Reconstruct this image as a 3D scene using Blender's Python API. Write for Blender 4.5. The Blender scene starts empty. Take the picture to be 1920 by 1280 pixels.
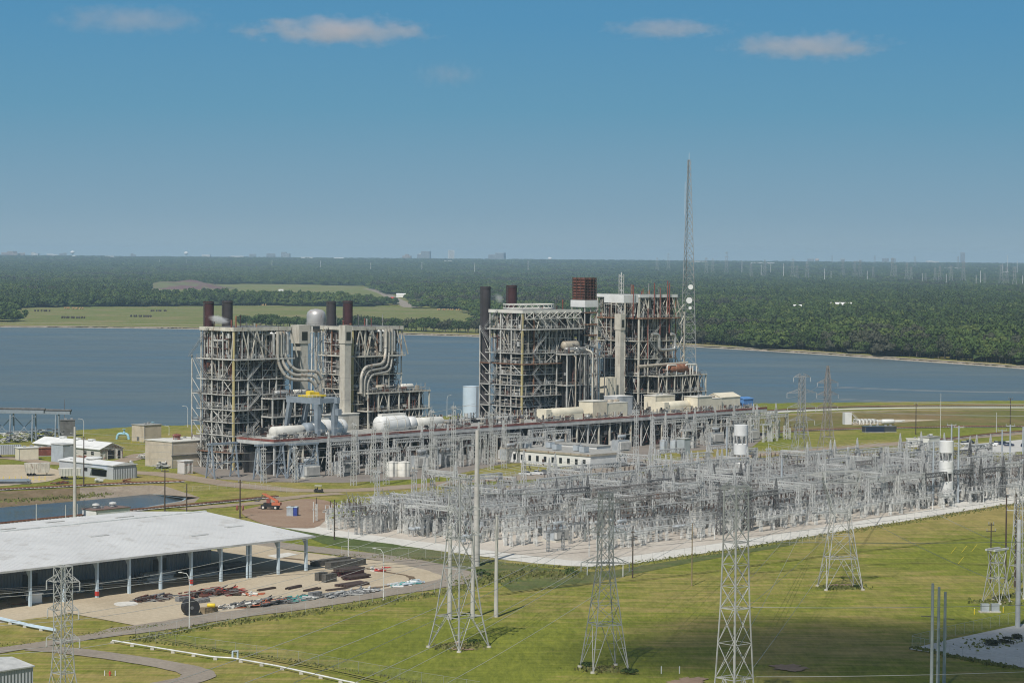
import bpy, math, random
import numpy as np
from mathutils import Vector, Matrix
from mathutils.geometry import tessellate_polygon

R = math.radians
rnd = random.Random(7)
SC = bpy.context.scene
COL = SC.collection

# ------------------------------------------------------------------ camera, sky, sun, exposure
CAM_H = 85.0
F_PX, W_PX, CX, CY = 4450.0, 1920.0, 960.0, 640.0
PITCH, ROLL = R(1.995), R(0.45)
cam_d = bpy.data.cameras.new('camera')
cam = bpy.data.objects.new('camera', cam_d)
COL.objects.link(cam)
cam_d.sensor_width = 36.0
cam_d.lens = 36.0 * F_PX / W_PX
cam_d.clip_start, cam_d.clip_end = 1.0, 200000.0
CAM_M = Matrix.Rotation(R(90) - PITCH, 3, 'X') @ Matrix.Rotation(ROLL, 3, 'Z')
cam.matrix_world = Matrix.Translation((0, 0, CAM_H)) @ CAM_M.to_4x4()
SC.camera = cam

SUN_EL = 51.0
SUN_AZ = 200.5                       # compass style: 0 = straight ahead (+Y), clockwise; the sun is behind the camera, to its left
sd = Vector((math.sin(R(SUN_AZ)) * math.cos(R(SUN_EL)), math.cos(R(SUN_AZ)) * math.cos(R(SUN_EL)), math.sin(R(SUN_EL))))
sun_d = bpy.data.lights.new('sun', 'SUN')
sun_d.energy = 4.3
sun_d.angle = R(0.53)
sun_d.color = (1.0, 0.955, 0.88)
sun = bpy.data.objects.new('sun', sun_d)
COL.objects.link(sun)
sun.location = (0, 0, 500)
sun.rotation_euler = sd.to_track_quat('Z', 'Y').to_euler()

world = bpy.data.worlds.new('World')
SC.world = world
world.use_nodes = True
wn, wl = world.node_tree.nodes, world.node_tree.links
bg = wn['Background']
sky = wn.new('ShaderNodeTexSky')
sky.sky_type = 'NISHITA'
sky.sun_disc = False
sky.sun_elevation = R(SUN_EL)
sky.sun_rotation = R(SUN_AZ)
sky.altitude = 0
sky.air_density = 1.0
sky.dust_density = 0.6
sky.ozone_density = 2.0
hs = wn.new('ShaderNodeHueSaturation')
hs.inputs['Hue'].default_value = 0.488
hs.inputs['Saturation'].default_value = 0.95
wl.new(sky.outputs[0], hs.inputs['Color'])
# hazy low sky: the air near the horizon is greyer and bluer than the clear-air model gives
tcw = wn.new('ShaderNodeTexCoord')
spw = wn.new('ShaderNodeSeparateXYZ')
wl.new(tcw.outputs['Generated'], spw.inputs[0])
rw = wn.new('ShaderNodeValToRGB')
SKY_S = 0.065
els = rw.color_ramp.elements
els[0].position, els[0].color = 0.0, (0.30, 0.405, 0.475, 1)
els[1].position, els[1].color = 0.30, (0.060, 0.20, 0.39, 1)
for pos_, c_ in ((0.018, (0.222, 0.355, 0.458)), (0.062, (0.124, 0.310, 0.460)), (0.10, (0.088, 0.276, 0.468))):
    e_ = els.new(pos_)
    e_.color = (*c_, 1)
wl.new(spw.outputs['Z'], rw.inputs['Fac'])
sc_ = wn.new('ShaderNodeVectorMath')
sc_.operation = 'SCALE'
sc_.inputs['Scale'].default_value = 1.0 / SKY_S
wl.new(rw.outputs['Color'], sc_.inputs[0])
mr = wn.new('ShaderNodeMapRange')
mr.inputs['From Min'].default_value, mr.inputs['From Max'].default_value = 0.15, 0.5
wl.new(spw.outputs['Z'], mr.inputs['Value'])
mxw = wn.new('ShaderNodeMix')
mxw.data_type = 'RGBA'
wl.new(mr.outputs[0], mxw.inputs[0])
wl.new(sc_.outputs[0], mxw.inputs[6])
wl.new(hs.outputs[0], mxw.inputs[7])
wl.new(mxw.outputs[2], bg.inputs['Color'])
bg.inputs['Strength'].default_value = SKY_S

SC.view_settings.view_transform = 'Standard'
SC.view_settings.look = 'None'
SC.view_settings.gamma = 1.0
SC.view_settings.exposure = 0.0
SC.view_settings.use_curve_mapping = False
SC.render.engine = 'CYCLES'
SC.cycles.filter_width = 1.1
SC.cycles.max_bounces = 6
SC.cycles.diffuse_bounces = 3
SC.cycles.transparent_max_bounces = 24
SC.cycles.volume_bounces = 3

# ------------------------------------------------------------------ placing things on the ground
RIGHT, UP, FWD = CAM_M @ Vector((1, 0, 0)), CAM_M @ Vector((0, 1, 0)), CAM_M @ Vector((0, 0, -1))
def ray(px, py):
    return FWD * F_PX + RIGHT * (px - CX) - UP * (py - CY)
def G(px, py, z=0.0):
    d = ray(px, py)
    k = (z - CAM_H) / d.z
    return Vector((d.x * k, d.y * k, z))
def Z_at(px, py, Y):
    d = ray(px, py)
    return CAM_H + d.z * Y / d.y
# the plant's own axes: u runs right and away, v left and away; origin at the near corner of the turbine deck
ROT = R(47.0)
U = Vector((math.cos(ROT), math.sin(ROT), 0))
V = Vector((-math.sin(ROT), math.cos(ROT), 0))
O = G(480, 895)
def P(s, t, z=0.0):
    p = O + U * s + V * t
    return Vector((p.x, p.y, z))
def S_of(px, t, py=760):
    """distance along u of the point of row t that lies in the photo's column px"""
    d = ray(px, py)
    k = d.x / d.y
    a = O + V * t
    return (k * a.y - a.x) / (U.x - k * U.y)

# ------------------------------------------------------------------ mesh collector
class MB:
    def __init__(s):
        s.v, s.f, s.m = [], [], []
    def add(s, vs, fs, m=0):
        o = len(s.v)
        s.v.extend(vs)
        for f in fs:
            s.f.append([i + o for i in f])
            s.m.append(m)
        return s
    def bar(s, a, b, w, h=None, m=0, caps=True):
        a, b = Vector(a), Vector(b)
        d = b - a
        if d.length < 1e-6:
            return s
        d.normalize()
        up = Vector((0, 0, 1)) if abs(d.z) < 0.95 else Vector((1, 0, 0))
        x = d.cross(up).normalized() * (w / 2)
        y = x.cross(d).normalized() * ((h or w) / 2)
        vs = [a + x + y, a - x + y, a - x - y, a + x - y, b + x + y, b - x + y, b - x - y, b + x - y]
        fs = [(0, 1, 5, 4), (1, 2, 6, 5), (2, 3, 7, 6), (3, 0, 4, 7)]
        if caps:
            fs += [(3, 2, 1, 0), (4, 5, 6, 7)]
        return s.add(vs, fs, m)
    def box(s, lo, hi, m=0):
        x0, y0, z0 = lo
        x1, y1, z1 = hi
        vs = [(x0, y0, z0), (x1, y0, z0), (x1, y1, z0), (x0, y1, z0), (x0, y0, z1), (x1, y0, z1), (x1, y1, z1), (x0, y1, z1)]
        return s.add(vs, [(3, 2, 1, 0), (4, 5, 6, 7), (0, 1, 5, 4), (1, 2, 6, 5), (2, 3, 7, 6), (3, 0, 4, 7)], m)
    def tube(s, pts, r, n=6, m=0, caps=True):
        pts = [Vector(p) for p in pts]
        k = len(pts)
        rs = r if isinstance(r, (list, tuple)) else [r] * k
        t0 = (pts[1] - pts[0]).normalized()
        ref = Vector((0, 0, 1)) if abs(t0.z) < 0.9 else Vector((1, 0, 0))
        x = t0.cross(ref).normalized()
        vs, fs = [], []
        for i, p in enumerate(pts):
            a = pts[max(i - 1, 0)]
            b = pts[min(i + 1, k - 1)]
            t = (b - a)
            t = t.normalized() if t.length > 1e-9 else t0
            x = (x - t * x.dot(t))
            x = x.normalized() if x.length > 1e-6 else t.orthogonal().normalized()
            y = t.cross(x)
            for j in range(n):
                q = 2 * math.pi * j / n
                vs.append(p + (x * math.cos(q) + y * math.sin(q)) * rs[i])
        for i in range(k - 1):
            for j in range(n):
                a, b = i * n + j, i * n + (j + 1) % n
                fs.append((a, b, b + n, a + n))
        if caps:
            fs.append(tuple(reversed(range(n))))
            fs.append(tuple(range((k - 1) * n, k * n)))
        return s.add(vs, fs, m)
    def lathe(s, prof, n=16, c=(0, 0, 0), m=0, axis='Z'):
        """profile of (radius, height) pairs turned about an axis through c"""
        vs, fs = [], []
        for (r, h) in prof:
            for j in range(n):
                q = 2 * math.pi * j / n
                a, b = r * math.cos(q), r * math.sin(q)
                if axis == 'Z':
                    vs.append((c[0] + a, c[1] + b, c[2] + h))
                elif axis == 'X':
                    vs.append((c[0] + h, c[1] + a, c[2] + b))
                else:
                    vs.append((c[0] + b, c[1] + h, c[2] + a))
        for i in range(len(prof) - 1):
            for j in range(n):
                a, b = i * n + j, i * n + (j + 1) % n
                fs.append((a, b, b + n, a + n))
        fs.append(tuple(reversed(range(n))))
        fs.append(tuple(range((len(prof) - 1) * n, len(prof) * n)))
        return s.add(vs, fs, m)
    def poly(s, pts, m=0):
        return s.add(pts, [tuple(range(len(pts)))], m)
    def build(s, name, mats, parent=None, smooth=False, loc=None, rz=0.0):
        me = bpy.data.meshes.new(name)
        me.from_pydata([tuple(v) for v in s.v], [], s.f)
        for mt in (mats if isinstance(mats, (list, tuple)) else [mats]):
            me.materials.append(mt)
        me.polygons.foreach_set('material_index', s.m)
        if smooth:
            me.polygons.foreach_set('use_smooth', [True] * len(s.f))
            try:
                me.set_sharp_from_angle(angle=R(40))
            except Exception:
                pass
        me.update()
        o = bpy.data.objects.new(name, me)
        COL.objects.link(o)
        if parent is not None:
            o.parent = parent
        if loc is not None:
            o.location = loc
        o.rotation_euler.z = rz
        return o

def thing(name, label, cat, loc=(0, 0, 0), rz=0.0, group=None):
    o = bpy.data.objects.new(name, None)
    COL.objects.link(o)
    o.location = loc
    o.rotation_euler.z = rz
    o.empty_display_size = 1.0
    o['label'], o['category'] = label, cat
    if group:
        o['group'] = group
    return o
def tag(o, label, cat, group=None):
    o['label'], o['category'] = label, cat
    if group:
        o['group'] = group
    return o
def struct(o, kind='structure'):
    o['kind'] = kind
    return o
KIDS = {}
def kids(o):
    if o.name not in KIDS:
        KIDS[o.name] = list(o.children)
    return KIDS[o.name]
def dup(root, loc, rz, label=None, group=None, scale=None):
    r = root.copy()
    COL.objects.link(r)
    r.location = loc
    r.rotation_euler.z = rz
    if scale is not None:
        r.scale = scale
    if label:
        r['label'] = label
    if group:
        r['group'] = group
    for ch in kids(root):
        c = ch.copy()
        COL.objects.link(c)
        c.parent = r
        for g in kids(ch):
            d = g.copy()
            COL.objects.link(d)
            d.parent = c
    return r

# ------------------------------------------------------------------ materials
class NT:
    def __init__(s, name):
        s.mat = bpy.data.materials.new(name)
        s.mat.use_nodes = True
        s.n, s.l = s.mat.node_tree.nodes, s.mat.node_tree.links
        s.b = s.n['Principled BSDF']
    def node(s, t, **kw):
        o = s.n.new(t)
        for k, v in kw.items():
            setattr(o, k, v)
        return o
    def pos(s, scale=(1, 1, 1), rz=0.0, obj=False):
        if obj:
            src = s.node('ShaderNodeTexCoord').outputs['Object']
        else:
            src = s.node('ShaderNodeNewGeometry').outputs['Position']
        mp = s.node('ShaderNodeMapping')
        mp.inputs['Scale'].default_value = scale
        mp.inputs['Rotation'].default_value = (0, 0, rz)
        s.l.new(src, mp.inputs['Vector'])
        return mp.outputs[0]
    def noise(s, vec, scale=1.0, detail=4.0, rough=0.55, dist=0.0):
        o = s.node('ShaderNodeTexNoise')
        o.inputs['Scale'].default_value = scale
        o.inputs['Detail'].default_value = detail
        o.inputs['Roughness'].default_value = rough
        o.inputs['Distortion'].default_value = dist
        s.l.new(vec, o.inputs['Vector'])
        return o.outputs['Fac']
    def ramp(s, fac, stops):
        o = s.node('ShaderNodeValToRGB')
        e = o.color_ramp.elements
        while len(e) > 1:
            e.remove(e[-1])
        for i, (p, c) in enumerate(stops):
            x = e[0] if i == 0 else e.new(p)
            x.position = p
            x.color = (c[0], c[1], c[2], 1) if isinstance(c, (tuple, list)) else (c, c, c, 1)
        s.l.new(fac, o.inputs['Fac'])
        return o.outputs['Color']
    def mix(s, fac, a, b, mode='MIX'):
        o = s.node('ShaderNodeMix', data_type='RGBA', blend_type=mode)
        for key, val in ((0, fac), (6, a), (7, b)):
            if hasattr(val, 'is_linked'):
                s.l.new(val, o.inputs[key])
            elif key == 0:
                o.inputs[0].default_value = val
            else:
                o.inputs[key].default_value = (val[0], val[1], val[2], 1)
        return o.outputs[2]
    def set(s, col=None, rough=0.7, metal=0.0, bump=None, bstr=0.3, bdist=0.05, spec=None):
        if col is not None:
            if hasattr(col, 'is_linked'):
                s.l.new(col, s.b.inputs['Base Color'])
            else:
                s.b.inputs['Base Color'].default_value = (col[0], col[1], col[2], 1)
        s.b.inputs['Roughness'].default_value = rough
        s.b.inputs['Metallic'].default_value = metal
        if spec is not None:
            s.b.inputs['Specular IOR Level'].default_value = spec
        if bump is not None:
            b = s.node('ShaderNodeBump')
            b.inputs['Strength'].default_value = bstr
            b.inputs['Distance'].default_value = bdist
            s.l.new(bump, b.inputs['Height'])
            s.l.new(b.outputs[0], s.b.inputs['Normal'])
        return s.mat

def dull(name, c, rough=0.7, var=0.25, scale=0.6, metal=0.0, stain=None, amount=0.45, stain_scale=0.5):
    """a plain painted or bare surface with uneven tone; stain: a second colour that streaks down it in patches"""
    t = NT(name)
    p = t.pos()
    n = t.noise(p, scale, 5, 0.6)
    lo, hi = tuple(x * (1 - var) for x in c), tuple(min(1, x * (1 + var * 0.7)) for x in c)
    col = t.ramp(n, [(0.3, lo), (0.7, hi)])
    if stain:
        p2 = t.pos((1, 1, 0.22))
        n2 = t.noise(p2, stain_scale, 6, 0.65, 0.4)
        m = t.ramp(n2, [(1 - amount, 0.0), (1 - amount + 0.1, 1.0)])
        col = t.mix(m, col, stain)
    return t.set(col, rough, metal)

M = {}
M['galv'] = dull('galvanised steel', (0.50, 0.50, 0.48), 0.6, 0.25, 0.4)
M['galv_lt'] = dull('pale galvanised steel', (0.66, 0.66, 0.63), 0.55, 0.25, 0.5)
M['galv_tw'] = dull('tower steel', (0.40, 0.40, 0.385), 0.65, 0.3, 0.25, stain=(0.30, 0.25, 0.2), amount=0.38)
M['galv_md'] = dull('dull galvanised steel', (0.30, 0.305, 0.30), 0.65, 0.3, 0.4)
M['galv_dk'] = dull('weathered steel', (0.14, 0.14, 0.14), 0.7, 0.3, 0.4)
M['steel_cream'] = dull('chalky cream steelwork', (0.56, 0.53, 0.45), 0.75, 0.3, 0.3, stain=(0.17, 0.09, 0.055), amount=0.44)
M['steel_lt'] = dull('faded grey steelwork', (0.52, 0.51, 0.47), 0.75, 0.3, 0.3, stain=(0.15, 0.10, 0.07), amount=0.43)
M['steel_rust'] = dull('rusted steelwork', (0.24, 0.12, 0.07), 0.85, 0.4, 0.3, stain=(0.42, 0.36, 0.28), amount=0.45)
M['yellowed'] = dull('yellowed paint', (0.50, 0.42, 0.20), 0.75, 0.25, 0.3, stain=(0.3, 0.27, 0.2), amount=0.45)
M['dark'] = dull('shade black casing', (0.032, 0.032, 0.034), 0.85, 0.5, 0.4)  # near-black colour paints in the deep shade behind the steelwork and under the deck
M['darkgrey'] = dull('dark grey plant', (0.12, 0.12, 0.12), 0.8, 0.4, 0.5)
M['grate'] = dull('grated flooring', (0.085, 0.082, 0.078), 0.85, 0.4, 0.4, stain=(0.12, 0.06, 0.04), amount=0.45)
M['silver'] = dull('aluminium lagging', (0.44, 0.44, 0.42), 0.42, 0.3, 0.5, metal=0.35, stain=(0.22, 0.15, 0.10), amount=0.42)
M['lag_tan'] = dull('stained lagging', (0.44, 0.39, 0.31), 0.6, 0.25, 0.5, metal=0.1, stain=(0.22, 0.13, 0.08), amount=0.45)
M['lag_white'] = dull('white lagging', (0.66, 0.64, 0.58), 0.65, 0.15, 0.4, stain=(0.42, 0.34, 0.24), amount=0.38)
M['rust_dk'] = dull('deep rust', (0.13, 0.05, 0.035), 0.9, 0.6, 0.5, stain=(0.035, 0.022, 0.02), amount=0.5)
M['rust'] = dull('rust', (0.26, 0.11, 0.06), 0.9, 0.4, 0.6, stain=(0.36, 0.2, 0.12), amount=0.45)
M['rustred'] = dull('red lead paint', (0.22, 0.07, 0.055), 0.85, 0.35, 0.4, stain=(0.30, 0.2, 0.16), amount=0.42)
M['maroon'] = dull('maroon stack paint', (0.055, 0.018, 0.022), 0.75, 0.3, 0.25)
M['stackgrey'] = dull('charcoal stack paint', (0.045, 0.04, 0.044), 0.75, 0.3, 0.25)
M['white'] = dull('white paint', (0.70, 0.70, 0.68), 0.6, 0.12, 0.3, stain=(0.52, 0.49, 0.44), amount=0.36)
M['cream'] = dull('cream paint', (0.70, 0.64, 0.50), 0.65, 0.14, 0.3, stain=(0.42, 0.30, 0.19), amount=0.36)
M['concrete'] = dull('pale concrete', (0.52, 0.49, 0.42), 0.9, 0.2, 0.25, stain=(0.36, 0.33, 0.27), amount=0.45)
M['concrete_grey'] = dull('grey concrete', (0.34, 0.335, 0.31), 0.9, 0.25, 0.5)
M['conpole'] = dull('spun concrete pole', (0.47, 0.45, 0.41), 0.85, 0.15, 0.5)
M['timber'] = dull('creosoted timber', (0.07, 0.052, 0.04), 0.9, 0.3, 1.0)
M['timber_lt'] = dull('weathered timber', (0.26, 0.2, 0.12), 0.9, 0.3, 1.0)
M['bluegrey'] = dull('blue grey paint', (0.23, 0.27, 0.31), 0.6, 0.2, 0.4)
M['bluepale'] = dull('pale blue tank paint', (0.50, 0.60, 0.67), 0.55, 0.08, 0.2)
M['tankgrey'] = dull('grey tank paint', (0.38, 0.42, 0.45), 0.55, 0.16, 0.4, stain=(0.28, 0.27, 0.25), amount=0.38)
M['xfmr'] = dull('transformer grey', (0.36, 0.39, 0.41), 0.6, 0.2, 0.6)
M['porcelain'] = dull('grey porcelain', (0.38, 0.39, 0.39), 0.35, 0.2, 0.8)
M['porcelain_br'] = dull('brown porcelain', (0.10, 0.065, 0.05), 0.35, 0.3, 0.8)
M['porcelain_wh'] = dull('pale porcelain', (0.62, 0.62, 0.60), 0.35, 0.15, 0.8)
M['wire'] = dull('aluminium conductor', (0.36, 0.36, 0.35), 0.5, 0.1, 0.05)
M['wire_dk'] = dull('weathered conductor', (0.12, 0.12, 0.12), 0.6, 0.1, 0.05)
M['yellow'] = dull('yellow paint', (0.70, 0.52, 0.03), 0.6, 0.15, 1.0)
M['orange'] = dull('orange paint', (0.50, 0.15, 0.075), 0.55, 0.15, 1.0)
M['red'] = dull('red paint', (0.50, 0.05, 0.04), 0.6, 0.2, 1.0)
M['blue'] = dull('blue plastic', (0.035, 0.06, 0.27), 0.5, 0.15, 1.0)
M['bluetarp'] = dull('blue tarpaulin', (0.10, 0.24, 0.50), 0.6, 0.2, 0.6)
M['lightblue'] = dull('sky blue pipe paint', (0.30, 0.52, 0.62), 0.55, 0.15, 0.6)
M['teal'] = dull('teal sheeting', (0.08, 0.36, 0.33), 0.6, 0.2, 0.6)
M['black'] = dull('black rubber', (0.022, 0.022, 0.024), 0.75, 0.3, 1.0)
M['beige'] = dull('beige cladding', (0.50, 0.43, 0.335), 0.75, 0.15, 0.3, stain=(0.40, 0.33, 0.24), amount=0.42)
M['glass'] = NT('dark glazing').set((0.02, 0.025, 0.03), 0.12)
M['brown'] = dull('dark brown steel', (0.075, 0.05, 0.042), 0.85, 0.35, 1.5)
M['scrapgrey'] = dull('scrap steel', (0.20, 0.20, 0.20), 0.75, 0.5, 1.5)

def corrugated(name, c, pitch, axis, stain=None, rough=0.5, amount=0.35, depth=0.12):
    """ribbed metal sheet: real bump and a little dirt lying in the grooves; axis: the object's axis across the ribs"""
    t = NT(name)
    tc = t.node('ShaderNodeTexCoord').outputs['Object']
    sp = t.node('ShaderNodeSeparateXYZ')
    t.l.new(tc, sp.inputs[0])
    mu = t.node('ShaderNodeMath', operation='MULTIPLY')
    t.l.new(sp.outputs[axis], mu.inputs[0])
    mu.inputs[1].default_value = 2 * math.pi / pitch
    sn = t.node('ShaderNodeMath', operation='SINE')
    t.l.new(mu.outputs[0], sn.inputs[0])
    p = t.pos()
    n = t.noise(p, 0.15, 6, 0.6)
    col = t.ramp(n, [(0.3, tuple(x * 0.82 for x in c)), (0.7, c)])
    if stain:
        sc = [0.9, 0.9, 0.9]
        p2 = t.pos((0.7, 0.06, 0.7) if axis == 'X' else (0.06, 0.7, 0.7), obj=True)
        n2 = t.noise(p2, 1.0, 6, 0.65)
        col = t.mix(t.ramp(n2, [(1 - amount, 0.0), (1 - amount + 0.14, 1.0)]), col, stain)
    return t.set(col, rough, 0.0, sn.outputs[0], 1.0, depth)
M['roof_white'] = dull('white roof sheet', (0.57, 0.57, 0.56), 0.55, 0.1, 0.06, stain=(0.48, 0.47, 0.45), amount=0.46, stain_scale=0.2)
M['wall_grey'] = corrugated('blue grey ribbed cladding', (0.30, 0.33, 0.37), 0.9, 'X')
M['wall_pale'] = corrugated('pale grey ribbed cladding', (0.46, 0.48, 0.50), 0.8, 'X')
M['wall_patchy'] = corrugated('patched ribbed cladding', (0.60, 0.58, 0.54), 2.2, 'X', (0.28, 0.10, 0.07), 0.6, 0.48)
# ------------------------------------------------------------------ the land and the water
def smooth_line(pts, k=6, closed=False):
    """Catmull-Rom through ground points"""
    out = []
    n = len(pts)
    rng = range(n if closed else n - 1)
    for i in rng:
        if closed:
            p0, p1, p2, p3 = pts[i - 1], pts[i], pts[(i + 1) % n], pts[(i + 2) % n]
        else:
            p0, p1, p2, p3 = pts[max(i - 1, 0)], pts[i], pts[i + 1], pts[min(i + 2, n - 1)]
        for j in range(k):
            t = j / k
            out.append(0.5 * ((2 * p1) + (p2 - p0) * t + (2 * p0 - 5 * p1 + 4 * p2 - p3) * t * t + (3 * p1 - p0 - 3 * p2 + p3) * t ** 3))
    if not closed:
        out.append(pts[-1].copy())
    return out
def jitter(pts, a):
    return [p + Vector((rnd.uniform(-a, a), rnd.uniform(-a, a), 0)) for p in pts]

def grass_mat(name, greens, browns, mow=True, rz=0.25):
    t = NT(name)
    big = t.noise(t.pos((1, 1, 1)), 0.011, 4, 0.6, 0.6)
    st = t.noise(t.pos((0.03, 0.55, 1), rz), 1.0, 6, 0.72, 0.25)
    mid = t.noise(t.pos((0.06, 0.25, 1), rz + 0.05), 1.0, 6, 0.7, 0.5)
    fine = t.noise(t.pos((0.9, 0.16, 1), -0.1), 1.0, 8, 0.8, 0.3)
    tuft = t.noise(t.pos((0.20, 0.055, 1), 0.15), 1.0, 6, 0.72, 0.6)
    g = t.ramp(fine, [(0.25, greens[0]), (0.55, greens[1]), (0.8, greens[2])])
    b = t.ramp(fine, [(0.25, browns[0]), (0.75, browns[1])])
    ad = t.node('ShaderNodeMath', operation='ADD')
    t.l.new(big, ad.inputs[0])
    t.l.new(mid, ad.inputs[1])
    mm = t.node('ShaderNodeMapRange')
    mm.inputs['From Min'].default_value = 0.93
    mm.inputs['From Max'].default_value = 1.16
    # drier ground along the switchyard's long road
    src = t.node('ShaderNodeNewGeometry').outputs['Position']
    def along_axis(ax, f0, f1, t0, t1):
        dp = t.node('ShaderNodeVectorMath', operation='DOT_PRODUCT')
        t.l.new(src, dp.inputs[0])
        dp.inputs[1].default_value = ax
        mr_ = t.node('ShaderNodeMapRange', interpolation_type='SMOOTHSTEP')
        s0_ = G(1108, 1053).dot(ax)
        for nm, v in (('From Min', f0 + s0_), ('From Max', f1 + s0_), ('To Min', t0), ('To Max', t1)):
            mr_.inputs[nm].default_value = v
        t.l.new(dp.outputs['Value'], mr_.inputs['Value'])
        return mr_.outputs[0]
    def mul(a, c):
        m_ = t.node('ShaderNodeMath', operation='MULTIPLY')
        t.l.new(a, m_.inputs[0])
        t.l.new(c, m_.inputs[1])
        return m_.outputs[0]
    dry = mul(mul(along_axis(V, -62, -22, 0, .15), along_axis(V, 0, 12, 1, 0)), along_axis(U, 10, 90, 0, 1))
    ad2 = t.node('ShaderNodeMath', operation='ADD')
    t.l.new(ad.outputs[0], ad2.inputs[0])
    t.l.new(dry, ad2.inputs[1])
    t.l.new(ad2.outputs[0], mm.inputs['Value'])
    col = t.mix(mm.outputs[0], g, b)
    col = t.mix(1.0, col, t.ramp(tuft, [(0.3, (0.78, 0.80, 0.74)), (0.5, (1.0, 1.0, 1.0)), (0.72, (1.2, 1.16, 1.1))]), 'MULTIPLY')
    if mow:
        sh = t.ramp(st, [(0.35, (0.80, 0.82, 0.76)), (0.62, (1.12, 1.1, 1.08))])
        col = t.mix(1.0, col, sh, 'MULTIPLY')
    return t.set(col, 0.95, 0, fine, 0.5, 0.25, spec=0.1)
M['grass'] = grass_mat('mown grass', [(0.085, 0.110, 0.016), (0.185, 0.205, 0.032), (0.28, 0.285, 0.06)], [(0.22, 0.185, 0.06), (0.36, 0.29, 0.115)])
M['grass_rough'] = grass_mat('unmown grass', [(0.06, 0.085, 0.03), (0.095, 0.125, 0.04), (0.13, 0.155, 0.055)], [(0.12, 0.12, 0.05), (0.17, 0.155, 0.075)], mow=False)
M['grass_far'] = grass_mat('far pasture', [(0.12, 0.145, 0.04), (0.15, 0.175, 0.05), (0.18, 0.20, 0.062)], [(0.19, 0.17, 0.075), (0.26, 0.22, 0.11)], mow=False)

def soil(name, a, b, c, scale=0.05, rz=0.0, stretch=(1, 1, 1)):
    t = NT(name)
    n1 = t.noise(t.pos(stretch, rz), scale, 6, 0.62, 0.7)
    n2 = t.noise(t.pos(), 0.9, 5, 0.7)
    col = t.ramp(n1, [(0.3, a), (0.5, b), (0.7, c)])
    col = t.mix(0.35, col, t.ramp(n2, [(0.3, tuple(x * 0.7 for x in a)), (0.7, tuple(min(1, x * 1.2) for x in c))]))
    return t.set(col, 0.95, 0, n2, 0.4, 0.1, spec=0.15)
M['gravel'] = soil('pale pinkish gravel', (0.36, 0.31, 0.26), (0.48, 0.43, 0.365), (0.56, 0.515, 0.45), 0.045)
M['limestone'] = soil('white limestone road', (0.52, 0.50, 0.45), (0.60, 0.58, 0.53), (0.66, 0.64, 0.58), 0.08)
M['yard'] = soil('sandy yard', (0.36, 0.295, 0.205), (0.46, 0.385, 0.275), (0.52, 0.445, 0.33), 0.04)
M['asphalt'] = soil('dusty grey road', (0.22, 0.185, 0.15), (0.28, 0.24, 0.195), (0.335, 0.29, 0.235), 0.05)
M['dirtroad'] = soil('brown dirt road', (0.25, 0.19, 0.14), (0.31, 0.245, 0.18), (0.37, 0.30, 0.225), 0.05)
M['dirt'] = soil('bare brown earth', (0.22, 0.145, 0.10), (0.29, 0.20, 0.14), (0.34, 0.25, 0.18), 0.06)
M['mud'] = soil('wet mud', (0.10, 0.07, 0.045), (0.14, 0.10, 0.065), (0.19, 0.14, 0.09), 0.2)
M['plantpad'] = soil('oily plant paving', (0.17, 0.15, 0.13), (0.23, 0.20, 0.175), (0.28, 0.25, 0.22), 0.06)
M['riprap'] = soil('stony bank', (0.20, 0.165, 0.13), (0.33, 0.28, 0.22), (0.45, 0.40, 0.33), 0.5)
M['bank_con'] = soil('stained concrete bank', (0.19, 0.15, 0.11), (0.27, 0.22, 0.17), (0.34, 0.29, 0.23), 0.08)
M['bank_weed'] = soil('weedy brown bank', (0.10, 0.10, 0.04), (0.17, 0.12, 0.07), (0.24, 0.18, 0.12), 0.12)
M['greypad'] = soil('grey gravel', (0.42, 0.41, 0.38), (0.50, 0.49, 0.46), (0.58, 0.565, 0.53), 0.12)
M['ballast'] = soil('track ballast', (0.42, 0.40, 0.37), (0.50, 0.48, 0.44), (0.56, 0.54, 0.5), 0.3)

def water_mat(name, c, scale, rough=0.12, bstr=0.4):
    t = NT(name)
    n1 = t.noise(t.pos((0.25, 1.0, 1)), scale, 5, 0.65, 0.3)
    n2 = t.noise(t.pos((0.004, 0.012, 1), 0.2), 1.0, 4, 0.6)
    col = t.ramp(n2, [(0.28, tuple(x * 0.78 for x in c)), (0.5, c), (0.72, tuple(x * 1.18 for x in c))])
    n3 = t.noise(t.pos((0.02, 0.11, 1), 0.35), 1.0, 6, 0.7, 0.4)
    col = t.mix(1.0, col, t.ramp(n3, [(0.3, 0.86), (0.7, 1.14)]), 'MULTIPLY')
    mt_ = t.set(col, rough, 0, n1, bstr, 0.6)
    mr_ = t.node('ShaderNodeMapRange')
    mr_.inputs['From Min'].default_value, mr_.inputs['From Max'].default_value = 0.35, 0.65
    mr_.inputs['To Min'].default_value, mr_.inputs['To Max'].default_value = rough * .75, rough * 1.3
    t.l.new(n2, mr_.inputs['Value'])
    t.l.new(mr_.outputs[0], t.b.inputs['Roughness'])
    return mt_
M['lake'] = water_mat('lake water', (0.098, 0.130, 0.138), 0.09, 0.42, 0.6)
M['canal'] = water_mat('canal water', (0.055, 0.068, 0.07), 0.35, 0.22, 0.4)

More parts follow.
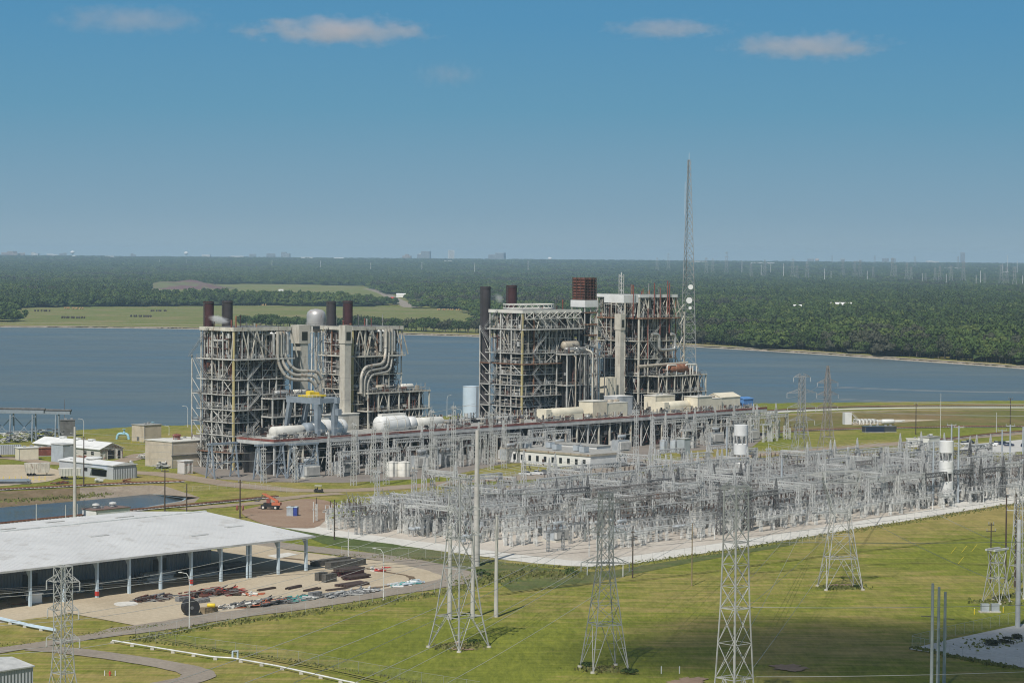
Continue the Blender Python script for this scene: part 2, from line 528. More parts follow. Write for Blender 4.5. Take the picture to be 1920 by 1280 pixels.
near_shore = [G(*p) for p in [(-1400, 905), (-400, 842), (0, 815), (127, 807), (200, 803), (281, 798), (352, 796.5), (480, 792), (650, 786), (820, 780), (1000, 772), (1180, 763), (1310, 757.5), (1400, 756), (1480, 755.3), (1600, 754), (1750, 752.5), (1920, 750.5), (2300, 746), (3200, 736)]]
far_shore = [G(*p) for p in [(-1400, 604), (-500, 608), (0, 611), (250, 613), (380, 615), (550, 619), (760, 625), (900, 629), (1100, 637), (1310, 648), (1500, 659), (1700, 672.5), (1920, 688), (2300, 722), (2700, 728), (3200, 732)]]
ns, fs_ = smooth_line(near_shore, 14), smooth_line(far_shore, 5)
ns = [ns[0]] + [p + Vector((0, rnd.uniform(-2.2, 2.2), 0)) for p in ns[1:-1]] + [ns[-1]]
hole = [G(*p) for p in [(-300, 945), (0, 921), (150, 914), (281, 909), (310, 911), (375, 932), (365, 941), (244, 959.5), (178, 965), (37, 982), (-300, 1013)]]
cw = [G(p[0], p[1], -2.5) for p in [(-300, 982), (0, 951), (150, 938.5), (281, 925.5), (290, 926), (350, 934), (344, 938), (244, 956), (178, 961), (37, 978), (-300, 1009)]]

def land(b, outer, holes=()):
    loops = [outer, *holes]
    flat = [p for l in loops for p in l]
    tris = tessellate_polygon(loops)
    fs = []
    for tr in tris:
        a, c, d = (flat[i] for i in tr)
        fs.append(tuple(tr) if (c - a).cross(d - a).z > 0 else tuple(reversed(tr)))
    b.add(flat, fs)
b = MB()
near_loop = [Vector((-9000, -3000, 0)), Vector((9000, -3000, 0)), Vector((9000, ns[-1].y, 0))] + list(reversed(ns)) + [Vector((-9000, ns[0].y, 0))]
land(b, near_loop, [hole])
far_loop = [Vector((-9000, fs_[0].y, 0))] + fs_ + [Vector((9000, fs_[-1].y, 0)), Vector((9000, 7500, 0)), Vector((-9000, 7500, 0))]
land(b, far_loop)
# beyond the woods the land climbs a little, toward the towns on the skyline
def TER(y):
    q = min(1.0, max(0.0, (y - 7500) / 13500))
    return 62.0 * q * q * (3 - 2 * q)
ys_ = [7500 + 500 * i for i in range(32)]
for y0, y1 in zip(ys_[:-1], ys_[1:]):
    X0, X1 = 9000 + (y0 - 7500) * .6, 9000 + (y1 - 7500) * .6
    b.poly([(-X0, y0, TER(y0)), (X0, y0, TER(y0)), (X1, y1, TER(y1)), (-X1, y1, TER(y1))])
def far_ground(px, py):
    """the point of the far land seen in the photo's column px at height py"""
    d = ray(px, py)
    y = 2500.0
    while y < 21000 and CAM_H + d.z / d.y * y > TER(y):
        y += 50
    return Vector((d.x / d.y * y, y, TER(y)))
struct(b.build('ground', M['grass']))
b = MB()
land(b, [Vector((p.x, p.y - 2, -1.5)) for p in ns] + [Vector((p.x, p.y + 12, -1.5)) for p in reversed(fs_)])
lake = struct(b.build('lake', M['lake']))
b = MB()
def bank(b, line, other, sub=1):
    k = len(line)
    b.add(list(line) + list(other), [(i, i + 1, k + i + 1, k + i) for i in range(k - 1)])
off = []
for i, p in enumerate(ns):
    off.append(Vector((p.x, p.y + 5, -1.7)) + Vector((rnd.uniform(-2, 2), rnd.uniform(-2, 4), 0)))
bank(b, ns, off)
struct(b.build('near_lake_bank', M['riprap']))
b = MB()
up, dn = [], []
for p in smooth_line(far_shore, 30):
    up.append(Vector((p.x, p.y + 26 + rnd.uniform(-4, 4), 0.12)))
    dn.append(Vector((p.x, p.y - 7 + rnd.uniform(-3, 3), -1.7)))
mid = [Vector((p.x, p.y + 6 + rnd.uniform(-4, 4), 0.12)) for p in smooth_line(far_shore, 30)]
bank(b, mid, up)
bank(b, dn, mid)
struct(b.build('far_lake_bank', M['riprap']))
b = MB()
b.poly([p + (p - Vector((-50, 850, -2.5))) * 0.01 for p in reversed(cw)])
struct(b.build('canal', M['canal']))
b = MB()
k = len(hole)
b.add(hole + cw, [(i, (i + 1) % k, k + (i + 1) % k, k + i) for i in range(k)], 0)
b.m = [1 if i in (0, 7, 8, 9, 10) else 2 if i == 1 else 0 for i in range(k)]
struct(b.build('canal_bank', [M['bank_con'], M['grass_rough'], M['bank_weed']]))

Z_SHEET = [0.03]
def lift(step=0.004):
    Z_SHEET[0] += step
    return Z_SHEET[0]
def sheet(name, px, mat, smooth=0, wob=0.0):
    pts = [G(*p) for p in px]
    if smooth:
        pts = smooth_line(pts, smooth, True)
    if wob:
        pts = jitter(pts, wob)
    z = lift()
    pts = [Vector((p.x, p.y, z)) for p in pts]
    b = MB()
    land(b, pts)
    return struct(b.build(name, mat))
def strip_pts(line, width, z, b, m=0, wob=0.0):
    k = len(line)
    L, Rr = [], []
    for i, p in enumerate(line):
        d = (line[min(i + 1, k - 1)] - line[max(i - 1, 0)])
        d.z = 0
        d.normalize()
        n = Vector((-d.y, d.x, 0))
        w = width / 2 + rnd.uniform(-wob, wob)
        L.append(Vector((p.x, p.y, z)) + n * w)
        Rr.append(Vector((p.x, p.y, z)) - n * w)
    b.add(Rr + L, [(i, i + 1, k + i + 1, k + i) for i in range(k - 1)], m)
def road(name, px, width, mat, smooth=6, wob=0.15):
    line = [G(*p) for p in px]
    if smooth:
        line = smooth_line(line, smooth)
    b = MB()
    strip_pts(line, width, lift(), b, 0, wob)
    return struct(b.build(name, mat))

# far pastures, clearing, tracks beyond the lake
sheet('pasture', [(-900, 606), (0, 608), (380, 612), (560, 616), (760, 622), (925, 626), (925, 589), (880, 579), (700, 573), (420, 571), (100, 576), (-900, 574)], M['grass_far'], 0)
sheet('clearing', [(236, 551), (300, 538), (420, 533), (560, 533.5), (700, 538), (760, 552), (820, 572), (880, 578), (700, 566), (560, 560), (420, 556), (330, 560)], M['grass_far'], 3)
mc = G(345, 540)
b = MB()
NX, NY = 40, 16
for j in range(NY + 1):
    for i in range(NX + 1):
        x, y = -150 + 300 * i / NX, -260 + 520 * j / NY
        r_ = min(1, math.hypot(x / 150, y / 260))
        b.v.append((mc.x + x, mc.y + y, (1 - r_ * r_) ** 1.5 * 21 * (.85 + .3 * math.sin(x * .045 + 1) * math.sin(y * .021)) - .2))
for j in range(NY):
    for i in range(NX):
        a = j * (NX + 1) + i
        b.f.append([a, a + 1, a + NX + 2, a + NX + 1])
        b.m.append(0)
struct(b.build('mound', dull('patchy mound', (0.135, 0.145, 0.055), 0.95, 0.25, 0.02, stain=(0.15, 0.08, 0.08), amount=.56, stain_scale=.006), None, True))
sheet('sandy_patch', [(248, 552), (275, 542), (300, 542), (290, 552), (275, 555)], M['yard'], 3)
road('far_road', [(690, 541), (715, 548), (735, 558), (770, 576)], 26, M['asphalt'], 4)
road('shore_track', [(-300, 603.5), (0, 605), (200, 606.5), (380, 609), (460, 611)], 7, M['yard'], 4, 1.0)
# plant and switchyard surfaces
sheet('rough_grass', [(545, 990), (760, 1024), (1000, 1062), (1110, 1072), (1160, 1068), (1500, 1014), (1480, 1022), (1300, 1054), (1150, 1082), (1090, 1098), (960, 1110), (930, 1090), (800, 1052), (600, 1018)], M['grass_rough'], 0, 1.2)
sheet('plant_paving', [(352, 880), (400, 897), (480, 903), (640, 905), (800, 897), (850, 890), (950, 868), (1190, 868), (1240, 848), (1410, 838), (1440, 815), (1400, 800), (1200, 790), (900, 790), (700, 800), (360, 815)], M['plantpad'])
sheet('switchyard_gravel', [(545, 990), (640, 1000), (800, 1022), (960, 1042), (1090, 1056), (1150, 1052), (1500, 1000), (1700, 968), (1950, 928), (2200, 890), (2100, 868), (1900, 872), (1700, 874), (1500, 866), (1350, 872), (1240, 888), (1100, 898), (960, 912), (850, 940), (760, 958), (640, 970)], M['gravel'])
road('limestone_road', [(540, 984), (640, 1001), (760, 1017), (900, 1036), (1000, 1049), (1080, 1056), (1130, 1055.5), (1200, 1047), (1350, 1025), (1500, 1001), (1700, 969), (1950, 929), (2300, 880)], 11, M['limestone'], 5, 0.5)
road('limestone_lane', [(1240, 960), (1400, 950), (1600, 925), (1800, 900), (2000, 872)], 9, M['limestone'], 4, 0.6)
road('limestone_drive', [(690, 931), (760, 936), (860, 938), (960, 930), (1100, 912), (1240, 893)], 8, M['limestone'], 4, 0.5)
sheet('gravel_apron', [(1780, 948), (1830, 930), (1960, 925), (1960, 940)], M['limestone'], 3)
sheet('lawn', [(600, 948), (690, 938), (790, 945), (840, 945), (835, 952), (760, 958), (640, 968)], M['grass'], 0, 0.6)
road('plant_road', [(-100, 880), (150, 884), (260, 886), (330, 892), (440, 909), (560, 919), (680, 918), (790, 910), (900, 900), (960, 896), (1080, 886), (1200, 872), (1300, 864), (1420, 852), (1500, 846), (1600, 838), (1700, 830), (1790, 822), (1960, 808)], 12, M['dirtroad'], 5, 0.5)
road('plant_road_spur', [(1230, 895), (1330, 878), (1450, 862), (1600, 853), (1760, 845)], 8, M['asphalt'], 5, 0.5)
road('shore_road', [(1430, 774), (1480, 771), (1600, 766.5), (1750, 764.2), (1960, 764.2)], 9, M['limestone'], 5, 0.4)
road('embankment_track', [(1400, 780), (1600, 772), (1800, 768), (1960, 769)], 6, M['dirtroad'], 4, 0.7)
sheet('dry_ground', [(1380, 790), (1500, 779), (1700, 772), (1960, 772), (1960, 798), (1700, 798), (1500, 806), (1420, 808)], grass_mat('dry grass', [(0.115, 0.125, 0.035), (0.15, 0.15, 0.045), (0.18, 0.165, 0.06)], [(0.19, 0.14, 0.065), (0.24, 0.17, 0.09)]), 3, 1.0)
sheet('meter_pad', [(1590, 792), (1650, 786), (1768, 786.5), (1700, 791), (1640, 796), (1600, 797)], M['yard'], 0)
sheet('parking_lot', [(1795, 842), (1830, 832), (1960, 820), (1960, 842), (1900, 848), (1830, 850)], M['greypad'])
sheet('parking_strip', [(950, 893), (1070, 880), (1200, 862), (1240, 866), (1230, 880), (1080, 892), (960, 902)], M['asphalt'])
road('left_site_road', [(-200, 862), (0, 858), (90, 868), (180, 872), (240, 862), (270, 852), (330, 848)], 9, M['dirtroad'], 5, 0.5)
sheet('left_yard', [(-300, 900), (-40, 874), (60, 872), (120, 885), (110, 897), (60, 906), (-100, 916)], M['yard'], 3, 0.5)
sheet('dirt_lot', [(452, 962), (480, 950), (560, 936), (610, 938), (625, 950), (600, 985), (560, 990), (500, 984)], M['dirt'], 3)
road('canal_road', [(345, 955), (420, 948), (480, 943), (560, 931), (640, 925)], 7, M['dirtroad'], 5, 0.4)
# warehouse yard
sheet('warehouse_yard', [(-80, 1198), (130, 1150), (300, 1182), (400, 1160), (560, 1139), (700, 1117), (790, 1102), (838, 1092), (830, 1075), (760, 1057), (640, 1044), (560, 1034), (480, 1020), (-100, 1100)], M['yard'], 0, 0.4)
road('yard_road', [(-200, 1250), (0, 1216), (160, 1192), (300, 1174), (400, 1157), (560, 1136), (700, 1114), (800, 1099), (860, 1086), (845, 1072), (760, 1052), (640, 1036), (540, 1024), (470, 1014)], 10, M['asphalt'], 6, 0.3)
road('muddy_rut', [(530, 1046), (640, 1058), (720, 1072), (765, 1080), (770, 1088), (735, 1098), (660, 1106)], 1.8, M['mud'], 6, 0.5)
road('loop_drive', [(60, 1215), (130, 1220), (250, 1236), (340, 1252), (372, 1264), (350, 1276), (260, 1292)], 7, M['asphalt'], 6, 0.2)
sheet('lawn_island', [(-60, 1182), (60, 1160), (120, 1157), (185, 1166), (212, 1174), (160, 1190), (0, 1214), (-60, 1222)], M['grass'], 3)
sheet('white_spill', [(213, 1133), (222, 1129), (248, 1128), (258, 1131), (255, 1135), (225, 1137)], M['limestone'], 3)
sheet('concrete_pad', [(500, 1042), (540, 1036), (560, 1040), (520, 1047)], M['limestone'])
sheet('fenced_gravel_pad', [(1703, 1217), (1790, 1197), (1920, 1170), (2200, 1120), (2200, 1290), (1920, 1252), (1800, 1232)], M['greypad'], 0, 0.3)
for (x, y, w, h) in [(862, 1212, 34, 8), (1134, 1254, 26, 6), (1576, 1098, 26, 4), (1868, 1128, 24, 5), (1290, 1278, 40, 10), (1380, 1300, 30, 8), (1480, 1252, 45, 7)]:
    ph = [rnd.uniform(0, 6.28) for _ in range(5)]
    rad = lambda a: .78 + .16 * math.sin(2 * a + ph[0]) + .12 * math.sin(5 * a + ph[1]) + .08 * math.sin(11 * a + ph[2]) + .06 * math.sin(23 * a + ph[3])
    sheet('bare_earth', [(x + w * math.cos(a) * rad(a), y + h * math.sin(a) * rad(a)) for a in [i * math.pi / 60 for i in range(120)]], M['dirt'], 0, .12)
M['track'] = soil('worn grass', (0.16, 0.165, 0.04), (0.215, 0.205, 0.055), (0.27, 0.245, 0.085), 0.3)
for px in ([(905, 1120), (1060, 1098), (1250, 1082), (1500, 1048), (1700, 1024), (1900, 1000)], [(300, 1196), (420, 1220), (640, 1262), (800, 1300)], [(1380, 1078), (1560, 1062), (1760, 1056), (1930, 1062)]):
    for q in (-1.0, 1.0):
        ln_ = smooth_line([G(*p) for p in px], 10)
        b = MB()
        strip_pts([p + Vector((0, q * 1.0, 0)) for p in ln_], .42, lift(), b, 0, .16)
        struct(b.build('tyre_track', M['track']))
def ditch(name, px, w, mat, z=0.25):
    """a dark low railway line: ballast, sleepers, two rails"""
    line = smooth_line([G(*p) for p in px], 8)
    b = MB()
    strip_pts(line, 4.2, lift() + 0.1, b, 0, 0.2)
    z0 = Z_SHEET[0] + 0.1
    for i in range(len(line) - 1):
        a, c = line[i], line[i + 1]
        n = max(1, int((c - a).length / 1.3))
        d = (c - a).normalized()
        nn = Vector((-d.y, d.x, 0))
        for j in range(n):
            p = a + (c - a) * (j / n)
            p = Vector((p.x, p.y, z0 + 0.12))
            b.bar(p - nn * 1.3, p + nn * 1.3, 0.5, 0.2, 1)
        for q in (-0.72, 0.72):
            b.bar(a + nn * q + Vector((0, 0, z0 + 0.32)), c + nn * q + Vector((0, 0, z0 + 0.32)), 0.16, 0.24, 2, False)
    return struct(b.build(name, [M['ballast'], M['timber'], M['rust']]))
ditch('railway', [(-120, 927), (0, 919), (120, 913), (240, 907), (345, 903.5)], 1, None)
ditch('railway', [(-100, 996), (28, 980.5), (138, 969.5), (251, 957.5), (360, 947.5), (477, 936), (520, 932)], 1, None)
ditch('railway', [(1440, 771), (1500, 767.5), (1600, 763.5), (1750, 761.6), (1960, 761.8)], 1, None)
ditch('railway', [(1420, 815), (1500, 808.5), (1640, 804), (1800, 801), (1960, 800)], 1, None)
ditch('railway', [(1730, 829), (1800, 821), (1880, 812.5), (1960, 806)], 1, None)
# ------------------------------------------------------------------ trees
def leaf_mat(name, cols, seed=0.0):
    t = NT(name)
    a = t.node('ShaderNodeAttribute', attribute_name='tone')
    n = t.noise(t.pos(), 0.006, 5, 0.65, 0.5)
    n2 = t.noise(t.pos(), 0.5, 3, 0.6)
    ad = t.node('ShaderNodeMath', operation='MULTIPLY_ADD')
    t.l.new(n, ad.inputs[0])
    ad.inputs[1].default_value = 1.7
    ad.inputs[2].default_value = -0.8
    su = t.node('ShaderNodeMath', operation='ADD')
    t.l.new(a.outputs['Fac'], su.inputs[0])
    t.l.new(ad.outputs[0], su.inputs[1])
    col = t.ramp(su.outputs[0], cols)
    col = t.mix(0.5, col, t.mix(1.0, col, t.ramp(n2, [(0.3, 0.55), (0.7, 1.35)]), 'MULTIPLY'))
    return t.set(col, 0.8, 0, spec=0.2)
M['leaf'] = leaf_mat('foliage', [(0.0, (0.045, 0.058, 0.024)), (0.2, (0.040, 0.060, 0.019)), (0.45, (0.050, 0.082, 0.023)), (0.7, (0.068, 0.108, 0.027)), (1.0, (0.105, 0.135, 0.036))])
M['leaf_grey'] = leaf_mat('grey green foliage', [(0.0, (0.060, 0.060, 0.042)), (0.5, (0.066, 0.074, 0.042)), (1.0, (0.085, 0.085, 0.055))])
M['bark'] = dull('bark', (0.14, 0.115, 0.09), 0.9, 0.3, 1.0)

def crown_arrays(rg, n, rx, rz_, zc, lobes, leaf, tone, rough=0.45):
    """leaf clumps spread over several uneven lobes of a crown: n quads as numpy arrays"""
    cs, rs = [], []
    for i in range(lobes):
        a = rg.uniform(0, 2 * np.pi)
        d = rx * 0.62 * math.sqrt(rg.uniform(0, 1))
        cs.append((d * math.cos(a), d * math.sin(a), zc + rz_ * rg.uniform(-0.55, 0.6) * (1 - 0.5 * d / rx)))
        rs.append(rx * rg.uniform(0.34, 0.6))
    cs, rs = np.array(cs), np.array(rs)
    k = rg.integers(0, lobes, n)
    d = rg.normal(size=(n, 3))
    d[:, 2] = np.abs(d[:, 2]) * 0.9 - 0.25 * rg.random(n)
    d /= np.linalg.norm(d, axis=1)[:, None]
    c = cs[k] + d * (rs[k] * rg.uniform(0.72, 1.08, n))[:, None] * np.array([1, 1, rz_ / rx * 1.0])
    nrm = d + rg.normal(size=(n, 3)) * rough
    nrm /= np.linalg.norm(nrm, axis=1)[:, None]
    t = np.cross(nrm, rg.normal(size=(n, 3)))
    t /= np.linalg.norm(t, axis=1)[:, None] + 1e-9
    u = np.cross(nrm, t)
    s = leaf * rg.uniform(0.6, 1.3, n)[:, None]
    q = np.stack([c - t * s - u * s * .7, c + t * s - u * s * .5, c + t * s * .8 + u * s, c - t * s * .7 + u * s * .8], axis=1)
    tn = np.repeat(np.clip(tone + rg.normal(size=n) * 0.10, 0, 1), 4)
    return q.reshape(-1, 3), tn
def quads_mesh(name, co, tone, mat):
    n = len(co) // 4
    me = bpy.data.meshes.new(name)
    me.vertices.add(len(co))
    me.vertices.foreach_set('co', co.astype(np.float32).ravel())
    me.loops.add(len(co))
    me.loops.foreach_set('vertex_index', np.arange(len(co), dtype=np.int32))
    me.polygons.add(n)
    me.polygons.foreach_set('loop_start', np.arange(0, len(co), 4, dtype=np.int32))
    me.update(calc_edges=True)
    at = me.attributes.new('tone', 'FLOAT', 'POINT')
    at.data.foreach_set('value', tone.astype(np.float32))
    me.materials.append(mat)
    return me

TREE_KINDS = []
def make_tree(seed, h, rx, mat, tone, leaves, leaf=0.62, bare=0.0):
    rg = np.random.default_rng(seed)
    root = thing('tree', 'tree', 'tree')
    co, tn = crown_arrays(rg, leaves, rx, h * 0.46, h * 0.47, 13, leaf, tone)
    me = quads_mesh('crown', co, tn, mat)
    cr = bpy.data.objects.new('crown', me)
    COL.objects.link(cr)
    cr.parent = root
    b = MB()
    b.tube([(0, 0, -0.3), (0.15, 0.1, h * 0.2), (0.0, 0.2, h * 0.45), (0.3, 0, h * 0.8)], [h * .026, h * .02, h * .014, h * .004], 6)
    for i in range(5):
        a = rg.uniform(0, 6.28)
        z0 = h * rg.uniform(0.2, 0.45)
        b.tube([(0, 0.1, z0), (math.cos(a) * rx * .4, math.sin(a) * rx * .4, z0 + h * .16), (math.cos(a) * rx * .7, math.sin(a) * rx * .7, z0 + h * .32)], [h * .011, h * .007, h * .002], 5)
    b.build('trunk', M['bark'], root)
    return root
TREE_DEF = [(1, 17, 7.0, 'leaf', 0.42, 620, 'tall dark green spreading tree'), (2, 15, 6.4, 'leaf', 0.66, 560, 'fresh green rounded tree'), (3, 18, 7.4, 'leaf_grey', 0.4, 560, 'grey leaved half bare tall tree'), (4, 13, 5.4, 'leaf', 0.25, 480, 'dull dark green lower tree'), (5, 11, 5.0, 'leaf', 0.86, 420, 'small olive yellow bushy tree')]
PROTO = [make_tree(d[0], d[1], d[2], M[d[3]], d[4], d[5]) for d in TREE_DEF]
FIRST = [True] * 5
def plant(p, k, where, group, sc=1.0):
    lab = TREE_DEF[k][6] + ' ' + where
    if FIRST[k]:
        FIRST[k] = False
        o = PROTO[k]
        o.location = p
        o['label'], o['group'] = lab, group
        o.rotation_euler.z = rnd.uniform(0, 6)
    else:
        o = dup(PROTO[k], p, rnd.uniform(0, 6.28), lab, group)
    o.scale = (sc * rnd.uniform(.9, 1.1), sc * rnd.uniform(.9, 1.1), sc * rnd.uniform(.85, 1.12))
def along(line, step):
    out, acc = [], 0.0
    for a, c in zip(line[:-1], line[1:]):
        L = (c - a).length
        while acc < L:
            out.append(a + (c - a) * (acc / L))
            acc += step
        acc -= L
    return out
right_bank = smooth_line([G(*p) for p in [(1225, 643), (1310, 646.5), (1500, 657.5), (1700, 670.5), (1940, 687.5), (2080, 700)]], 6)
for row in range(2):
    for p in along(right_bank, 8.2):
        q = p + Vector((rnd.uniform(-3, 3), 30 + row * 11 + rnd.uniform(-3, 5), 0))
        k = rnd.choices(range(5), [4, 3, 3, 4, 2])[0]
        plant(q, k, 'in the eastern wood edge along the far bank', 'trees along the eastern far bank', rnd.uniform(.85, 1.25) * (0.9 if row == 0 else 1.2))
belt = smooth_line([G(*p) for p in [(442, 612.5), (560, 616), (700, 620.5), (800, 624), (915, 627)]], 6)
for row in range(3):
    for p in along(belt, 7.2 if row == 0 else 9):
        q = p + Vector((rnd.uniform(-3, 3), 34 + row * 16 + rnd.uniform(-4, 6), 0))
        k = rnd.choices(range(5), [5, 2, 2 if p.x > -200 else 0, 5, 1])[0]
        plant(q, k, 'in the tree belt behind the stacks', 'trees of the belt behind the stacks', rnd.uniform(.8, 1.15))

# ---- the far wood: patches of trees repeated over the far land as one mass
def patch_mesh(seed, n, size, leaves, leaf, tone0):
    rg = np.random.default_rng(seed)
    cos, tns = [], []
    for i in range(n):
        x, y = rg.uniform(-size / 2, size / 2, 2)
        h = rg.uniform(9, 21)
        rx = rg.uniform(3.8, 8.6)
        tone = np.clip(tone0 + rg.normal() * 0.18, 0.0, 1.0)
        co, tn = crown_arrays(rg, int(leaves * rx / 5), rx, h * 0.36, h * 0.60, 7, leaf, tone, 0.28)
        cos.append(co + np.array([x, y, 0]))
        tns.append(tn)
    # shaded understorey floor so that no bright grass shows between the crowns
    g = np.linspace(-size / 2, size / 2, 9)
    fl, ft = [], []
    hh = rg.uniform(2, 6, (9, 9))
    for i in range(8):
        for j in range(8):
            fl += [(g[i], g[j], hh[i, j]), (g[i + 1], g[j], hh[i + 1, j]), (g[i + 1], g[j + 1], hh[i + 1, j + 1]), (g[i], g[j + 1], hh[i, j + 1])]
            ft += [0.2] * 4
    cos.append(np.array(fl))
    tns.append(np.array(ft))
    return np.concatenate(cos), np.concatenate(tns)
wood_col = bpy.data.collections.new('wood_patches')
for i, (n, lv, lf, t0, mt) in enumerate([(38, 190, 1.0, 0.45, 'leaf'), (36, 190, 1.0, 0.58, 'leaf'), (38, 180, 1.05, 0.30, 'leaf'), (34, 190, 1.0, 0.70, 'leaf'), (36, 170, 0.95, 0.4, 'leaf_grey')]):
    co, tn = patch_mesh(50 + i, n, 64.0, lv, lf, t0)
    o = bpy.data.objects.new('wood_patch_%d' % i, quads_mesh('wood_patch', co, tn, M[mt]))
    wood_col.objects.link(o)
def in_poly(x, y, poly):
    c = False
    j = len(poly) - 1
    for i in range(len(poly)):
        if (poly[i].y > y) != (poly[j].y > y) and x < (poly[j].x - poly[i].x) * (y - poly[i].y) / (poly[j].y - poly[i].y) + poly[i].x:
            c = not c
        j = i
    return c
# the open land kept free of trees (in ground coordinates, from the photo)
OPEN = [[G(*p) for p in q] for q in (
    [(-1500, 700), (0, 650), (0, 577.5), (400, 573.5), (700, 575), (870, 581), (920, 590), (935, 640), (-1500, 720)],
    [(236, 552), (300, 537), (420, 532.5), (560, 533), (700, 537), (725, 545), (760, 556), (830, 575), (790, 579), (735, 577), (700, 568), (560, 562), (420, 558), (330, 562)],
    [(1480, 592), (1545, 588), (1605, 586.5), (1600, 590), (1500, 594)])]
pts = []
shoreY = lambda x: float(np.interp(x, [p.x for p in fs_], [p.y for p in fs_]))
STEP = 52.0
y = 1900.0
while y < 21500:
    st = STEP * (1 + max(0, y - 5000) / 7000)
    half = y * 0.262 + 220
    x = -half
    while x < half:
        px_, py_ = x + rnd.uniform(-10, 10), y + rnd.uniform(-10, 10)
        if rnd.random() > .035 and py_ > shoreY(px_) + (72 if px_ > 120 else 95) and not any(in_poly(px_, py_ + e, q) for q in OPEN for e in (-26, 26)):
            pts.append((px_, py_, TER(py_), st / STEP))
        x += st
    y += st
wood_me = bpy.data.meshes.new('wood')
wood_me.from_pydata([p[:3] for p in pts], [], [])
at = wood_me.attributes.new('kind', 'INT', 'POINT')
# kinds come in drifts, not evenly mixed
def drift(x, y):
    v = math.sin(x * .0041 + 1.3) + math.sin(y * .0033 + x * .0017) + rnd.uniform(-1.3, 1.3)
    return 0 if v < -1.2 else 2 if v < -0.2 else 1 if v < 0.7 else 3 if v < 1.7 else 4
at.data.foreach_set('value', np.array([drift(p[0], p[1]) for p in pts], dtype=np.int32))
at = wood_me.attributes.new('turn', 'FLOAT', 'POINT')
at.data.foreach_set('value', np.array([rnd.choice((0, 1, 2, 3)) * math.pi / 2 + rnd.uniform(-.2, .2) for _ in pts], dtype=np.float32))
at = wood_me.attributes.new('size', 'FLOAT_VECTOR', 'POINT')
at.data.foreach_set('vector', np.array([(p[3] * 1.02, p[3] * 1.02, rnd.uniform(.72, 1.28)) for p in pts], dtype=np.float32).ravel())
wood = bpy.data.objects.new('wood', wood_me)
COL.objects.link(wood)
struct(wood, 'stuff')
ng = bpy.data.node_groups.new('wood', 'GeometryNodeTree')
ng.interface.new_socket('Geometry', in_out='INPUT', socket_type='NodeSocketGeometry')
ng.interface.new_socket('Geometry', in_out='OUTPUT', socket_type='NodeSocketGeometry')
gi, go = ng.nodes.new('NodeGroupInput'), ng.nodes.new('NodeGroupOutput')
iop = ng.nodes.new('GeometryNodeInstanceOnPoints')
ci = ng.nodes.new('GeometryNodeCollectionInfo')
ci.inputs['Collection'].default_value = wood_col
ci.inputs['Separate Children'].default_value = True
ci.inputs['Reset Children'].default_value = True
def named(nm, ty):
    n = ng.nodes.new('GeometryNodeInputNamedAttribute')
    n.data_type = ty
    n.inputs['Name'].default_value = nm
    return n.outputs['Attribute']
iop.inputs['Pick Instance'].default_value = True
cx = ng.nodes.new('ShaderNodeCombineXYZ')
ng.links.new(named('turn', 'FLOAT'), cx.inputs['Z'])
ng.links.new(gi.outputs[0], iop.inputs['Points'])
ng.links.new(ci.outputs[0], iop.inputs['Instance'])
ng.links.new(named('kind', 'INT'), iop.inputs['Instance Index'])
ng.links.new(cx.outputs[0], iop.inputs['Rotation'])
ng.links.new(named('size', 'FLOAT_VECTOR'), iop.inputs['Scale'])
ng.links.new(iop.outputs[0], go.inputs[0])
md = wood.modifiers.new('wood', 'NODES')
md.node_group = ng

# the hay bales set out in rows on the far pasture
def bale(label, mat):
    b = MB()
    b.lathe([(0.0, -0.9), (1.2, -0.9), (1.3, -0.7), (1.3, 0.7), (1.2, 0.9), (0.0, 0.9)], 12, (0, 0, 1.3), 0, 'Y')
    return b.build('hay_bale', mat, None, True)
M['hay_dk'] = dull('weathered hay', (0.07, 0.055, 0.045), 0.95, 0.3, 1.0)
M['hay'] = dull('fresh hay', (0.42, 0.27, 0.12), 0.95, 0.3, 1.0)
rows = [((116, 596.5), (157, 597), 10, 0, 'dark round bale in the row nearest the water on the far pasture'), ((247, 594), (283, 594.5), 9, 0, 'dark round bale in the middle row across the far pasture'), ((67, 584), (93, 584), 6, 0, 'dark round bale in the short row by the wood'), ((283, 584), (312, 584), 7, 0, 'dark round bale in the faint row under the dark wood'), ((121, 579), (155, 579.5), 8, 1, 'dry tan bale along the wood edge'), ((440, 572.5), (498, 573), 14, 1, 'dry tan bale lined up behind the pair of left stacks'), ((820, 582), (905, 583), 18, 1, 'dry tan bale lined up before the wood beyond the charcoal stack')]
pro = {}
for (a, c, n, kd, lab) in rows:
    A, C = G(*a), G(*c)
    for i in range(n):
        p = A + (C - A) * ((i + rnd.uniform(-.3, .3)) / max(1, n - 1))
        if kd not in pro:
            o = pro[kd] = bale(lab, M['hay' if kd else 'hay_dk'])
        else:
            o = pro[kd].copy()
            COL.objects.link(o)
        o.location = p
        o.rotation_euler.z = rnd.uniform(0, 3)
        o.scale = (1.15,) * 3
        tag(o, lab, 'hay bale', 'row: ' + lab)

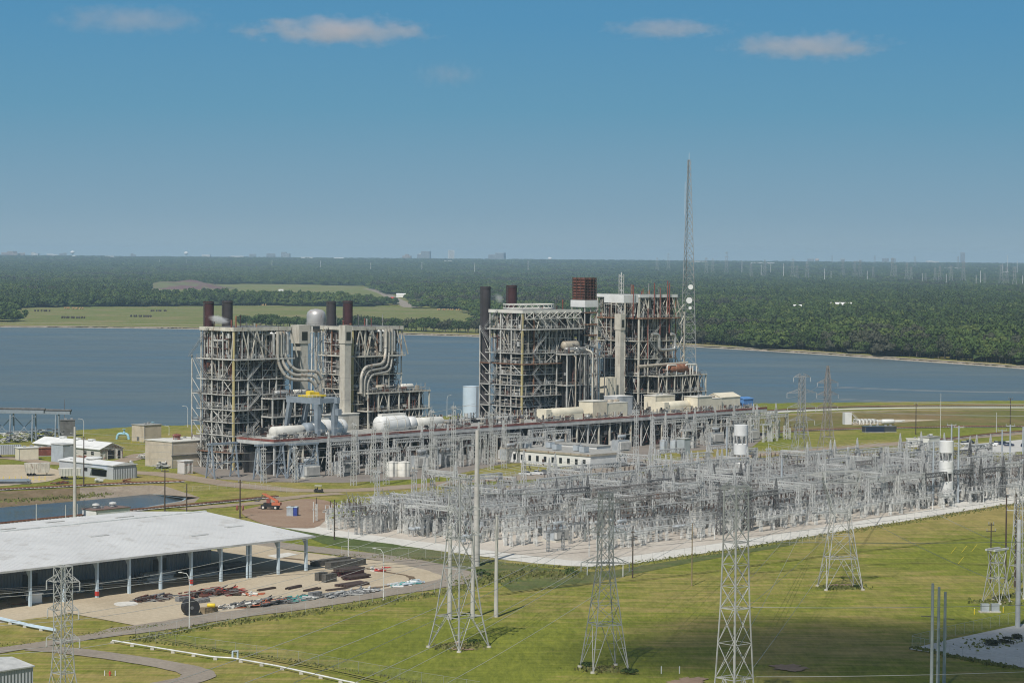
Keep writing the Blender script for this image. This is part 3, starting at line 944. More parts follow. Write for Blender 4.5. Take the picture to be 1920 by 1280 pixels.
# ------------------------------------------------------------------ the skyline far beyond the wood
M['far_white'] = dull('distant white wall', (0.82, 0.80, 0.77), 0.8, 0.08, 0.01)
M['far_grey'] = dull('distant grey wall', (0.34, 0.36, 0.38), 0.8, 0.1, 0.01)
M['far_tan'] = dull('distant tan wall', (0.46, 0.36, 0.30), 0.8, 0.1, 0.01)
def block(px, w, top, D, steps, mat, label, pybase=None):
    """a building on the skyline: storey bands of windows on a stepped body; px: its column in the photo, w and top as seen"""
    hor = 485 + (px - 960) * .00785
    g = far_ground(px, top + 6 if top > hor - 4 else hor + 3.5)
    x, D = g.x, g.y
    m = w * D / F_PX
    h = Z_at(px, top, D) - g.z
    root = thing('distant_building', label, 'building', g, rnd.uniform(-.3, .3), None)
    b, g = MB(), MB()
    dep = max(18, m * 0.5)
    for (x0, x1, f) in steps:
        b.box((m * (x0 - .5), -dep / 2, 0), (m * (x1 - .5), dep / 2, h * f))
        z = 12.0
        while z + 4 < h * f:
            g.box((m * (x0 - .5) + 1, -dep / 2 - 0.25, z), (m * (x1 - .5) - 1, -dep / 2 - 0.02, z + 1.8))
            z += 5.0
    b.build('wall', mat, root)
    if g.v:
        g.build('window_bands_frame', M['glass'], root)
    return root
W_, Gy, Tn = M['far_white'], M['far_grey'], M['far_tan']
for a in [
    (22, 34, 471, 8600, [(0, .35, .8), (.35, .7, 1), (.7, 1, .7)], Tn, 'broad brick red and white block with steps at the start of the skyline'),
    (41, 12, 474, 8800, [(0, 1, 1)], Tn, 'pinkish low block beside the brick skyline block'),
    (66, 14, 473, 8700, [(0, .5, 1), (.5, 1, .8)], W_, 'small pale gabled block between two tan skyline blocks'),
    (98, 20, 476, 8300, [(0, .6, 1), (.6, 1, .85)], W_, 'cream flat roofed hall on the skyline before grey blocks'),
    (118, 14, 474, 9000, [(0, .5, .9), (.5, 1, 1)], Gy, 'hazy grey pair of blocks next to the cream hall'),
    (140, 7, 479, 8500, [(0, 1, 1)], W_, 'tiny white box showing over the dark wood'),
    (206, 16, 480, 8900, [(0, 1, 1)], W_, 'long low white roof just over the wood west of the far water tank'),
    (250, 10, 475, 10500, [(0, .5, 1), (.5, 1, .8)], Gy, 'faint grey block at mid skyline above the clearing'),
    (387, 16, 477.5, 9000, [(0, 1, 1)], W_, 'bright white low hall beside the far water tank'),
    (446, 26, 480, 8800, [(0, 1, 1)], W_, 'very long thin white roof above the pasture stacks'),
    (474, 12, 476, 9800, [(0, 1, 1)], Gy, 'small bluish block at the tail of the long white roof'),
    (508, 16, 475, 10500, [(0, 1, 1)], Gy, 'bluish box shaped block, first of the blue pair'),
    (536, 16, 472.5, 10800, [(0, .55, 1), (.55, 1, .82)], Gy, 'taller bluish block with a lower wing, second of the blue pair'),
    (575, 22, 482, 9600, [(0, 1, 1)], W_, 'low white sheds strung out beyond the blue pair'),
    (635, 18, 483, 9700, [(0, 1, 1)], W_, 'thin white roof over the wood above the water tower'),
    (763, 16, 476.5, 10800, [(0, .3, .75), (.3, .7, 1), (.7, 1, .75)], Tn, 'pale grey peaked hall on the skyline between the stack pairs'),
    (795, 24, 471, 13500, [(0, .3, .7), (.3, 1, 1)], Gy, 'broad blue hazy office block right of the peaked hall'),
    (846, 11, 469, 14500, [(0, 1, 1)], W_, 'slim pale tower faint in the haze'),
    (932, 30, 474, 13000, [(0, .45, .8), (.45, 1, 1)], Gy, 'wide stepped blue block over the twin maroon stacks'),
    (840, 14, 489, 9000, [(0, 1, 1)], W_, 'little white roof in the wood before the slim pale tower'),
    (1310, 30, 489.5, 10500, [(0, 1, 1)], W_, 'long white roofs right beside the lattice mast'),
    (1430, 40, 492, 10500, [(0, 1, 1)], W_, 'long thin white warehouse line on the eastern skyline'),
    (1520, 12, 485, 12500, [(0, 1, 1)], Gy, 'grey block just west of the red topped tank'),
    (1580, 8, 485, 13000, [(0, 1, 1)], Gy, 'small faint block east of the red topped tank'),
    (1611, 11, 487, 12500, [(0, .5, .8), (.5, 1, 1)], Gy, 'dull blue lump of a block in the haze'),
    (1660, 12, 484, 12500, [(0, 1, 1)], Gy, 'square grey block, west one of the twin far blocks'),
    (1675, 9, 484, 12600, [(0, 1, 1)], Gy, 'square grey block, east one of the twin far blocks'),
    (1748, 22, 489, 11500, [(0, .5, 1), (.5, 1, .9)], W_, 'cream domed hall on the eastern skyline'),
    (1785, 30, 501.5, 8600, [(0, 1, 1)], W_, 'white warehouse line in front of the slim grey skyscraper'),
    (1840, 14, 503, 8600, [(0, 1, 1)], W_, 'short white roof near the eastern frame edge'),
    (1805, 8, 473, 15000, [(0, 1, 1)], Gy, 'slim tall grey skyscraper alone in the haze'),
    (1880, 26, 509.5, 7900, [(0, 1, 1)], W_, 'white building among the pylons at the eastern edge'),
]:
    block(*a)
def far_tank(px, top, D, capcol, label):
    g = far_ground(px, 489 + (px - 960) * .00785)
    D = g.y
    h = Z_at(px, top, D) - g.z
    r = 4.2 * D / F_PX
    root = thing('distant_water_tank', label, 'water tower', g)
    b = MB()
    b.lathe([(r * .2, 0), (r * .16, h - r * 1.5)], 10)
    b.build('stem', M['far_white'], root)
    b = MB()
    b.lathe([(r * .3, h - r * 1.5), (r * .8, h - r * 1.2), (r, h - r * .7), (r * .75, h - r * .2), (0.1, h)], 14)
    b.build('tank', capcol, root)
far_tank(349, 471.5, 9500, M['far_white'], 'white bulb water tank far away above the purple field')
far_tank(136, 470, 11500, M['far_white'], 'tiny white water tank faint on the western skyline')
far_tank(789, 475, 10500, M['cream'], 'cream water tank beside the peaked hall')
far_tank(1031, 482, 9800, M['far_white'], 'white water tank in the wood line left of the rusty louvre box')
far_tank(1455, 489, 10500, M['far_white'], 'white water tank over the long white warehouse')
far_tank(1532, 484.5, 11000, M['far_tan'], 'red topped water tank on the eastern skyline')
# sheds half hidden in the wood
def shed(p, w, d_, h, mat, label, rz=0.0):
    root = thing('white_shed', label, 'shed', p, rz)
    b = MB()
    b.box((-w / 2, -d_ / 2, 0), (w / 2, d_ / 2, h))
    b.build('wall', mat, root)
    b = MB()
    for sgn in (-1, 1):
        b.add([(-w / 2 - .4, sgn * (d_ / 2 + .5), h - .1), (w / 2 + .4, sgn * (d_ / 2 + .5), h - .1), (w / 2 + .4, 0, h + d_ * .16), (-w / 2 - .4, 0, h + d_ * .16), (-w / 2 - .4, sgn * (d_ / 2 + .5), h + .2), (w / 2 + .4, sgn * (d_ / 2 + .5), h + .2), (w / 2 + .4, 0, h + d_ * .16 + .3), (-w / 2 - .4, 0, h + d_ * .16 + .3)],
              [(0, 1, 2, 3), (7, 6, 5, 4), (0, 4, 5, 1), (1, 5, 6, 2), (3, 7, 4, 0)])
    b.build('roof', mat, root)
    return root
g_ = G(1575, 590)
shed(Vector((g_.x, g_.y, 0)), 36, 22, 16, M['far_white'], 'long white roofed barn in the green wood beyond the lake')
g_ = G(1495, 592)
shed(Vector((g_.x, g_.y, 0)), 12, 10, 15.5, M['far_white'], 'small white shed in the wood beside the long barn')
g_ = G(752, 557)
shed(Vector((g_.x, g_.y, 0)), 20, 12, 6, M['far_white'], 'white hut beside the far road junction')
g_ = G(527, 549)
shed(Vector((g_.x, g_.y, 0)), 11, 8, 7, M['far_white'], 'white box on the far clearing')
b = MB()
g_ = G(715, 566)
b.box((-27, -6, 0), (27, 6, 6))
b.box((-27, -5, 6), (20, 5, 8))
b.box((21, -5, 6), (27, 5, 9.5))
tag(b.build('red_trailer', dull('bright red cover', (0.8, 0.02, 0.03), 0.6, 0.1, 0.1), None, False, g_, -0.35), 'bright red covered trailer by the far road', 'trailer')

# pylons far away over the wood on the eastern side
def far_pylon(h, w, kind):
    root = thing('distant_pylon', 'x', 'pylon')
    b = MB()
    if kind == 0:
        zs = [0, h * .45, h]
        ws = [w, w * .45, w * .22]
        for i in range(2):
            for sx in (-1, 1):
                for sy in (-1, 1):
                    b.bar((sx * ws[i] / 2, sy * ws[i] / 2, zs[i]), (sx * ws[i + 1] / 2, sy * ws[i + 1] / 2, zs[i + 1]), .5)
        k = 7
        for i in range(k):
            z0, z1 = h * i / k, h * (i + 1) / k
            f = lambda z: float(np.interp(z, zs, ws)) / 2
            b.bar((-f(z0), -f(z0), z0), (f(z1), -f(z1), z1), .35)
            b.bar((f(z0), -f(z0), z0), (-f(z1), -f(z1), z1), .35)
        b.build('lattice', M['galv_md'], root)
        c = MB()
        for i, z in enumerate((h * .62, h * .78, h * .93)):
            c.bar((-w * (.62 - .1 * i), 0, z), (w * (.62 - .1 * i), 0, z), .5)
        c.build('crossarm_lattice', M['galv_md'], root)
    else:
        b.tube([(0, 0, 0), (0, 0, h)], [1.0, .6], 8)
        b.build('pole', M['galv_lt'], root)
        c = MB()
        for z in (h * .75, h * .92):
            c.bar((-2.5, 0, z), (2.5, 0, z), .5)
        c.build('crossarm_lattice', M['galv_md'], root)
    return root
fp = [far_pylon(58, 15, 0), far_pylon(42, 0, 1)]
used_fp = [False, False]
spots = [(1232, 514, 30, 0), (1253, 512, 36, 0), (1324, 520, 36, 0), (1336, 520, 34, 0), (1362, 518, 45, 0), (1408, 526, 30, 0), (1427, 524, 26, 1), (1434, 525, 36, 0), (1469, 526, 30, 1), (1486, 528, 42, 0), (1494, 530, 30, 0), (1513, 530, 38, 0), (1546, 532, 26, 1), (1558, 530, 20, 1), (1580, 524, 34, 0), (1602, 525, 34, 0), (1612, 526, 36, 0), (1626, 532, 22, 1), (1637, 528, 26, 0), (1673, 527, 42, 0), (1679, 528, 30, 0), (1700, 533, 38, 0), (1708, 532, 30, 0), (1729, 536, 22, 1), (1735, 536, 22, 0), (1753, 534, 30, 0), (1762, 537, 36, 0), (1774, 540, 24, 1), (1783, 536, 36, 0), (1806, 538, 46, 0), (1830, 542, 24, 1), (1838, 540, 30, 1), (1846, 540, 26, 0), (1877, 540, 42, 0), (1887, 541, 38, 0), (1902, 544, 42, 0), (1917, 545, 26, 1), (1889, 516, 36, 1), (1880, 520, 24, 1), (1907, 518, 28, 1), (1391, 516, 26, 1), (1445, 516, 20, 1), (510, 504, 16, 1), (601, 508, 18, 1), (695, 511, 18, 1), (791, 513, 20, 1), (890, 517, 22, 1), (990, 514, 24, 1), (349, 500, 12, 1), (299, 498, 10, 1), (1560, 496, 16, 0), (1640, 500, 20, 0), (1715, 506, 24, 0), (1796, 512, 30, 0)]
for (px, yb, hp, kd) in spots:
    g_ = far_ground(px, yb)
    o = fp[kd]
    side = 'eastern wood' if px > 1200 else 'wood behind the pasture'
    lab = ('faint lattice pylon standing out of the far ' if kd == 0 else 'pale slim line pole standing out of the far ') + side
    grp = lab + ' group'
    base_h = 58 if kd == 0 else 42
    want = hp * g_.y / F_PX + 4
    if used_fp[kd]:
        o = dup(o, g_, rnd.uniform(-.5, .5), lab, grp)
    else:
        used_fp[kd] = True
        o.location = g_
        o['label'], o['group'] = lab, grp
    o.scale = (min(1.4, want / base_h) ,) * 2 + (want / base_h,)

# ------------------------------------------------------------------ clouds and haze
def cloud_mat(name, density, scale, thr, soft, seed, col=(0.93, 0.91, 0.93), stretch=(1, 1, 1)):
    m = bpy.data.materials.new(name)
    m.use_nodes = True
    n, l = m.node_tree.nodes, m.node_tree.links
    for x in list(n):
        if x.type == 'BSDF_PRINCIPLED':
            n.remove(x)
    out = n['Material Output']
    pv = n.new('ShaderNodeVolumePrincipled')
    pv.inputs['Color'].default_value = (*col, 1)
    pv.inputs['Anisotropy'].default_value = 0.1
    tc = n.new('ShaderNodeTexCoord')
    mp = n.new('ShaderNodeMapping')
    mp.inputs['Location'].default_value = (seed, seed * 1.7, seed * .3)
    mp.inputs['Scale'].default_value = stretch
    l.new(tc.outputs['Object'], mp.inputs['Vector'])
    ns_ = n.new('ShaderNodeTexNoise')
    ns_.inputs['Scale'].default_value = scale
    ns_.inputs['Detail'].default_value = 6
    ns_.inputs['Roughness'].default_value = 0.6
    l.new(mp.outputs[0], ns_.inputs['Vector'])
    ln = n.new('ShaderNodeVectorMath')
    ln.operation = 'LENGTH'
    l.new(tc.outputs['Object'], ln.inputs[0])
    # density = smooth(noise*1.2 + (1 - r) * k - thr)
    a = n.new('ShaderNodeMath'); a.operation = 'MULTIPLY_ADD'
    l.new(ln.outputs['Value'], a.inputs[0]); a.inputs[1].default_value = -soft; a.inputs[2].default_value = soft - thr
    c = n.new('ShaderNodeMath'); c.operation = 'ADD'
    l.new(a.outputs[0], c.inputs[0]); l.new(ns_.outputs['Fac'], c.inputs[1])
    d = n.new('ShaderNodeMapRange')
    d.inputs['From Min'].default_value = 0.0
    d.inputs['From Max'].default_value = 0.45
    d.inputs['To Max'].default_value = density
    l.new(c.outputs[0], d.inputs['Value'])
    l.new(d.outputs[0], pv.inputs['Density'])
    l.new(pv.outputs[0], out.inputs['Volume'])
    return m
def ball(name, mat, loc, scale, rz=0.0, n=20):
    b = MB()
    b.lathe([(max(0.001, math.sin(math.pi * i / 10)), -math.cos(math.pi * i / 10)) for i in range(11)], n)
    o = b.build(name, mat)
    o.location, o.scale = loc, scale
    o.rotation_euler.z = rz
    return o
def cloud(px, py, wpx, hpx, D, dens, label, seed, thr=0.62, soft=0.8, scale=1.6):
    d = ray(px, py)
    k = D / d.y
    loc = (d.x * k, D, CAM_H + d.z * k)
    m = D / F_PX
    o = ball('cloud', cloud_mat('cloud vapour', dens, scale, thr, soft, seed, (.96, .89, .91), (3.6, 2.0, 1.1)), loc, (wpx * m * .5, wpx * m * .38, hpx * m * .5))
    tag(o, label, 'cloud')
    return o
CLOUDS = [(632, 58, 520, 80, 12000, 0.0052, 'brightest long flat bottomed cloud, highest peak of the sky on the west', 3.1, .72, .62),
          (1250, 54, 330, 54, 12500, 0.0036, 'small pinkish arched cloud over the lattice mast', 7.7, .70, .62),
          (1515, 88, 440, 70, 12000, 0.0042, 'wide pinkish flat cloud in the eastern sky', 5.2, .70, .62),
          (245, 38, 420, 72, 13000, 0.0014, 'barely visible thin cloud veil in the western corner of the sky', 9.3, .66, .62),
          (840, 140, 180, 66, 13000, 0.0013, 'faintest small wisp of cloud below the bright one', 11.9, .66, .62)]
for c in CLOUDS:
    cloud(*c[:7], c[7], c[8], c[9])
# the cloud overhead, out of the photo's frame, that shades the grass at the bottom corner
d_ = sd / sd.z
sh = G(1790, 1228)
c_ = sh + d_ * 420
tag(ball('cloud', cloud_mat('cloud vapour', 0.04, 1.5, .55, 1.0, 2.0), (c_.x, c_.y, c_.z), (105, 55, 40), R(-8)), 'low cloud overhead whose shade darkens the grass near the three poles', 'cloud')

hz = MB()
hz.box((-19500, -3500, -4), (19500, 23600, 165))
hm = bpy.data.materials.new('haze air')
hm.use_nodes = True
hn = hm.node_tree.nodes
for x in list(hn):
    if x.type == 'BSDF_PRINCIPLED':
        hn.remove(x)
pv = hn.new('ShaderNodeVolumePrincipled')
pv.inputs['Color'].default_value = (0.56, 0.79, 1.0, 1)
pv.inputs['Density'].default_value = 4.4e-5
pv.inputs['Anisotropy'].default_value = 0.0
hm.node_tree.links.new(pv.outputs[0], hn['Material Output'].inputs['Volume'])
struct(hz.build('haze', hm), 'stuff')
# ------------------------------------------------------------------ the power plant, in its own axes (x = u, y = v)
DECK_Z = 13.8
def lattice_col(b, x, y, z0, z1, w0, w1, n, leg=0.14, br=0.08, m=0):
    """square lattice mast: four legs and zigzag bracing on each face"""
    f = lambda z: (w0 + (w1 - w0) * (z - z0) / (z1 - z0)) / 2
    for sx in (-1, 1):
        for sy in (-1, 1):
            b.bar((x + sx * f(z0), y + sy * f(z0), z0), (x + sx * f(z1), y + sy * f(z1), z1), leg, None, m, False)
    for i in range(n):
        a, c = z0 + (z1 - z0) * i / n, z0 + (z1 - z0) * (i + 1) / n
        p, q = f(a), f(c)
        s = 1 if i % 2 else -1
        b.bar((x - s * p, y - p, a), (x + s * q, y - q, c), br, None, m, False)
        b.bar((x - s * p, y + p, a), (x + s * q, y + q, c), br, None, m, False)
        b.bar((x - p, y - s * p, a), (x - q, y + s * q, c), br, None, m, False)
        b.bar((x + p, y - s * p, a), (x + q, y + s * q, c), br, None, m, False)
def lattice_beam(b, p0, p1, h, w, n, ch=0.13, br=0.07, m=0):
    p0, p1 = Vector(p0), Vector(p1)
    d = (p1 - p0).normalized()
    s = Vector((-d.y, d.x, 0)).normalized() * (w / 2)
    up = Vector((0, 0, h))
    for q in (s, -s):
        b.bar(p0 + q, p1 + q, ch, None, m, False)
        b.bar(p0 + q + up, p1 + q + up, ch, None, m, False)
        for i in range(n):
            a, c = p0 + (p1 - p0) * (i / n), p0 + (p1 - p0) * ((i + 1) / n)
            b.bar(a + q + (up if i % 2 else up * 0), c + q + (up * 0 if i % 2 else up), br, None, m, False)
    for i in range(n + 1):
        a = p0 + (p1 - p0) * (i / n)
        b.bar(a + s, a - s + up * 0, br, None, m, False)
        b.bar(a + s + up, a - s + up, br, None, m, False)
def rail(b, pts, h=1.15, step=2.2, r=0.06, m=0, closed=False):
    pts = [Vector(p) for p in pts]
    if closed:
        pts = pts + [pts[0]]
    for a, c in zip(pts[:-1], pts[1:]):
        n = max(1, int((c - a).length / step))
        for i in range(n + 1):
            p = a + (c - a) * (i / n)
            b.bar(p, p + Vector((0, 0, h)), r * 1.1, None, m, False)
        for z in (h, h * .55):
            b.bar(a + Vector((0, 0, z)), c + Vector((0, 0, z)), r, None, m, False)
def bend(pts, rad, k=5):
    """round off the corners of a polyline"""
    pts = [Vector(p) for p in pts]
    out = [pts[0]]
    for a, p, c in zip(pts[:-2], pts[1:-1], pts[2:]):
        r1 = min(rad, (a - p).length * .49, (c - p).length * .49)
        s, e = p + (a - p).normalized() * r1, p + (c - p).normalized() * r1
        for i in range(k + 1):
            t = i / k
            out.append(s * (1 - t) ** 2 + p * 2 * t * (1 - t) + e * t * t)
    out.append(pts[-1])
    return out
def vessel(b, c, r, L, axis='X', n=14, m=0):
    prof = [(r * .05, -L / 2 - r * .45), (r * .6, -L / 2 - r * .35), (r * .92, -L / 2 - r * .12), (r, -L / 2), (r, L / 2), (r * .92, L / 2 + r * .12), (r * .6, L / 2 + r * .35), (r * .05, L / 2 + r * .45)]
    b.lathe(prof, n, c, m, axis)

PIPE_MATS = ['silver', 'lag_tan', 'steel_lt', 'darkgrey', 'galv_md', 'rust_dk', 'galv', 'galv_dk', 'darkgrey', 'black']
def clutter(root, rg, x0, x1, y0, y1, z0, z1, face, n, name='pipework', rusty=0.0):
    """the tangle of small pipes, valves, cable trays, ducts and motors of one storey, near its outer face"""
    b = MB()
    mats = [M[k] for k in PIPE_MATS]
    def pick():
        if rg.random() < rusty:
            return 5
        return rg.randrange(10)
    for i in range(n):
        k = rg.random()
        d = rg.uniform(0.25, 2.1)
        if face == 'x':     # along x, at y near y0
            f = lambda q, e=0.0, z=0.0: (x0 + q * (x1 - x0), y0 + d + e, z)
            L = x1 - x0
        else:
            f = lambda q, e=0.0, z=0.0: (x0 + d + e, y0 + q * (y1 - y0), z)
            L = y1 - y0
        q = rg.uniform(0.02, 0.95)
        zz = rg.uniform(z0 + .4, z1 - .5)
        if k < 0.36:        # vertical pipe
            r = rg.choice((.07, .1, .13, .18, .28))
            b.tube([f(q, 0, z0), f(q, 0, z1)], r, 6, pick())
        elif k < 0.66:      # horizontal pipe with a drop
            r = rg.choice((.07, .1, .14, .22))
            q2 = min(.98, q + rg.uniform(3, 10) / L)
            pp = [f(q, 0, zz), f(q2, 0, zz)]
            if rg.random() < .5:
                pp.append(f(q2, 0, rg.choice((z0, z1))))
            b.tube(bend(pp, .6, 3) if len(pp) > 2 else pp, r, 6, pick())
        elif k < 0.80:      # box: cabinet, motor, duct
            w, h = rg.uniform(.5, 2.0), rg.uniform(.6, 2.2)
            p = f(q, 0, z0 + .05 if rg.random() < .6 else zz - h * .5)
            b.box((p[0] - w / 2, p[1] - .5, p[2]), (p[0] + w / 2, p[1] + .5, p[2] + h), pick())
        elif k < 0.90:      # little vessel
            r = rg.uniform(.35, .8)
            p = f(q, .4, z0 + r + .4)
            vessel(b, p, r, rg.uniform(1.2, 3.2), 'X' if face == 'x' else 'Y', 8, pick())
        else:               # hanger or strut at a slant
            q2 = min(.98, q + rg.uniform(2, 6) / L)
            b.bar(f(q, 0, z0), f(q2, 0, z1), .18, None, pick(), False)
    return b.build(name, mats, root, True)

def stairs(b, x, y, z0, z1, L, axis, m=0, w=1.0):
    """one straight flight with two stringers, treads and handrails"""
    n = max(4, int((z1 - z0) / .5))
    for o in (0, w):
        a = (x, y + o, z0) if axis == 'x' else (x + o, y, z0)
        c = (x + L, y + o, z1) if axis == 'x' else (x + o, y + L, z1)
        b.bar(a, c, .07, .17, m, False)
        b.bar((a[0], a[1], a[2] + 1), (c[0], c[1], c[2] + 1), .05, None, m, False)
    for i in range(n):
        t = (i + .5) / n
        p = (x + L * t, y, z0 + (z1 - z0) * t) if axis == 'x' else (x, y + L * t, z0 + (z1 - z0) * t)
        q = (p[0], p[1] + w, p[2]) if axis == 'x' else (p[0] + w, p[1], p[2])
        b.bar(p, q, .3, .06, m, False)

def boiler_house(label, s, lu, lv, floors, top, seed, steel='steel_lt', roofed=True, fascia='steel_cream', outrig=6.0, corner='yellowed', t=30.0, low=(8, 30, 29.0), rusty=0.06, dens=1.0):
    """open steel boiler house: columns, a floor with railing per storey, bracing, dark casing inside, pipework, stairs, roof; returns its Empty"""
    rg = random.Random(seed)
    root = thing('boiler_house', label, 'boiler house', P(s, t), ROT)
    st = M[steel]
    ztop = top
    zs = [f for f in floors]
    zmain = zs[-1]
    # column grid
    nx, ny = max(3, round(lu / 7.2)), max(2, round(lv / 7.5))
    gx = [lu * i / nx for i in range(nx + 1)]
    gy = [lv * i / ny for i in range(ny + 1)]
    for i, x in enumerate(gx):
        for j, y in enumerate(gy):
            edge = i in (0, nx) or j in (0, ny)
            if not edge:
                continue
            b = MB()
            w = .85 if (i, j) == (0, 0) else rg.choice((.42, .5, .58))
            zt = ztop if (i < nx or lu < 25) else ztop
            b.bar((x, y, 0), (x, y, zt), w, w * .8)
            mt = M[corner] if (i, j) == (0, 0) else (st if rg.random() > rusty * 1.5 else M['steel_rust'])
            b.build('column', mt, root)
    # storeys
    casing_in = 2.3
    for k, z in enumerate(zs):
        b = MB()
        ox, oy = (outrig if k % 2 == 0 else outrig * .45), (1.6 if k % 3 == 0 else 0.0)
        last = z == zmain
        if last:
            ox, oy = outrig * .5, 2.0
        # slab, then edge beams proud of it
        b.box((-oy * .0 - .3, -oy, z - .22), (lu + .3, lv + (ox if k % 2 == 0 else 0), z), 0)
        d = .42 if not last else .6
        b.box((-.45, -.42 - oy, z - d - .01), (lu + .45, -.05 - oy, z - .02), 1)
        b.box((-.47, -.05 - oy, z - d), (-.1, lv + ox * .9, z - .021), 1)
        b.box((lu + .1, -.05 - oy, z - d), (lu + .46, lv, z - .021), 1)
        for x in gx[1:-1]:
            b.bar((x, 0, z - .5), (x, lv, z - .5), .25, .5, 1, False)
        fl = b.build('floor', [M['grate'], st if rg.random() > rusty else M['steel_rust']], root)
        r_ = MB()
        rail(r_, [(lu + .3, -oy - .1, z), (-.3, -oy - .1, z), (-.3, lv + ox * .9, z)], 1.15, 2.4, .07)
        r_.build('railing_lattice', st, fl)
    # left outrigger (stair tower) posts
    b = MB()
    for y in (lv + outrig * .95,):
        for x in (-.2, 4.5):
            b.bar((x, y, 0), (x, y, zmain + (1 if x < 0 else -8)), .4, None, 0)
    for a, c in zip([0] + zs[:-1], zs):
        b.bar((-.2, lv, a), (-.2, lv + outrig * .95, c), .2, None, 0, False)
    b.build('outrigger_frame', st, root)
    # bracing, face by face
    zz = [0.0] + zs + ([ztop] if ztop > zmain + 3 else [])
    for face in ('x', 'y'):
        b = MB()
        g = gx if face == 'x' else gy
        for i in range(len(g) - 1):
            for k in range(len(zz) - 1):
                if rg.random() > .28:
                    continue
                a, c = zz[k], zz[k + 1]
                f = (lambda q, z: (q, -.12, z)) if face == 'x' else (lambda q, z: (-.12, q, z))
                kind = rg.random()
                w = rg.choice((.17, .2, .25))
                if kind < .35:
                    b.bar(f(g[i], a), f(g[i + 1], c), w, None, 0, False)
                    b.bar(f(g[i + 1], a), f(g[i], c), w, None, 0, False)
                elif kind < .6:
                    b.bar(f(g[i], a), f(g[i + 1], c), w, None, 0, False)
                elif kind < .8:
                    b.bar(f(g[i + 1], a), f(g[i], c), w, None, 0, False)
                else:
                    mm = (g[i] + g[i + 1]) / 2
                    b.bar(f(g[i], a), f(mm, c), w, None, 0, False)
                    b.bar(f(g[i + 1], a), f(mm, c), w, None, 0, False)
        b.build('brace_lattice', st, root)
    # girts and secondary posts between the main columns, carried by the column line
    b = MB()
    for z in zs:
        b.bar((-.1, -.1, z - .3), (lu, -.1, z - .3), .2, None, 0, False)
        b.bar((-.1, -.1, z - .3), (-.1, lv, z - .3), .2, None, 0, False)
    for k in range(len(zz) - 1):
        a, c = zz[k], zz[k + 1]
        for i in range(nx):
            if rg.random() < .6:
                q = gx[i] + (gx[i + 1] - gx[i]) * rg.choice((.33, .5, .66))
                b.bar((q, -.1, a), (q, -.1, c), .26, None, 0, False)
            if rg.random() < .5:
                z = a + (c - a) * rg.uniform(.35, .65)
                b.bar((gx[i], -.1, z), (gx[i + 1], -.1, z), .2, None, 0, False)
        for j in range(ny):
            if rg.random() < .6:
                q = gy[j] + (gy[j + 1] - gy[j]) * rg.choice((.33, .5, .66))
                b.bar((-.1, q, a), (-.1, q, c), .26, None, 0, False)
            if rg.random() < .5:
                z = a + (c - a) * rg.uniform(.35, .65)
                b.bar((-.1, gy[j], z), (-.1, gy[j + 1], z), .2, None, 0, False)
    b.build('girt_lattice', M['steel_lt'] if rg.random() < .5 else M['steel_cream'], root)
    # the boiler itself: a dark casing in stepped boxes with ribs (buckstays)
    b = MB()
    cx0, cx1, cy0, cy1 = casing_in, lu - casing_in * .9, casing_in, lv - 1.5
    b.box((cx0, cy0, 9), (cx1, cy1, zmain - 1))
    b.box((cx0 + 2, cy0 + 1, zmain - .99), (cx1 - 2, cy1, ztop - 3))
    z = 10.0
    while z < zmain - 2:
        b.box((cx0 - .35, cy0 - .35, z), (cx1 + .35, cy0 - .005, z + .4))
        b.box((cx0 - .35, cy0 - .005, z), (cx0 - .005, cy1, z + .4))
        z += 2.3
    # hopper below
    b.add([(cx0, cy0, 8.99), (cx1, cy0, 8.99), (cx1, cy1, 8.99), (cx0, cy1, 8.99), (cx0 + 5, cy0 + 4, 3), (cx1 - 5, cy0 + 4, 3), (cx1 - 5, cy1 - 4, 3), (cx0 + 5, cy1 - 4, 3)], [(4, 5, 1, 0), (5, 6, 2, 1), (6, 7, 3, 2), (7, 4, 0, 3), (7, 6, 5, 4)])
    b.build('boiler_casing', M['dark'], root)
    # pipework per storey on both faces
    for k in range(len(zz) - 1):
        a, c = zz[k], zz[k + 1]
        n = int((lu * 3.0 + 8) * (c - a) / 6.5 * dens * (1.5 if k == len(zz) - 2 else 1))
        clutter(root, rg, .5, lu - .5, .2, 0, a, c - .6, 'x', n, rusty=rusty)
        clutter(root, rg, .2, 0, .5, lv - .5, a, c - .6, 'y', int(n * lv / lu), rusty=rusty)
    # stairs climbing the right face near the corner
    b = MB()
    x = rg.uniform(4, 7)
    for k in range(len(zz) - 1):
        a, c = zz[k], zz[k + 1]
        L = (c - a) * 1.15
        if k % 2 == 0:
            stairs(b, x, -1.5, a, c, L, 'x', 0, .75)
        else:
            stairs(b, x + L, -1.5, a, c, -L, 'x', 0, .75)
    b.build('staircase', M['galv'], root)
    b = MB()
    for k in range(len(zz) - 1):
        a, c = zz[k], zz[k + 1]
        stairs(b, -1.7, lv * .72 if k % 2 == 0 else lv * .72 + (c - a), a, c, (c - a) * (1 if k % 2 == 0 else -1), 'y')
    b.build('staircase', M['galv_md'], root)
    # roof: fascia, deck, raking trusses of the top storey, vent pipes
    if roofed:
        b = MB()
        b.box((-.5, -.5, ztop), (lu + .5, lv + .4, ztop + .35), 0)
        b.box((-.6, -.64, ztop - 1.0), (lu + .6, -.51, ztop + .5), 1)
        b.box((-.64, -.51, ztop - 1.0), (-.51, lv + .5, ztop + .5), 1)
        b.build('roof', [M['galv_dk'], M[fascia]], root)
    b = MB()
    for x in gx[1:]:
        if rg.random() < .8:
            b.bar((x - 3.3, -.3, ztop - .5), (x, -.9, zmain), .38, None, 0, False)
        if rg.random() < .5:
            b.bar((x - 3.3, -.3, ztop - .5), (x - 6.6, -.9, zmain), .38, None, 0, False)
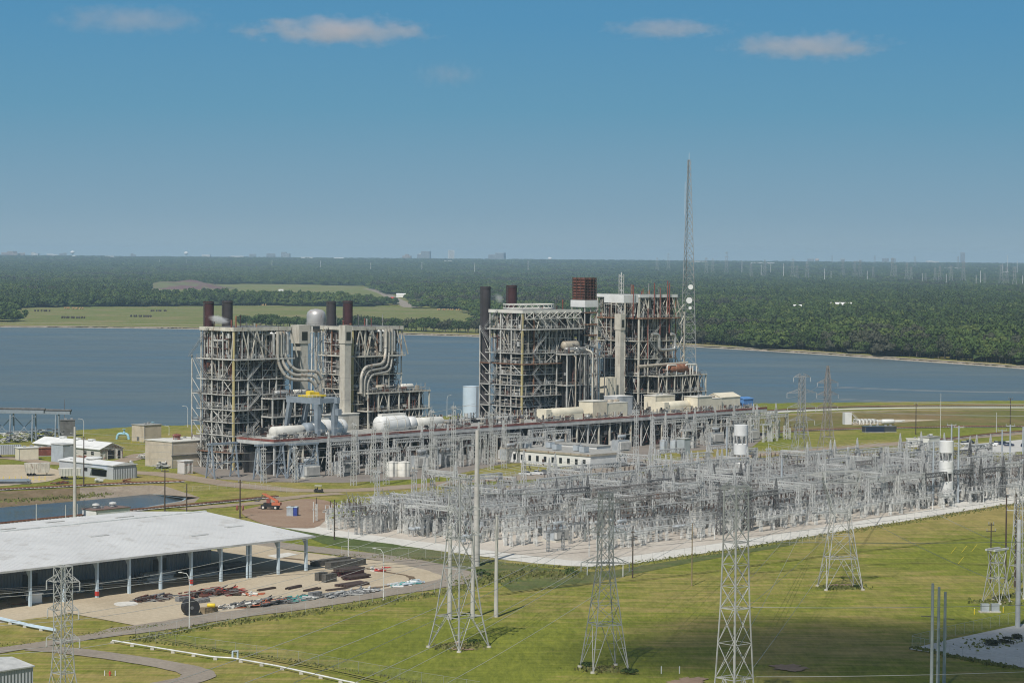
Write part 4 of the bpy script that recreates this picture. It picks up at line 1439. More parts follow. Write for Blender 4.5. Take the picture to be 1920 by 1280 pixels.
    b.bar((lu + .2, 0, ztop - .5), (lu + 4, 0, zmain), .4, None, 0, False)
    b.bar((-.2, 0, ztop - .5), (-1.2, 0, zmain), .3, None, 0, False)
    b.build('truss_lattice', M['steel_cream'], root)
    for i in range(rg.randrange(8, 12)):
        b = MB()
        x, y, h = rg.uniform(1, lu - 1), rg.uniform(0, lv * .7), rg.choice((1.5, 2.5, 3.5, 5.0))
        r = rg.choice((.14, .2, .28))
        b.tube([(x, y, ztop - 5), (x, y, ztop + h)], r, 6)
        if rg.random() < .4:
            b.tube([(x, y, ztop + h - .01), (x, y, ztop + h + .4)], r * 1.7, 6)
        b.build('vent_pipe', M[rg.choice(('rust', 'rustred', 'galv_dk', 'darkgrey', 'maroon', 'silver'))], root)
    # headers and drums of the top storey
    for i in range(5):
        b = MB()
        x0 = rg.uniform(1, lu * .6)
        z = rg.uniform(zmain + 1.5, ztop - 2)
        vessel(b, (x0 + 4, rg.uniform(.8, 2.5), z), rg.uniform(.35, .8), rg.uniform(4, 9), 'X', 10)
        b.build('header_drum', M[rg.choice(('silver', 'lag_tan', 'steel_lt', 'lag_white'))], root, True)
    # lower heater bay toward the turbine deck
    x0, x1, zh = low
    lev = [DECK_Z, DECK_Z + (zh - DECK_Z) * .5, zh]
    n = max(3, round((x1 - x0) / 6.5))
    for i in range(n + 1):
        for y in (-7.5, -1.2):
            b = MB()
            x = x0 + (x1 - x0) * i / n
            b.bar((x, y, 0), (x, y, zh), .5, None)
            b.build('column', st, root)
    for z in lev:
        b = MB()
        b.box((x0 - .3, -7.8, z - .2), (x1 + .3, -1.0, z), 0)
        b.box((x0 - .5, -8.0, z - .55), (x1 + .5, -7.81, z + .01), 1)
        b.box((x0 - .52, -7.81, z - .55), (x0 - .31, -1.0, z + .01), 1)
        fl = b.build('floor', [M['grate'], st], root)
        r_ = MB()
        rail(r_, [(x1, -7.7, z), (x0, -7.7, z), (x0, -1.2, z)], 1.1, 2.4, .06)
        r_.build('railing_lattice', st, fl)
    b = MB()
    for i in range(n):
        xa, xb_ = x0 + (x1 - x0) * i / n, x0 + (x1 - x0) * (i + 1) / n
        for a, c in zip([3.0] + lev[:-1], lev):
            if rg.random() < .5:
                mm = (xa + xb_) / 2
                b.bar((xa, -7.6, a), (mm, -7.6, c), .22, None, 0, False)
                b.bar((xb_, -7.6, a), (mm, -7.6, c), .22, None, 0, False)
    b.build('brace_lattice', st, root)
    for a, c in zip(lev[:-1], lev[1:]):
        clutter(root, rg, x0 + .5, x1 - .5, -7.2, 0, a, c - .5, 'x', int((x1 - x0) * 2.0), rusty=rusty)
    clutter(root, rg, x0 + .5, x1 - .5, -6.8, 0, zh, zh + 3, 'x', int((x1 - x0) * 1.0), rusty=rusty)
    b = MB()
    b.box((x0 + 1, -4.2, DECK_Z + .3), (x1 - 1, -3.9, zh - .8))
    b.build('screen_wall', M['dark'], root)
    for i in range(2):
        b = MB()
        vessel(b, (x0 + (x1 - x0) * (.3 + .4 * i), -4.5, zh + 1.7), 1.15, 6.5, 'X', 12)
        b.build('heater_vessel', M[rg.choice(('lag_tan', 'lag_white', 'silver'))] if rusty < .12 else M['rust'], root, True)
    return root

def big_pipes(root, path, r, gap, n, mat):
    """n parallel main steam pipes, offset from each other, each a part with flange rings"""
    for i in range(n):
        pts = [Vector(p) + Vector((gap[0], gap[1], 0 if q < 1 else gap[2])) * i for q, p in enumerate(path)]
        line = bend(pts, 6.0, 8)
        b = MB()
        b.tube(line, r, 12)
        o = b.build('steam_pipe', mat, root, True)
        f = MB()
        for q in range(4, len(line) - 4, 8):
            d = (line[q + 1] - line[q]).normalized()
            f.tube([line[q] - d * .15, line[q] + d * .15], r * 1.08, 12)
        f.build('joint_rim', M['galv_dk'], o)

M['pipe_grey'] = dull('dull stained pipe lagging', (0.46, 0.43, 0.37), 0.5, 0.25, 0.4, metal=0.15, stain=(0.27, 0.18, 0.12), amount=0.45)
# unit by unit; sizes read from the photo (see S_of)
b1 = boiler_house('weathered boiler frame behind the blue gantry crane, with steam at its stacks', 14, 30, 20, [7, 13.8, 19, 24, 30, 36, 44.3], 56.3, 11, 'steel_lt', low=(14, 38, 28.5))
b2 = boiler_house('open boiler frame beside the silver water tower, with a pale shaft before it', 78.6, 28.5, 19, [7, 13.8, 19, 24, 30, 36, 44.0], 55.6, 23, 'steel_cream', low=(2, 38, 28.8), outrig=3.5)
b3 = boiler_house('wide grey boiler frame with a yellowed corner column, carrying a round top truss', 183, 38.5, 20, [8, 13.8, 18.6, 23.4, 28.2, 33, 37.8, 42.6, 53.5], 61.5, 37, 'steel_lt', low=(22, 40, 42), outrig=6.5, rusty=.04, fascia='lag_white', dens=.85)
b4 = boiler_house('tall rust streaked boiler frame with white fascia next to the radio mast', 264.5, 27.5, 26, [8, 13.8, 22, 30, 38, 46.5, 57.5], 68.0, 53, 'steel_cream', low=(6, 42, 30.0), outrig=1.5, corner='steel_cream', rusty=.26, fascia='white', dens=.9)

# main steam pipes of the first two units: down the face, sweep sideways, down again
big_pipes(b1, [(21.5, -1.9, 55), (21.5, -1.9, 42.0), (24.5, -4.5, 35.6), (36.0, -6.6, 35.0), (38.5, -7.2, 31), (38.5, -7.2, 28.6)], .66, (2.1, .5, 1.7), 3, M['pipe_grey'])
big_pipes(b2, [(17.5, -1.9, 55), (17.5, -1.9, 46.0), (14.5, -4.0, 40.5), (1.6, -6.0, 39.5), (-1.2, -6.6, 36), (-1.2, -6.6, 28.9)], .66, (2.1, .4, -1.7), 3, M['pipe_grey'])
for root, xs in ((b1, (20, 22.5, 25, 27.5)), (b2, (15, 17.5, 20.5, 23))):
    for x in xs:
        b = MB()
        b.tube(bend([(x - 1.5, 1.0, 54), (x, -1.2, 54.2), (x, -1.2, 45.5)], 1.2, 4), .6, 10)
        b.build('downcomer_pipe', M['silver'], root, True)
# unit 3: tall pipes along its east end and the ring truss on the roof
for i, x in enumerate((27, 29.5, 33, 35.5, 38, 41, 43.5, 46.5)):
    b = MB()
    b.tube(bend([(x, -8.4 - .5 * (i % 3), 14 + 1.5 * (i % 2)), (x, -8.4 - .5 * (i % 3), 41 + 1.6 * (i % 3)), (x - 2.5, -3, 43 + 1.6 * (i % 3))], 1.6, 4), rnd.choice((.24, .3, .4)), 10)
    b.build('riser_pipe', M[rnd.choice(('steel_lt', 'silver', 'lag_tan', 'steel_cream', 'darkgrey'))], b3, True)
b = MB()
for z in (62.4, 64.2):
    b.tube([(16 + 14 * math.cos(a), 11 + 9 * math.sin(a), z) for a in [i * math.pi / 12 for i in range(25)]], .28, 6)
for i in range(24):
    a = i * math.pi / 12
    b.bar((16 + 14 * math.cos(a), 11 + 9 * math.sin(a), 62.4), (16 + 14 * math.cos(a + .13), 11 + 9 * math.sin(a + .13), 64.2), .2, None, 0, False)
b.build('ring_truss_lattice', M['lag_white'], b3)
b = MB()
for i in range(7):
    x = 5.5 * i + 1
    b.bar((x, -.8, 61), (x + 5.5, -.8, 58), .25, None, 0, False)
    b.bar((x + 5.5, -.8, 61), (x, -.8, 58), .25, None, 0, False)
    b.bar((x, -.8, 58), (x, -.8, 61), .3, None, 0, False)
    b.bar((x, -.8, 58), (x + 5.5, -.8, 54), .25, None, 0, False)
b.bar((1, -.8, 58), (39, -.8, 58), .35, None, 0, False)
b.build('truss_lattice', M['lag_white'], b3)
b = MB()
vessel(b, (31, -1.2, 45.5), 2.0, 9, 'X', 16)
b.build('steam_drum', M['lag_tan'], b3, True)
# unit 4: the white top panels, U-shaped pipe, long lagged pipe, rust red drum
b = MB()
b.box((-11.5, -.2, 64.6), (-.75, .1, 68.4))
b.box((-11.5, .1, 64.6), (-11.2, 12, 68.4))
b.build('fascia_panel', M['white'], b4)
b = MB()
b.tube(bend([(7, -2.2, 49.5), (12.5, -2.2, 49.5), (12.5, -2.2, 42), (24.5, -2.2, 42), (24.5, -2.2, 49), (21.5, -2.2, 49.5)], 2.0, 5), .72, 12)
b.build('expansion_pipe', M['silver'], b4, True)
b = MB()
b.tube([(-3.5, -2.6, 34.5), (33.5, -2.6, 35.2)], .8, 10)
b.build('lagged_pipe', M['lag_tan'], b4, True)
b = MB()
vessel(b, (23, -5.0, 33.0), 2.1, 12, 'X', 16)
b.build('rusty_drum', M['rust'], b4, True)
for x0, x1 in ((13.5, 20.5), (27.5, 33), (31, 36)):
    b = MB()
    b.tube(bend([(x0, -6.5, 30), (x0, -6.5, 34.8), (x1, -6.5, 34.8), (x1, -6.5, 30)], 1.0, 4), .35, 8)
    b.build('loop_pipe', M['lag_white'], b4, True)
for i, (x, zt) in enumerate(((5, 62), (9.5, 74), (14, 71.5), (19.5, 75), (21, 74), (-6, 73))):
    b = MB()
    b.tube([(x, -1.4, zt - 16 if i % 2 else zt - 24), (x, -1.4, zt)], .26, 6)
    b.build('vent_pipe', M['rustred'], b4)
b = MB()
for k in range(4):
    z0, z1 = 30 + 9.4 * k, 39.4 + 9.4 * k
    b.bar((27.5, .3, z0), (34.5, .3, z1 if k < 3 else z1 - 4), .35, None, 0, False)
    b.bar((34.5, .3, z0), (27.5, .3, z1), .35, None, 0, False)
b.bar((34.5, .3, 0), (34.5, .3, 60), .5, None, 0, False)
b.build('annex_lattice', M['steel_cream'], b4)

# between units 3 and 4: the tower of the rusty louvre box
root = thing('louvre_tower', 'steel tower topped by a rusty louvred box above a white panel', 'tower', P(S_of(1095, 33), 33), ROT)
root.scale = (.58, .72, 1)
for x in (0, 7, 14):
    for y in (0, 11):
        b = MB()
        b.bar((x, y, 0), (x, y, 66), .6)
        b.build('column', M['steel_cream' if y else 'steel_lt'], root)
for z in (13.8, 20, 26, 32, 39, 45, 50, 55, 60.5):
    b = MB()
    b.box((-.4, -.4, z - .5), (14.4, 11.4, z), 0)
    b.box((-.6, -.6, z - .6), (14.6, -.41, z + .05), 1)
    b.build('floor', [M['grate'], M['steel_lt' if z < 50 else 'steel_rust']], root)
rg_ = random.Random(77)
for a, c in zip((13.8, 20, 26, 32, 39, 45, 50), (20, 26, 32, 39, 45, 50, 55)):
    clutter(root, rg_, 0.5, 13.5, -.5, 0, a, c - .6, 'x', 24, rusty=.22)
    clutter(root, rg_, -.5, 0, .5, 10.5, a, c - .6, 'y', 12, rusty=.15)
b = MB()
b.box((3, 3, 6), (12, 9, 60))
b.build('duct_casing', M['dark'], root)
b = MB()
b.box((-.8, -.8, 62.8), (14.8, 11.8, 66))
b.build('white_panel', M['white'], root)
lv_ = MB()
lv_.box((0.6, .6, 66.05), (13.4, 10.6, 76.4))
lb = lv_.build('louvre_box', M['dark'], root)
f = MB()
for i in range(8):
    z = 66.4 + i * 1.32
    f.add([(.2, .2, z), (13.8, .2, z), (13.8, .59, z + .8), (.2, .59, z + .8)], [(0, 1, 2, 3)])
    f.add([(.2, 10.8, z), (.2, .2, z), (.59, .2, z + .8), (.59, 10.8, z + .8)], [(0, 1, 2, 3)])
    f.bar((0, .1, z - .1), (14, .1, z - .1), .25, None, 0)
    f.bar((.1, 0, z - .1), (.1, 11, z - .1), .25, None, 0)
f.build('louvre_slat', M['rust_dk'], lb)
f = MB()
for x in (0, 3.5, 7, 10.5, 14):
    f.bar((x, 0, 66), (x, 0, 76.6), .3)
for y in (3.7, 7.4, 11):
    f.bar((0, y, 66), (0, y, 76.6), .3)
f.build('louvre_frame', M['brown'], lb)

# stacks
def stack(px, t, top, r, mat, label, grp=None):
    s = S_of(px, t)
    root = thing('smokestack', label, 'smokestack', P(s, t), ROT)
    b = MB()
    b.lathe([(r, 0), (r, top), (r * .93, top), (r * .93, top - 3)], 24)
    b.build('shaft', mat, root, True)
    c = MB()
    for z in (top - .9, top * .72, top * .45):
        c.lathe([(r * 1.0, z), (r * 1.07, z + .05), (r * 1.07, z + .45), (r * 1.0, z + .5)], 24)
    c.build('stiffener_rim', M['stackgrey'], root)
    l = MB()
    for q in (-.3, .3):
        l.bar((-r - .25, q, 2), (-r - .25, q, top - .5), .08, None, 0, False)
    for i in range(int(top / 1.2)):
        l.bar((-r - .25, -.3, 2 + i * 1.2), (-r - .25, .3, 2 + i * 1.2), .07, None, 0, False)
    l.build('ladder', M['galv_dk'], root)
    return root
stack(390.5, 58, 66.6, 2.15, M['maroon'], 'maroon stack with white steam drifting over it, westernmost of all')
stack(425.5, 58, 66.8, 2.25, M['stackgrey'], 'charcoal grey stack beside the maroon one behind the first boiler frame')
stack(620, 58, 66.2, 2.1, M['stackgrey'], 'charcoal grey stack touching the silver water tower')
stack(651, 58, 66.2, 2.15, M['maroon'], 'maroon stack behind the second boiler frame')
stack(908.5, 57, 72.2, 2.4, M['stackgrey'], 'tall dark stack standing outside the west face of the third boiler frame')
stack(957.5, 58, 72.6, 2.5, M['maroon'], 'maroon stack rising behind the ring truss roof')

# pale lift shafts
def shaft(px, t, w, d, top, mat, label, head=None):
    root = thing('lift_shaft', label, 'shaft', P(S_of(px, t), t), ROT)
    b = MB()
    b.box((-w / 2, -d / 2, 0), (w / 2, d / 2, top))
    b.build('shaft_wall', mat, root)
    c = MB()
    hw = w / 2 + (head or .25)
    c.box((-hw, -d / 2 - .3, top - 6), (hw, d / 2 + .3, top + 1.5))
    c.build('shaft_head', mat, root)
    e = MB()
    e.box((-w / 2 + .5, -d / 2 - .36, top - 4.8), (w / 2 - .6, -d / 2 - .305, top - 1.2))
    e.build('doorway', M['glass'], root)
    g = MB()
    z = 8.0
    while z < top - 8:
        g.box((-w / 2 - .012, -d / 2 - .012, z), (w / 2 + .012, d / 2 + .012, z + .09))
        z += 9
    g.build('pour_joint', M['concrete_grey'], root)
    return root
shaft(563, 35, 4.2, 4.6, 55.6, M['concrete'], 'whitish concrete shaft between the first two boiler frames', 1.0)
shaft(647, 27.5, 3.6, 3.2, 55.4, M['concrete'], 'pale cream concrete shaft before the second boiler frame')
shaft(1161, 29, 2.9, 3.2, 58, M['concrete'], 'pale shaft standing against the rust streaked boiler frame')
root = thing('pale_duct', 'ribbed cream duct at the foot of the pale eastern shaft', 'duct', P(S_of(1142, 29), 29), ROT)
b = MB()
b.box((-4.5, -2, DECK_Z), (3, 2, 30))
b.build('duct_wall', M['cream'], root)
b = MB()
for i in range(8):
    b.box((-4.5 + i * .98, -2.2, DECK_Z), (-4.35 + i * .98, -2.01, 30))
b.build('duct_rib', M['concrete'], root)
b = MB()
lattice_col(b, 0, 0, 58, 78, 1.6, 1.6, 12, .2, .12)
root = thing('vent_mast', 'short lattice mast on the roof before the louvre tower', 'mast', P(S_of(1163, 33), 33), ROT)
b.build('lattice', M['galv'], root)
c = MB()
c.tube([(0, 0, 50), (0, 0, 79)], .25, 6)
c.build('vent_pipe', M['galv_lt'], root)

# ------------------------------------------------------------------ turbine deck
root = thing('turbine_deck', 'long raised turbine deck with red edging running before the boilers', 'turbine deck', P(0, 0), ROT)
LD, WD, D0 = 326.0, 22.0, 9.0
b = MB()
b.box((D0, 0, DECK_Z - 1.1), (LD, WD, DECK_Z))
b.build('deck_slab', M['concrete_grey'], root)
b = MB()
b.box((D0 - .05, -.18, DECK_Z - .55), (LD, -.005, DECK_Z + .35), 0)
b.box((D0 - .18, -.005, DECK_Z - .55), (D0 - .005, WD, DECK_Z + .35), 0)
b.build('red_edging', M['rustred'], root)
b = MB()
b.box((D0 + .02, -.12, DECK_Z - 2.0), (LD, -.004, DECK_Z - .56), 0)
b.box((D0 - .12, -.004, DECK_Z - 2.0), (D0 - .002, WD, DECK_Z - .56), 0)
b.build('edge_beam', M['galv'], root)
b = MB()
rail(b, [(LD, .1, DECK_Z), (D0 + .1, .1, DECK_Z), (D0 + .1, WD, DECK_Z)], 1.15, 2.2, .07)
b.build('railing_lattice', M['steel_lt'], root)
i = 0
x = D0 + 1.0
while x < LD:
    for y in (.8, 10.5):
        b = MB()
        b.bar((x, y, 0), (x, y, DECK_Z - 1.1), .65 if y < 5 else .8)
        b.build('column', M['steel_cream' if i % 5 else 'galv'], root)
    x += 7.4
    i += 1
x = D0 + 1.0
while x + 7.4 < LD:
    b = MB()
    k = rnd.random()
    if k < .28:
        b.bar((x, .75, .2), (x + 7.4, .75, DECK_Z - 1.2), .22, None, 0, False)
        b.bar((x + 7.4, .75, .2), (x, .75, DECK_Z - 1.2), .22, None, 0, False)
    elif k < .5:
        b.bar((x, .75, 5.8), (x + 7.4, .75, 5.8), .3, None, 0, False)
    x += 7.4
    if b.v:
        b.build('brace', M['steel_lt'], root)
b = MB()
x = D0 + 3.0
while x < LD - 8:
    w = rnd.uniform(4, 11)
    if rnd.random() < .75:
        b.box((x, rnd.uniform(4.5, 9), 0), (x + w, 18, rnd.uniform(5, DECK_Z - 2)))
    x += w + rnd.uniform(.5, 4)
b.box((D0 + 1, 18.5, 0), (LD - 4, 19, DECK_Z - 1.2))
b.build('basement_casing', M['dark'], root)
rg_ = random.Random(5)
for k in range(11):
    x0 = D0 + k * 28.6 + 1
    clutter(root, rg_, x0, x0 + 27.5, .9, 0, 0.2, 6.4, 'x', 46, rusty=.12)
    clutter(root, rg_, x0, x0 + 27.5, .9, 0, 6.4, DECK_Z - 1.6, 'x', 40, rusty=.08)
b = MB()
for s0 in (14, 155, 252):
    stairs(b, s0, -1.6, 0, 6.5, 7, 'x', 0, 1.1)
    stairs(b, s0 + 16, -1.6, 6.5, DECK_Z, -8, 'x', 0, 1.1)
    b.box((s0 + 7, -1.7, 6.3), (s0 + 16, -.2, 6.5))
b.build('staircase', M['galv_lt'], root)
# pipe rack bridge between the second and third unit
root = thing('pipe_rack', 'low roofed pipe rack bridging the gap between the second and third turbines', 'pipe rack', P(119, 20, 0), ROT)
for i in range(9):
    for y in (0, 7):
        b = MB()
        b.bar((i * 7.5, y, 0), (i * 7.5, y, DECK_Z + 2), .4)
        b.build('column', M['galv'], root)
for i in range(6):
    b = MB()
    b.tube([(0, .6 + i * 1.15, DECK_Z + .6 + .25 * (i % 3)), (62, .6 + i * 1.15, DECK_Z + .6 + .25 * (i % 3))], .3 + .06 * (i % 3), 8)
    b.build('pipe', M[('silver', 'lag_tan', 'galv', 'lag_white', 'darkgrey', 'silver')[i]], root, True)

# turbine generators
def turbine(label, s0, s1, kind):
    L = s1 - s0
    flip = kind == 'flip'
    if flip:
        kind = 'white'
    root = thing('turbine_generator', label, 'turbine', P(s1 if flip else s0, 10.5, DECK_Z), ROT + (math.pi if flip else 0))
    if kind == 'white':
        b = MB()      # high pressure end, generator: long low cylinder
        vessel(b, (L * .23, 0, 2.3), 2.2, L * .38, 'X', 20)
        b.box((L * .02, -2.6, 0), (L * .45, 2.6, 1.4))
        b.build('generator_casing', M['lag_white'], root, True)
        b = MB()
        prof = [(.4, L * .555), (2.4, L * .56), (3.4, L * .585), (3.75, L * .62), (3.75, L * .93), (3.4, L * .97), (2.4, L * .995), (.4, L)]
        b.lathe(prof, 26, (0, 0, 2.6))
        bb = MB()
        bb.v = [(p[2] - 2.6, p[1], p[0] + 2.6) for p in b.v]
        bb.f, bb.m = [list(reversed(f)) for f in b.f], b.m
        bb.build('low_pressure_hood', M['white'], root, True)
        b = MB()
        vessel(b, (L * .50, 0, 2.6), 2.7, L * .07, 'X', 20)
        b.build('coupling_casing', M['bluegrey'] if s0 < 40 else M['white'], root, True)
        b = MB()
        for q in (.66, .78, .90):
            b.lathe([(3.77, L * q - .12), (3.86, L * q - .1), (3.86, L * q + .1), (3.77, L * q + .12)], 26, (0, 0, 2.6), 0, 'X')
        b.build('hood_rim', M['concrete'], root)
        b = MB()
        b.box((L * .60, -1.3, 6.1), (L * .95, 1.3, 6.9))
        b.build('crossover_box', M['lag_white'], root)
        b = MB()
        for x in (L * .06, L * .14, L * .3, L * .38):
            b.box((x, -2.75, .6), (x + .9, -2.62, 1.3))
        b.lathe([(.1, -.05), (.9, -.04), (.9, .05), (.1, .06)], 14, (L * .41, -2.3, 2.0), 0, 'Y')
        b.build('access_panel', M['darkgrey'], root)
    else:
        b = MB()
        vessel(b, (L * .2, 0, 2.5), 2.5, L * .38, 'X', 20)
        b.box((0, -2.7, 0), (L * .44, 2.7, 2.0))
        b.build('generator_casing', M['cream'], root, True)
        b = MB()
        b.box((-1.2, -2.9, 0), (2.2, 2.9, 4.8))
        b.build('exciter_house', M['cream'], root)
        b = MB()
        b.box((-1.22, -1.6, .3), (-1.205, -.5, 2.4))
        b.box((.2, -2.93, 1.8), (1.0, -2.905, 2.6))
        b.build('doorway', M['glass'], root)
        b = MB()
        h = 7.2 if kind == 'cream' else 6.4
        b.box((L * .46, -4.2, 0), (L * .62, 4.2, h))
        b.box((L * .62, -3.6, 0), (L * .86, 3.6, h - 1.2))
        b.build('turbine_enclosure', M['cream'], root)
        b = MB()
        for i in range(16):
            x = L * .46 + i * L * .16 / 16
            b.box((x, -4.27, .2), (x + .12, -4.205, h - .2))
        b.build('cladding_rib', M['beige'], root)
        b = MB()
        b.box((L * .455, -4.3, h), (L * .625, 4.3, h + .25))
        b.box((L * .625, -3.7, h - 1.2), (L * .865, 3.7, h - .95))
        b.build('enclosure_roof', M['lag_white'], root)
        for i in range(3):
            b = MB()
            vessel(b, (L * (.66 + .07 * i), 0, h - .6), .9, 2.4, 'X', 12)
            b.build('valve_body', M['lag_tan'], root, True)
    return root
turbine('white turbine half under the blue gantry crane', 16, 56, 'white')
turbine('white turbine with a big round hood at the second boiler frame', 74, 113, 'flip')
for k_ in range(8):
    a_ = 58 + k_ * 33 if k_ else 10
    dr = thing('deck_fittings', 'tangle of pipes, boxes and rails on the turbine deck, ' + ('beyond the first turbine', 'between the first two turbines', 'beside the second turbine', 'before the pipe rack', 'past the pipe rack', 'before the third turbine', 'beside the cream enclosure', 'between the cream turbines')[k_], 'pipes', P(a_, 0, DECK_Z), ROT)
    clutter(dr, random.Random(300 + k_), 0, 30, .3, 0, 0, 2.6, 'x', 46, rusty=.15)
    clutter(dr, random.Random(400 + k_), 0, 30, 17.5, 0, 0, 4.5, 'x', 56, rusty=.08)
turbine('rust stained cream turbine with a box enclosure before the third boiler frame', 176, 238, 'cream')
turbine('cream turbine with square enclosures before the fourth boiler frame', 258, 306, 'tan')
root = thing('grey_enclosure', 'grey and white ribbed block closing the end of the third turbine', 'enclosure', P(228, 12, DECK_Z), ROT)
b = MB()
b.box((0, 0, 0), (11, 8, 8.2))
b.build('wall', M['wall_pale'], root)
b = MB()
b.box((-.1, -.1, 8.2), (11.1, 8.1, 8.5))
b.build('roof', M['white'], root)
def hut(name, label, cat, loc, w, d, h, wall, roof, rz=ROT, door=True, win=0, gable=0.0, over=.25):
    """small building: walls, flat or gabled roof, door, windows"""
    root = thing(name, label, cat, loc, rz)
    b = MB()
    if gable:
        b.add([(0, 0, 0), (w, 0, 0), (w, d, 0), (0, d, 0), (0, 0, h), (w, 0, h), (w, d, h), (0, d, h), (0, d / 2, h + gable), (w, d / 2, h + gable)],
              [(0, 1, 5, 4), (2, 3, 7, 6), (1, 2, 6, 9, 5), (3, 0, 4, 8, 7)])
    else:
        b.box((0, 0, 0), (w, d, h))
    b.build('wall', wall, root)
    b = MB()
    if gable:
        for (y0, y1) in ((-over, d / 2), (d + over, d / 2)):
            z0 = h - over * gable * 2 / d
            vs = [(-over, y0, z0), (w + over, y0, z0), (w + over, y1, h + gable), (-over, y1, h + gable)]
            vs += [(v[0], v[1], v[2] + .25) for v in vs]
            b.add(vs, [(3, 2, 1, 0), (4, 5, 6, 7), (0, 1, 5, 4), (1, 2, 6, 5), (2, 3, 7, 6), (3, 0, 4, 7)])
    else:
        b.box((-over, -over, h), (w + over, d + over, h + .3))
    b.build('roof', roof, root)
    if door:
        b = MB()
        b.box((-.03, d * .4, .05), (-.004, d * .4 + min(1.6, d * .3), min(2.4, h * .7)))
        b.build('door', M['darkgrey'], root)
    b = MB()
    b.box((-.05, -.05, 0), (w + .05, -.004, .35))
    b.box((-.05, -.004, 0), (-.004, d + .05, .35))
    b.build('plinth', M['concrete_grey'], root)
    if w > 6 and not gable:
        for i in range(2):
            b = MB()
            x, y = w * (.3 + .4 * i), d * (.35 + .3 * i)
            b.box((x, y, h + .3), (x + 1.1, y + .9, h + 1.0))
            b.build('roof_vent', M['galv_md'], root)
        b = MB()
        b.tube([(.25, -.12, .1), (.25, -.12, h)], .07, 6)
        b.build('downpipe', M['galv_md'], root)
    for i in range(win):
        b = MB()
        x = w * (i + .5) / win
        b.box((x - .6, -.03, h * .42), (x + .6, -.004, h * .42 + 1.3))
        b.build('window', M['glass'], root)
    return root
hut('deck_cabin', 'cream cabin on the turbine deck under the rusty drum', 'cabin', P(258, 14, DECK_Z), 14, 7, 7.4, M['cream'], M['lag_white'], win=0)
hut('deck_cabin', 'tall cream cabin block near the middle of the eastern turbine', 'cabin', P(277, 4, DECK_Z), 11, 6.5, 6.6, M['cream'], M['lag_white'])
hut('deck_cabin', 'large cream cabin with sloping roof near the deck end', 'cabin', P(300, 8, DECK_Z), 15, 9, 5.4, M['cream'], M['cream'], gable=1.8)
hut('tarp_cabin', 'bright blue tarpaulin covered box on the deck end', 'cabin', P(318, 8, DECK_Z), 7.5, 7, 3.9, M['bluetarp'], M['bluetarp'], gable=.8, door=False)
hut('white_annexe', 'long white sloping annexe behind the first turbine', 'annexe', P(56, 23, DECK_Z - 2), 20, 6, 8.5, M['concrete'], M['lag_white'], win=0)
# gantry crane on the deck
root = thing('gantry_crane', 'blue grey gantry crane straddling the first turbine', 'crane', P(33, 0, DECK_Z), ROT)
for x in (0.0, 9.0):
    for (y0, y1, w0, w1) in ((1.2, 1.2, 1.5, 2.4), (20.5, 17.5, 1.2, 1.9)):
        b = MB()
        h = 13.2
        vs = []
        for (z, w, y) in ((0, w0, y0), (h, w1, y1)):
            vs += [(x - w / 2, y - w / 2, z), (x + w / 2, y - w / 2, z), (x + w / 2, y + w / 2, z), (x - w / 2, y + w / 2, z)]
        b.add(vs, [(0, 1, 5, 4), (1, 2, 6, 5), (2, 3, 7, 6), (3, 0, 4, 7), (4, 5, 6, 7), (3, 2, 1, 0)])
        b.build('leg', M['bluegrey'], root)
for x in (0.0, 9.0):
    b = MB()
    b.box((x - .8, -1.0, 13.2), (x + .8, 19.2, 15.6))
    b.build('girder', M['bluegrey'], root)
for y in (1.2, 17.5):
    b = MB()
    b.box((.81, y - .7, 13.4), (8.19, y + .7, 15.2))
    b.build('end_tie', M['bluegrey'], root)
b = MB()
rail(b, [(-.7, -.9, 15.6), (-.7, 19, 15.6)], 1.1, 2, .07)
rail(b, [(9.7, -.9, 15.6), (9.7, 19, 15.6)], 1.1, 2, .07)
b.build('railing_lattice', M['galv_lt'], root)
b = MB()
b.box((-.3, 6.5, 15.62), (9.3, 12.5, 16.3))
b.box((1, 7, 16.3), (4, 9, 17.6))
b.box((5.5, 9, 16.3), (8, 12, 17.3))
b.lathe([(.8, -1.6), (.8, 1.6)], 12, (4.5, 10.8, 17.1), 0, 'X')
b.build('yellow_trolley', M['yellow'], root)
b = MB()
b.box((7.4, -2.6, 8.6), (9.4, -.75, 11))
b.build('cab', M['bluegrey'], root)
# water tower
pw = P(S_of(592, 72), 72)
root = thing('water_tower', 'silver domed water tower with rust streaks by the charcoal stack', 'water tower', pw, ROT)
zt, zb, r = Z_at(592, 579, pw.y), Z_at(592, 622, pw.y), 4.15
b = MB()
b.lathe([(.6, zb - .2), (r * .5, zb + .5), (r * .85, zb + 1.4), (r, zb + 2.8), (r, zt - 2.6), (r * .9, zt - 1.3), (r * .6, zt - .35), (.5, zt)], 28)
b.build('tank', dull('rust streaked aluminium paint', (0.48, 0.47, 0.46), 0.45, 0.15, 0.3, metal=0.3, stain=(0.30, 0.17, 0.13), amount=0.4), root, True)
b = MB()
b.lathe([(r * 1.0, zb + 2.7), (r * 1.1, zb + 2.75), (r * 1.1, zb + 2.95), (r, zb + 3)], 28)
rail(b, [(r * 1.09 * math.cos(a), r * 1.09 * math.sin(a), zb + 2.9) for a in [i * math.pi / 8 for i in range(17)]], 1.1, 2, .06)
b.build('catwalk_rim', M['galv'], root)
for a in range(4):
    q = a * math.pi / 2 + .4
    b = MB()
    b.tube([(r * 1.25 * math.cos(q), r * 1.25 * math.sin(q), 0), (r * .96 * math.cos(q), r * .96 * math.sin(q), zb + 2.7)], .33, 8)
    b.build('leg', M['lag_white'], root, True)
b = MB()
b.tube([(0, 0, 0), (0, 0, zb)], .7, 10)
b.build('riser', M['lag_white'], root, True)
b = MB()
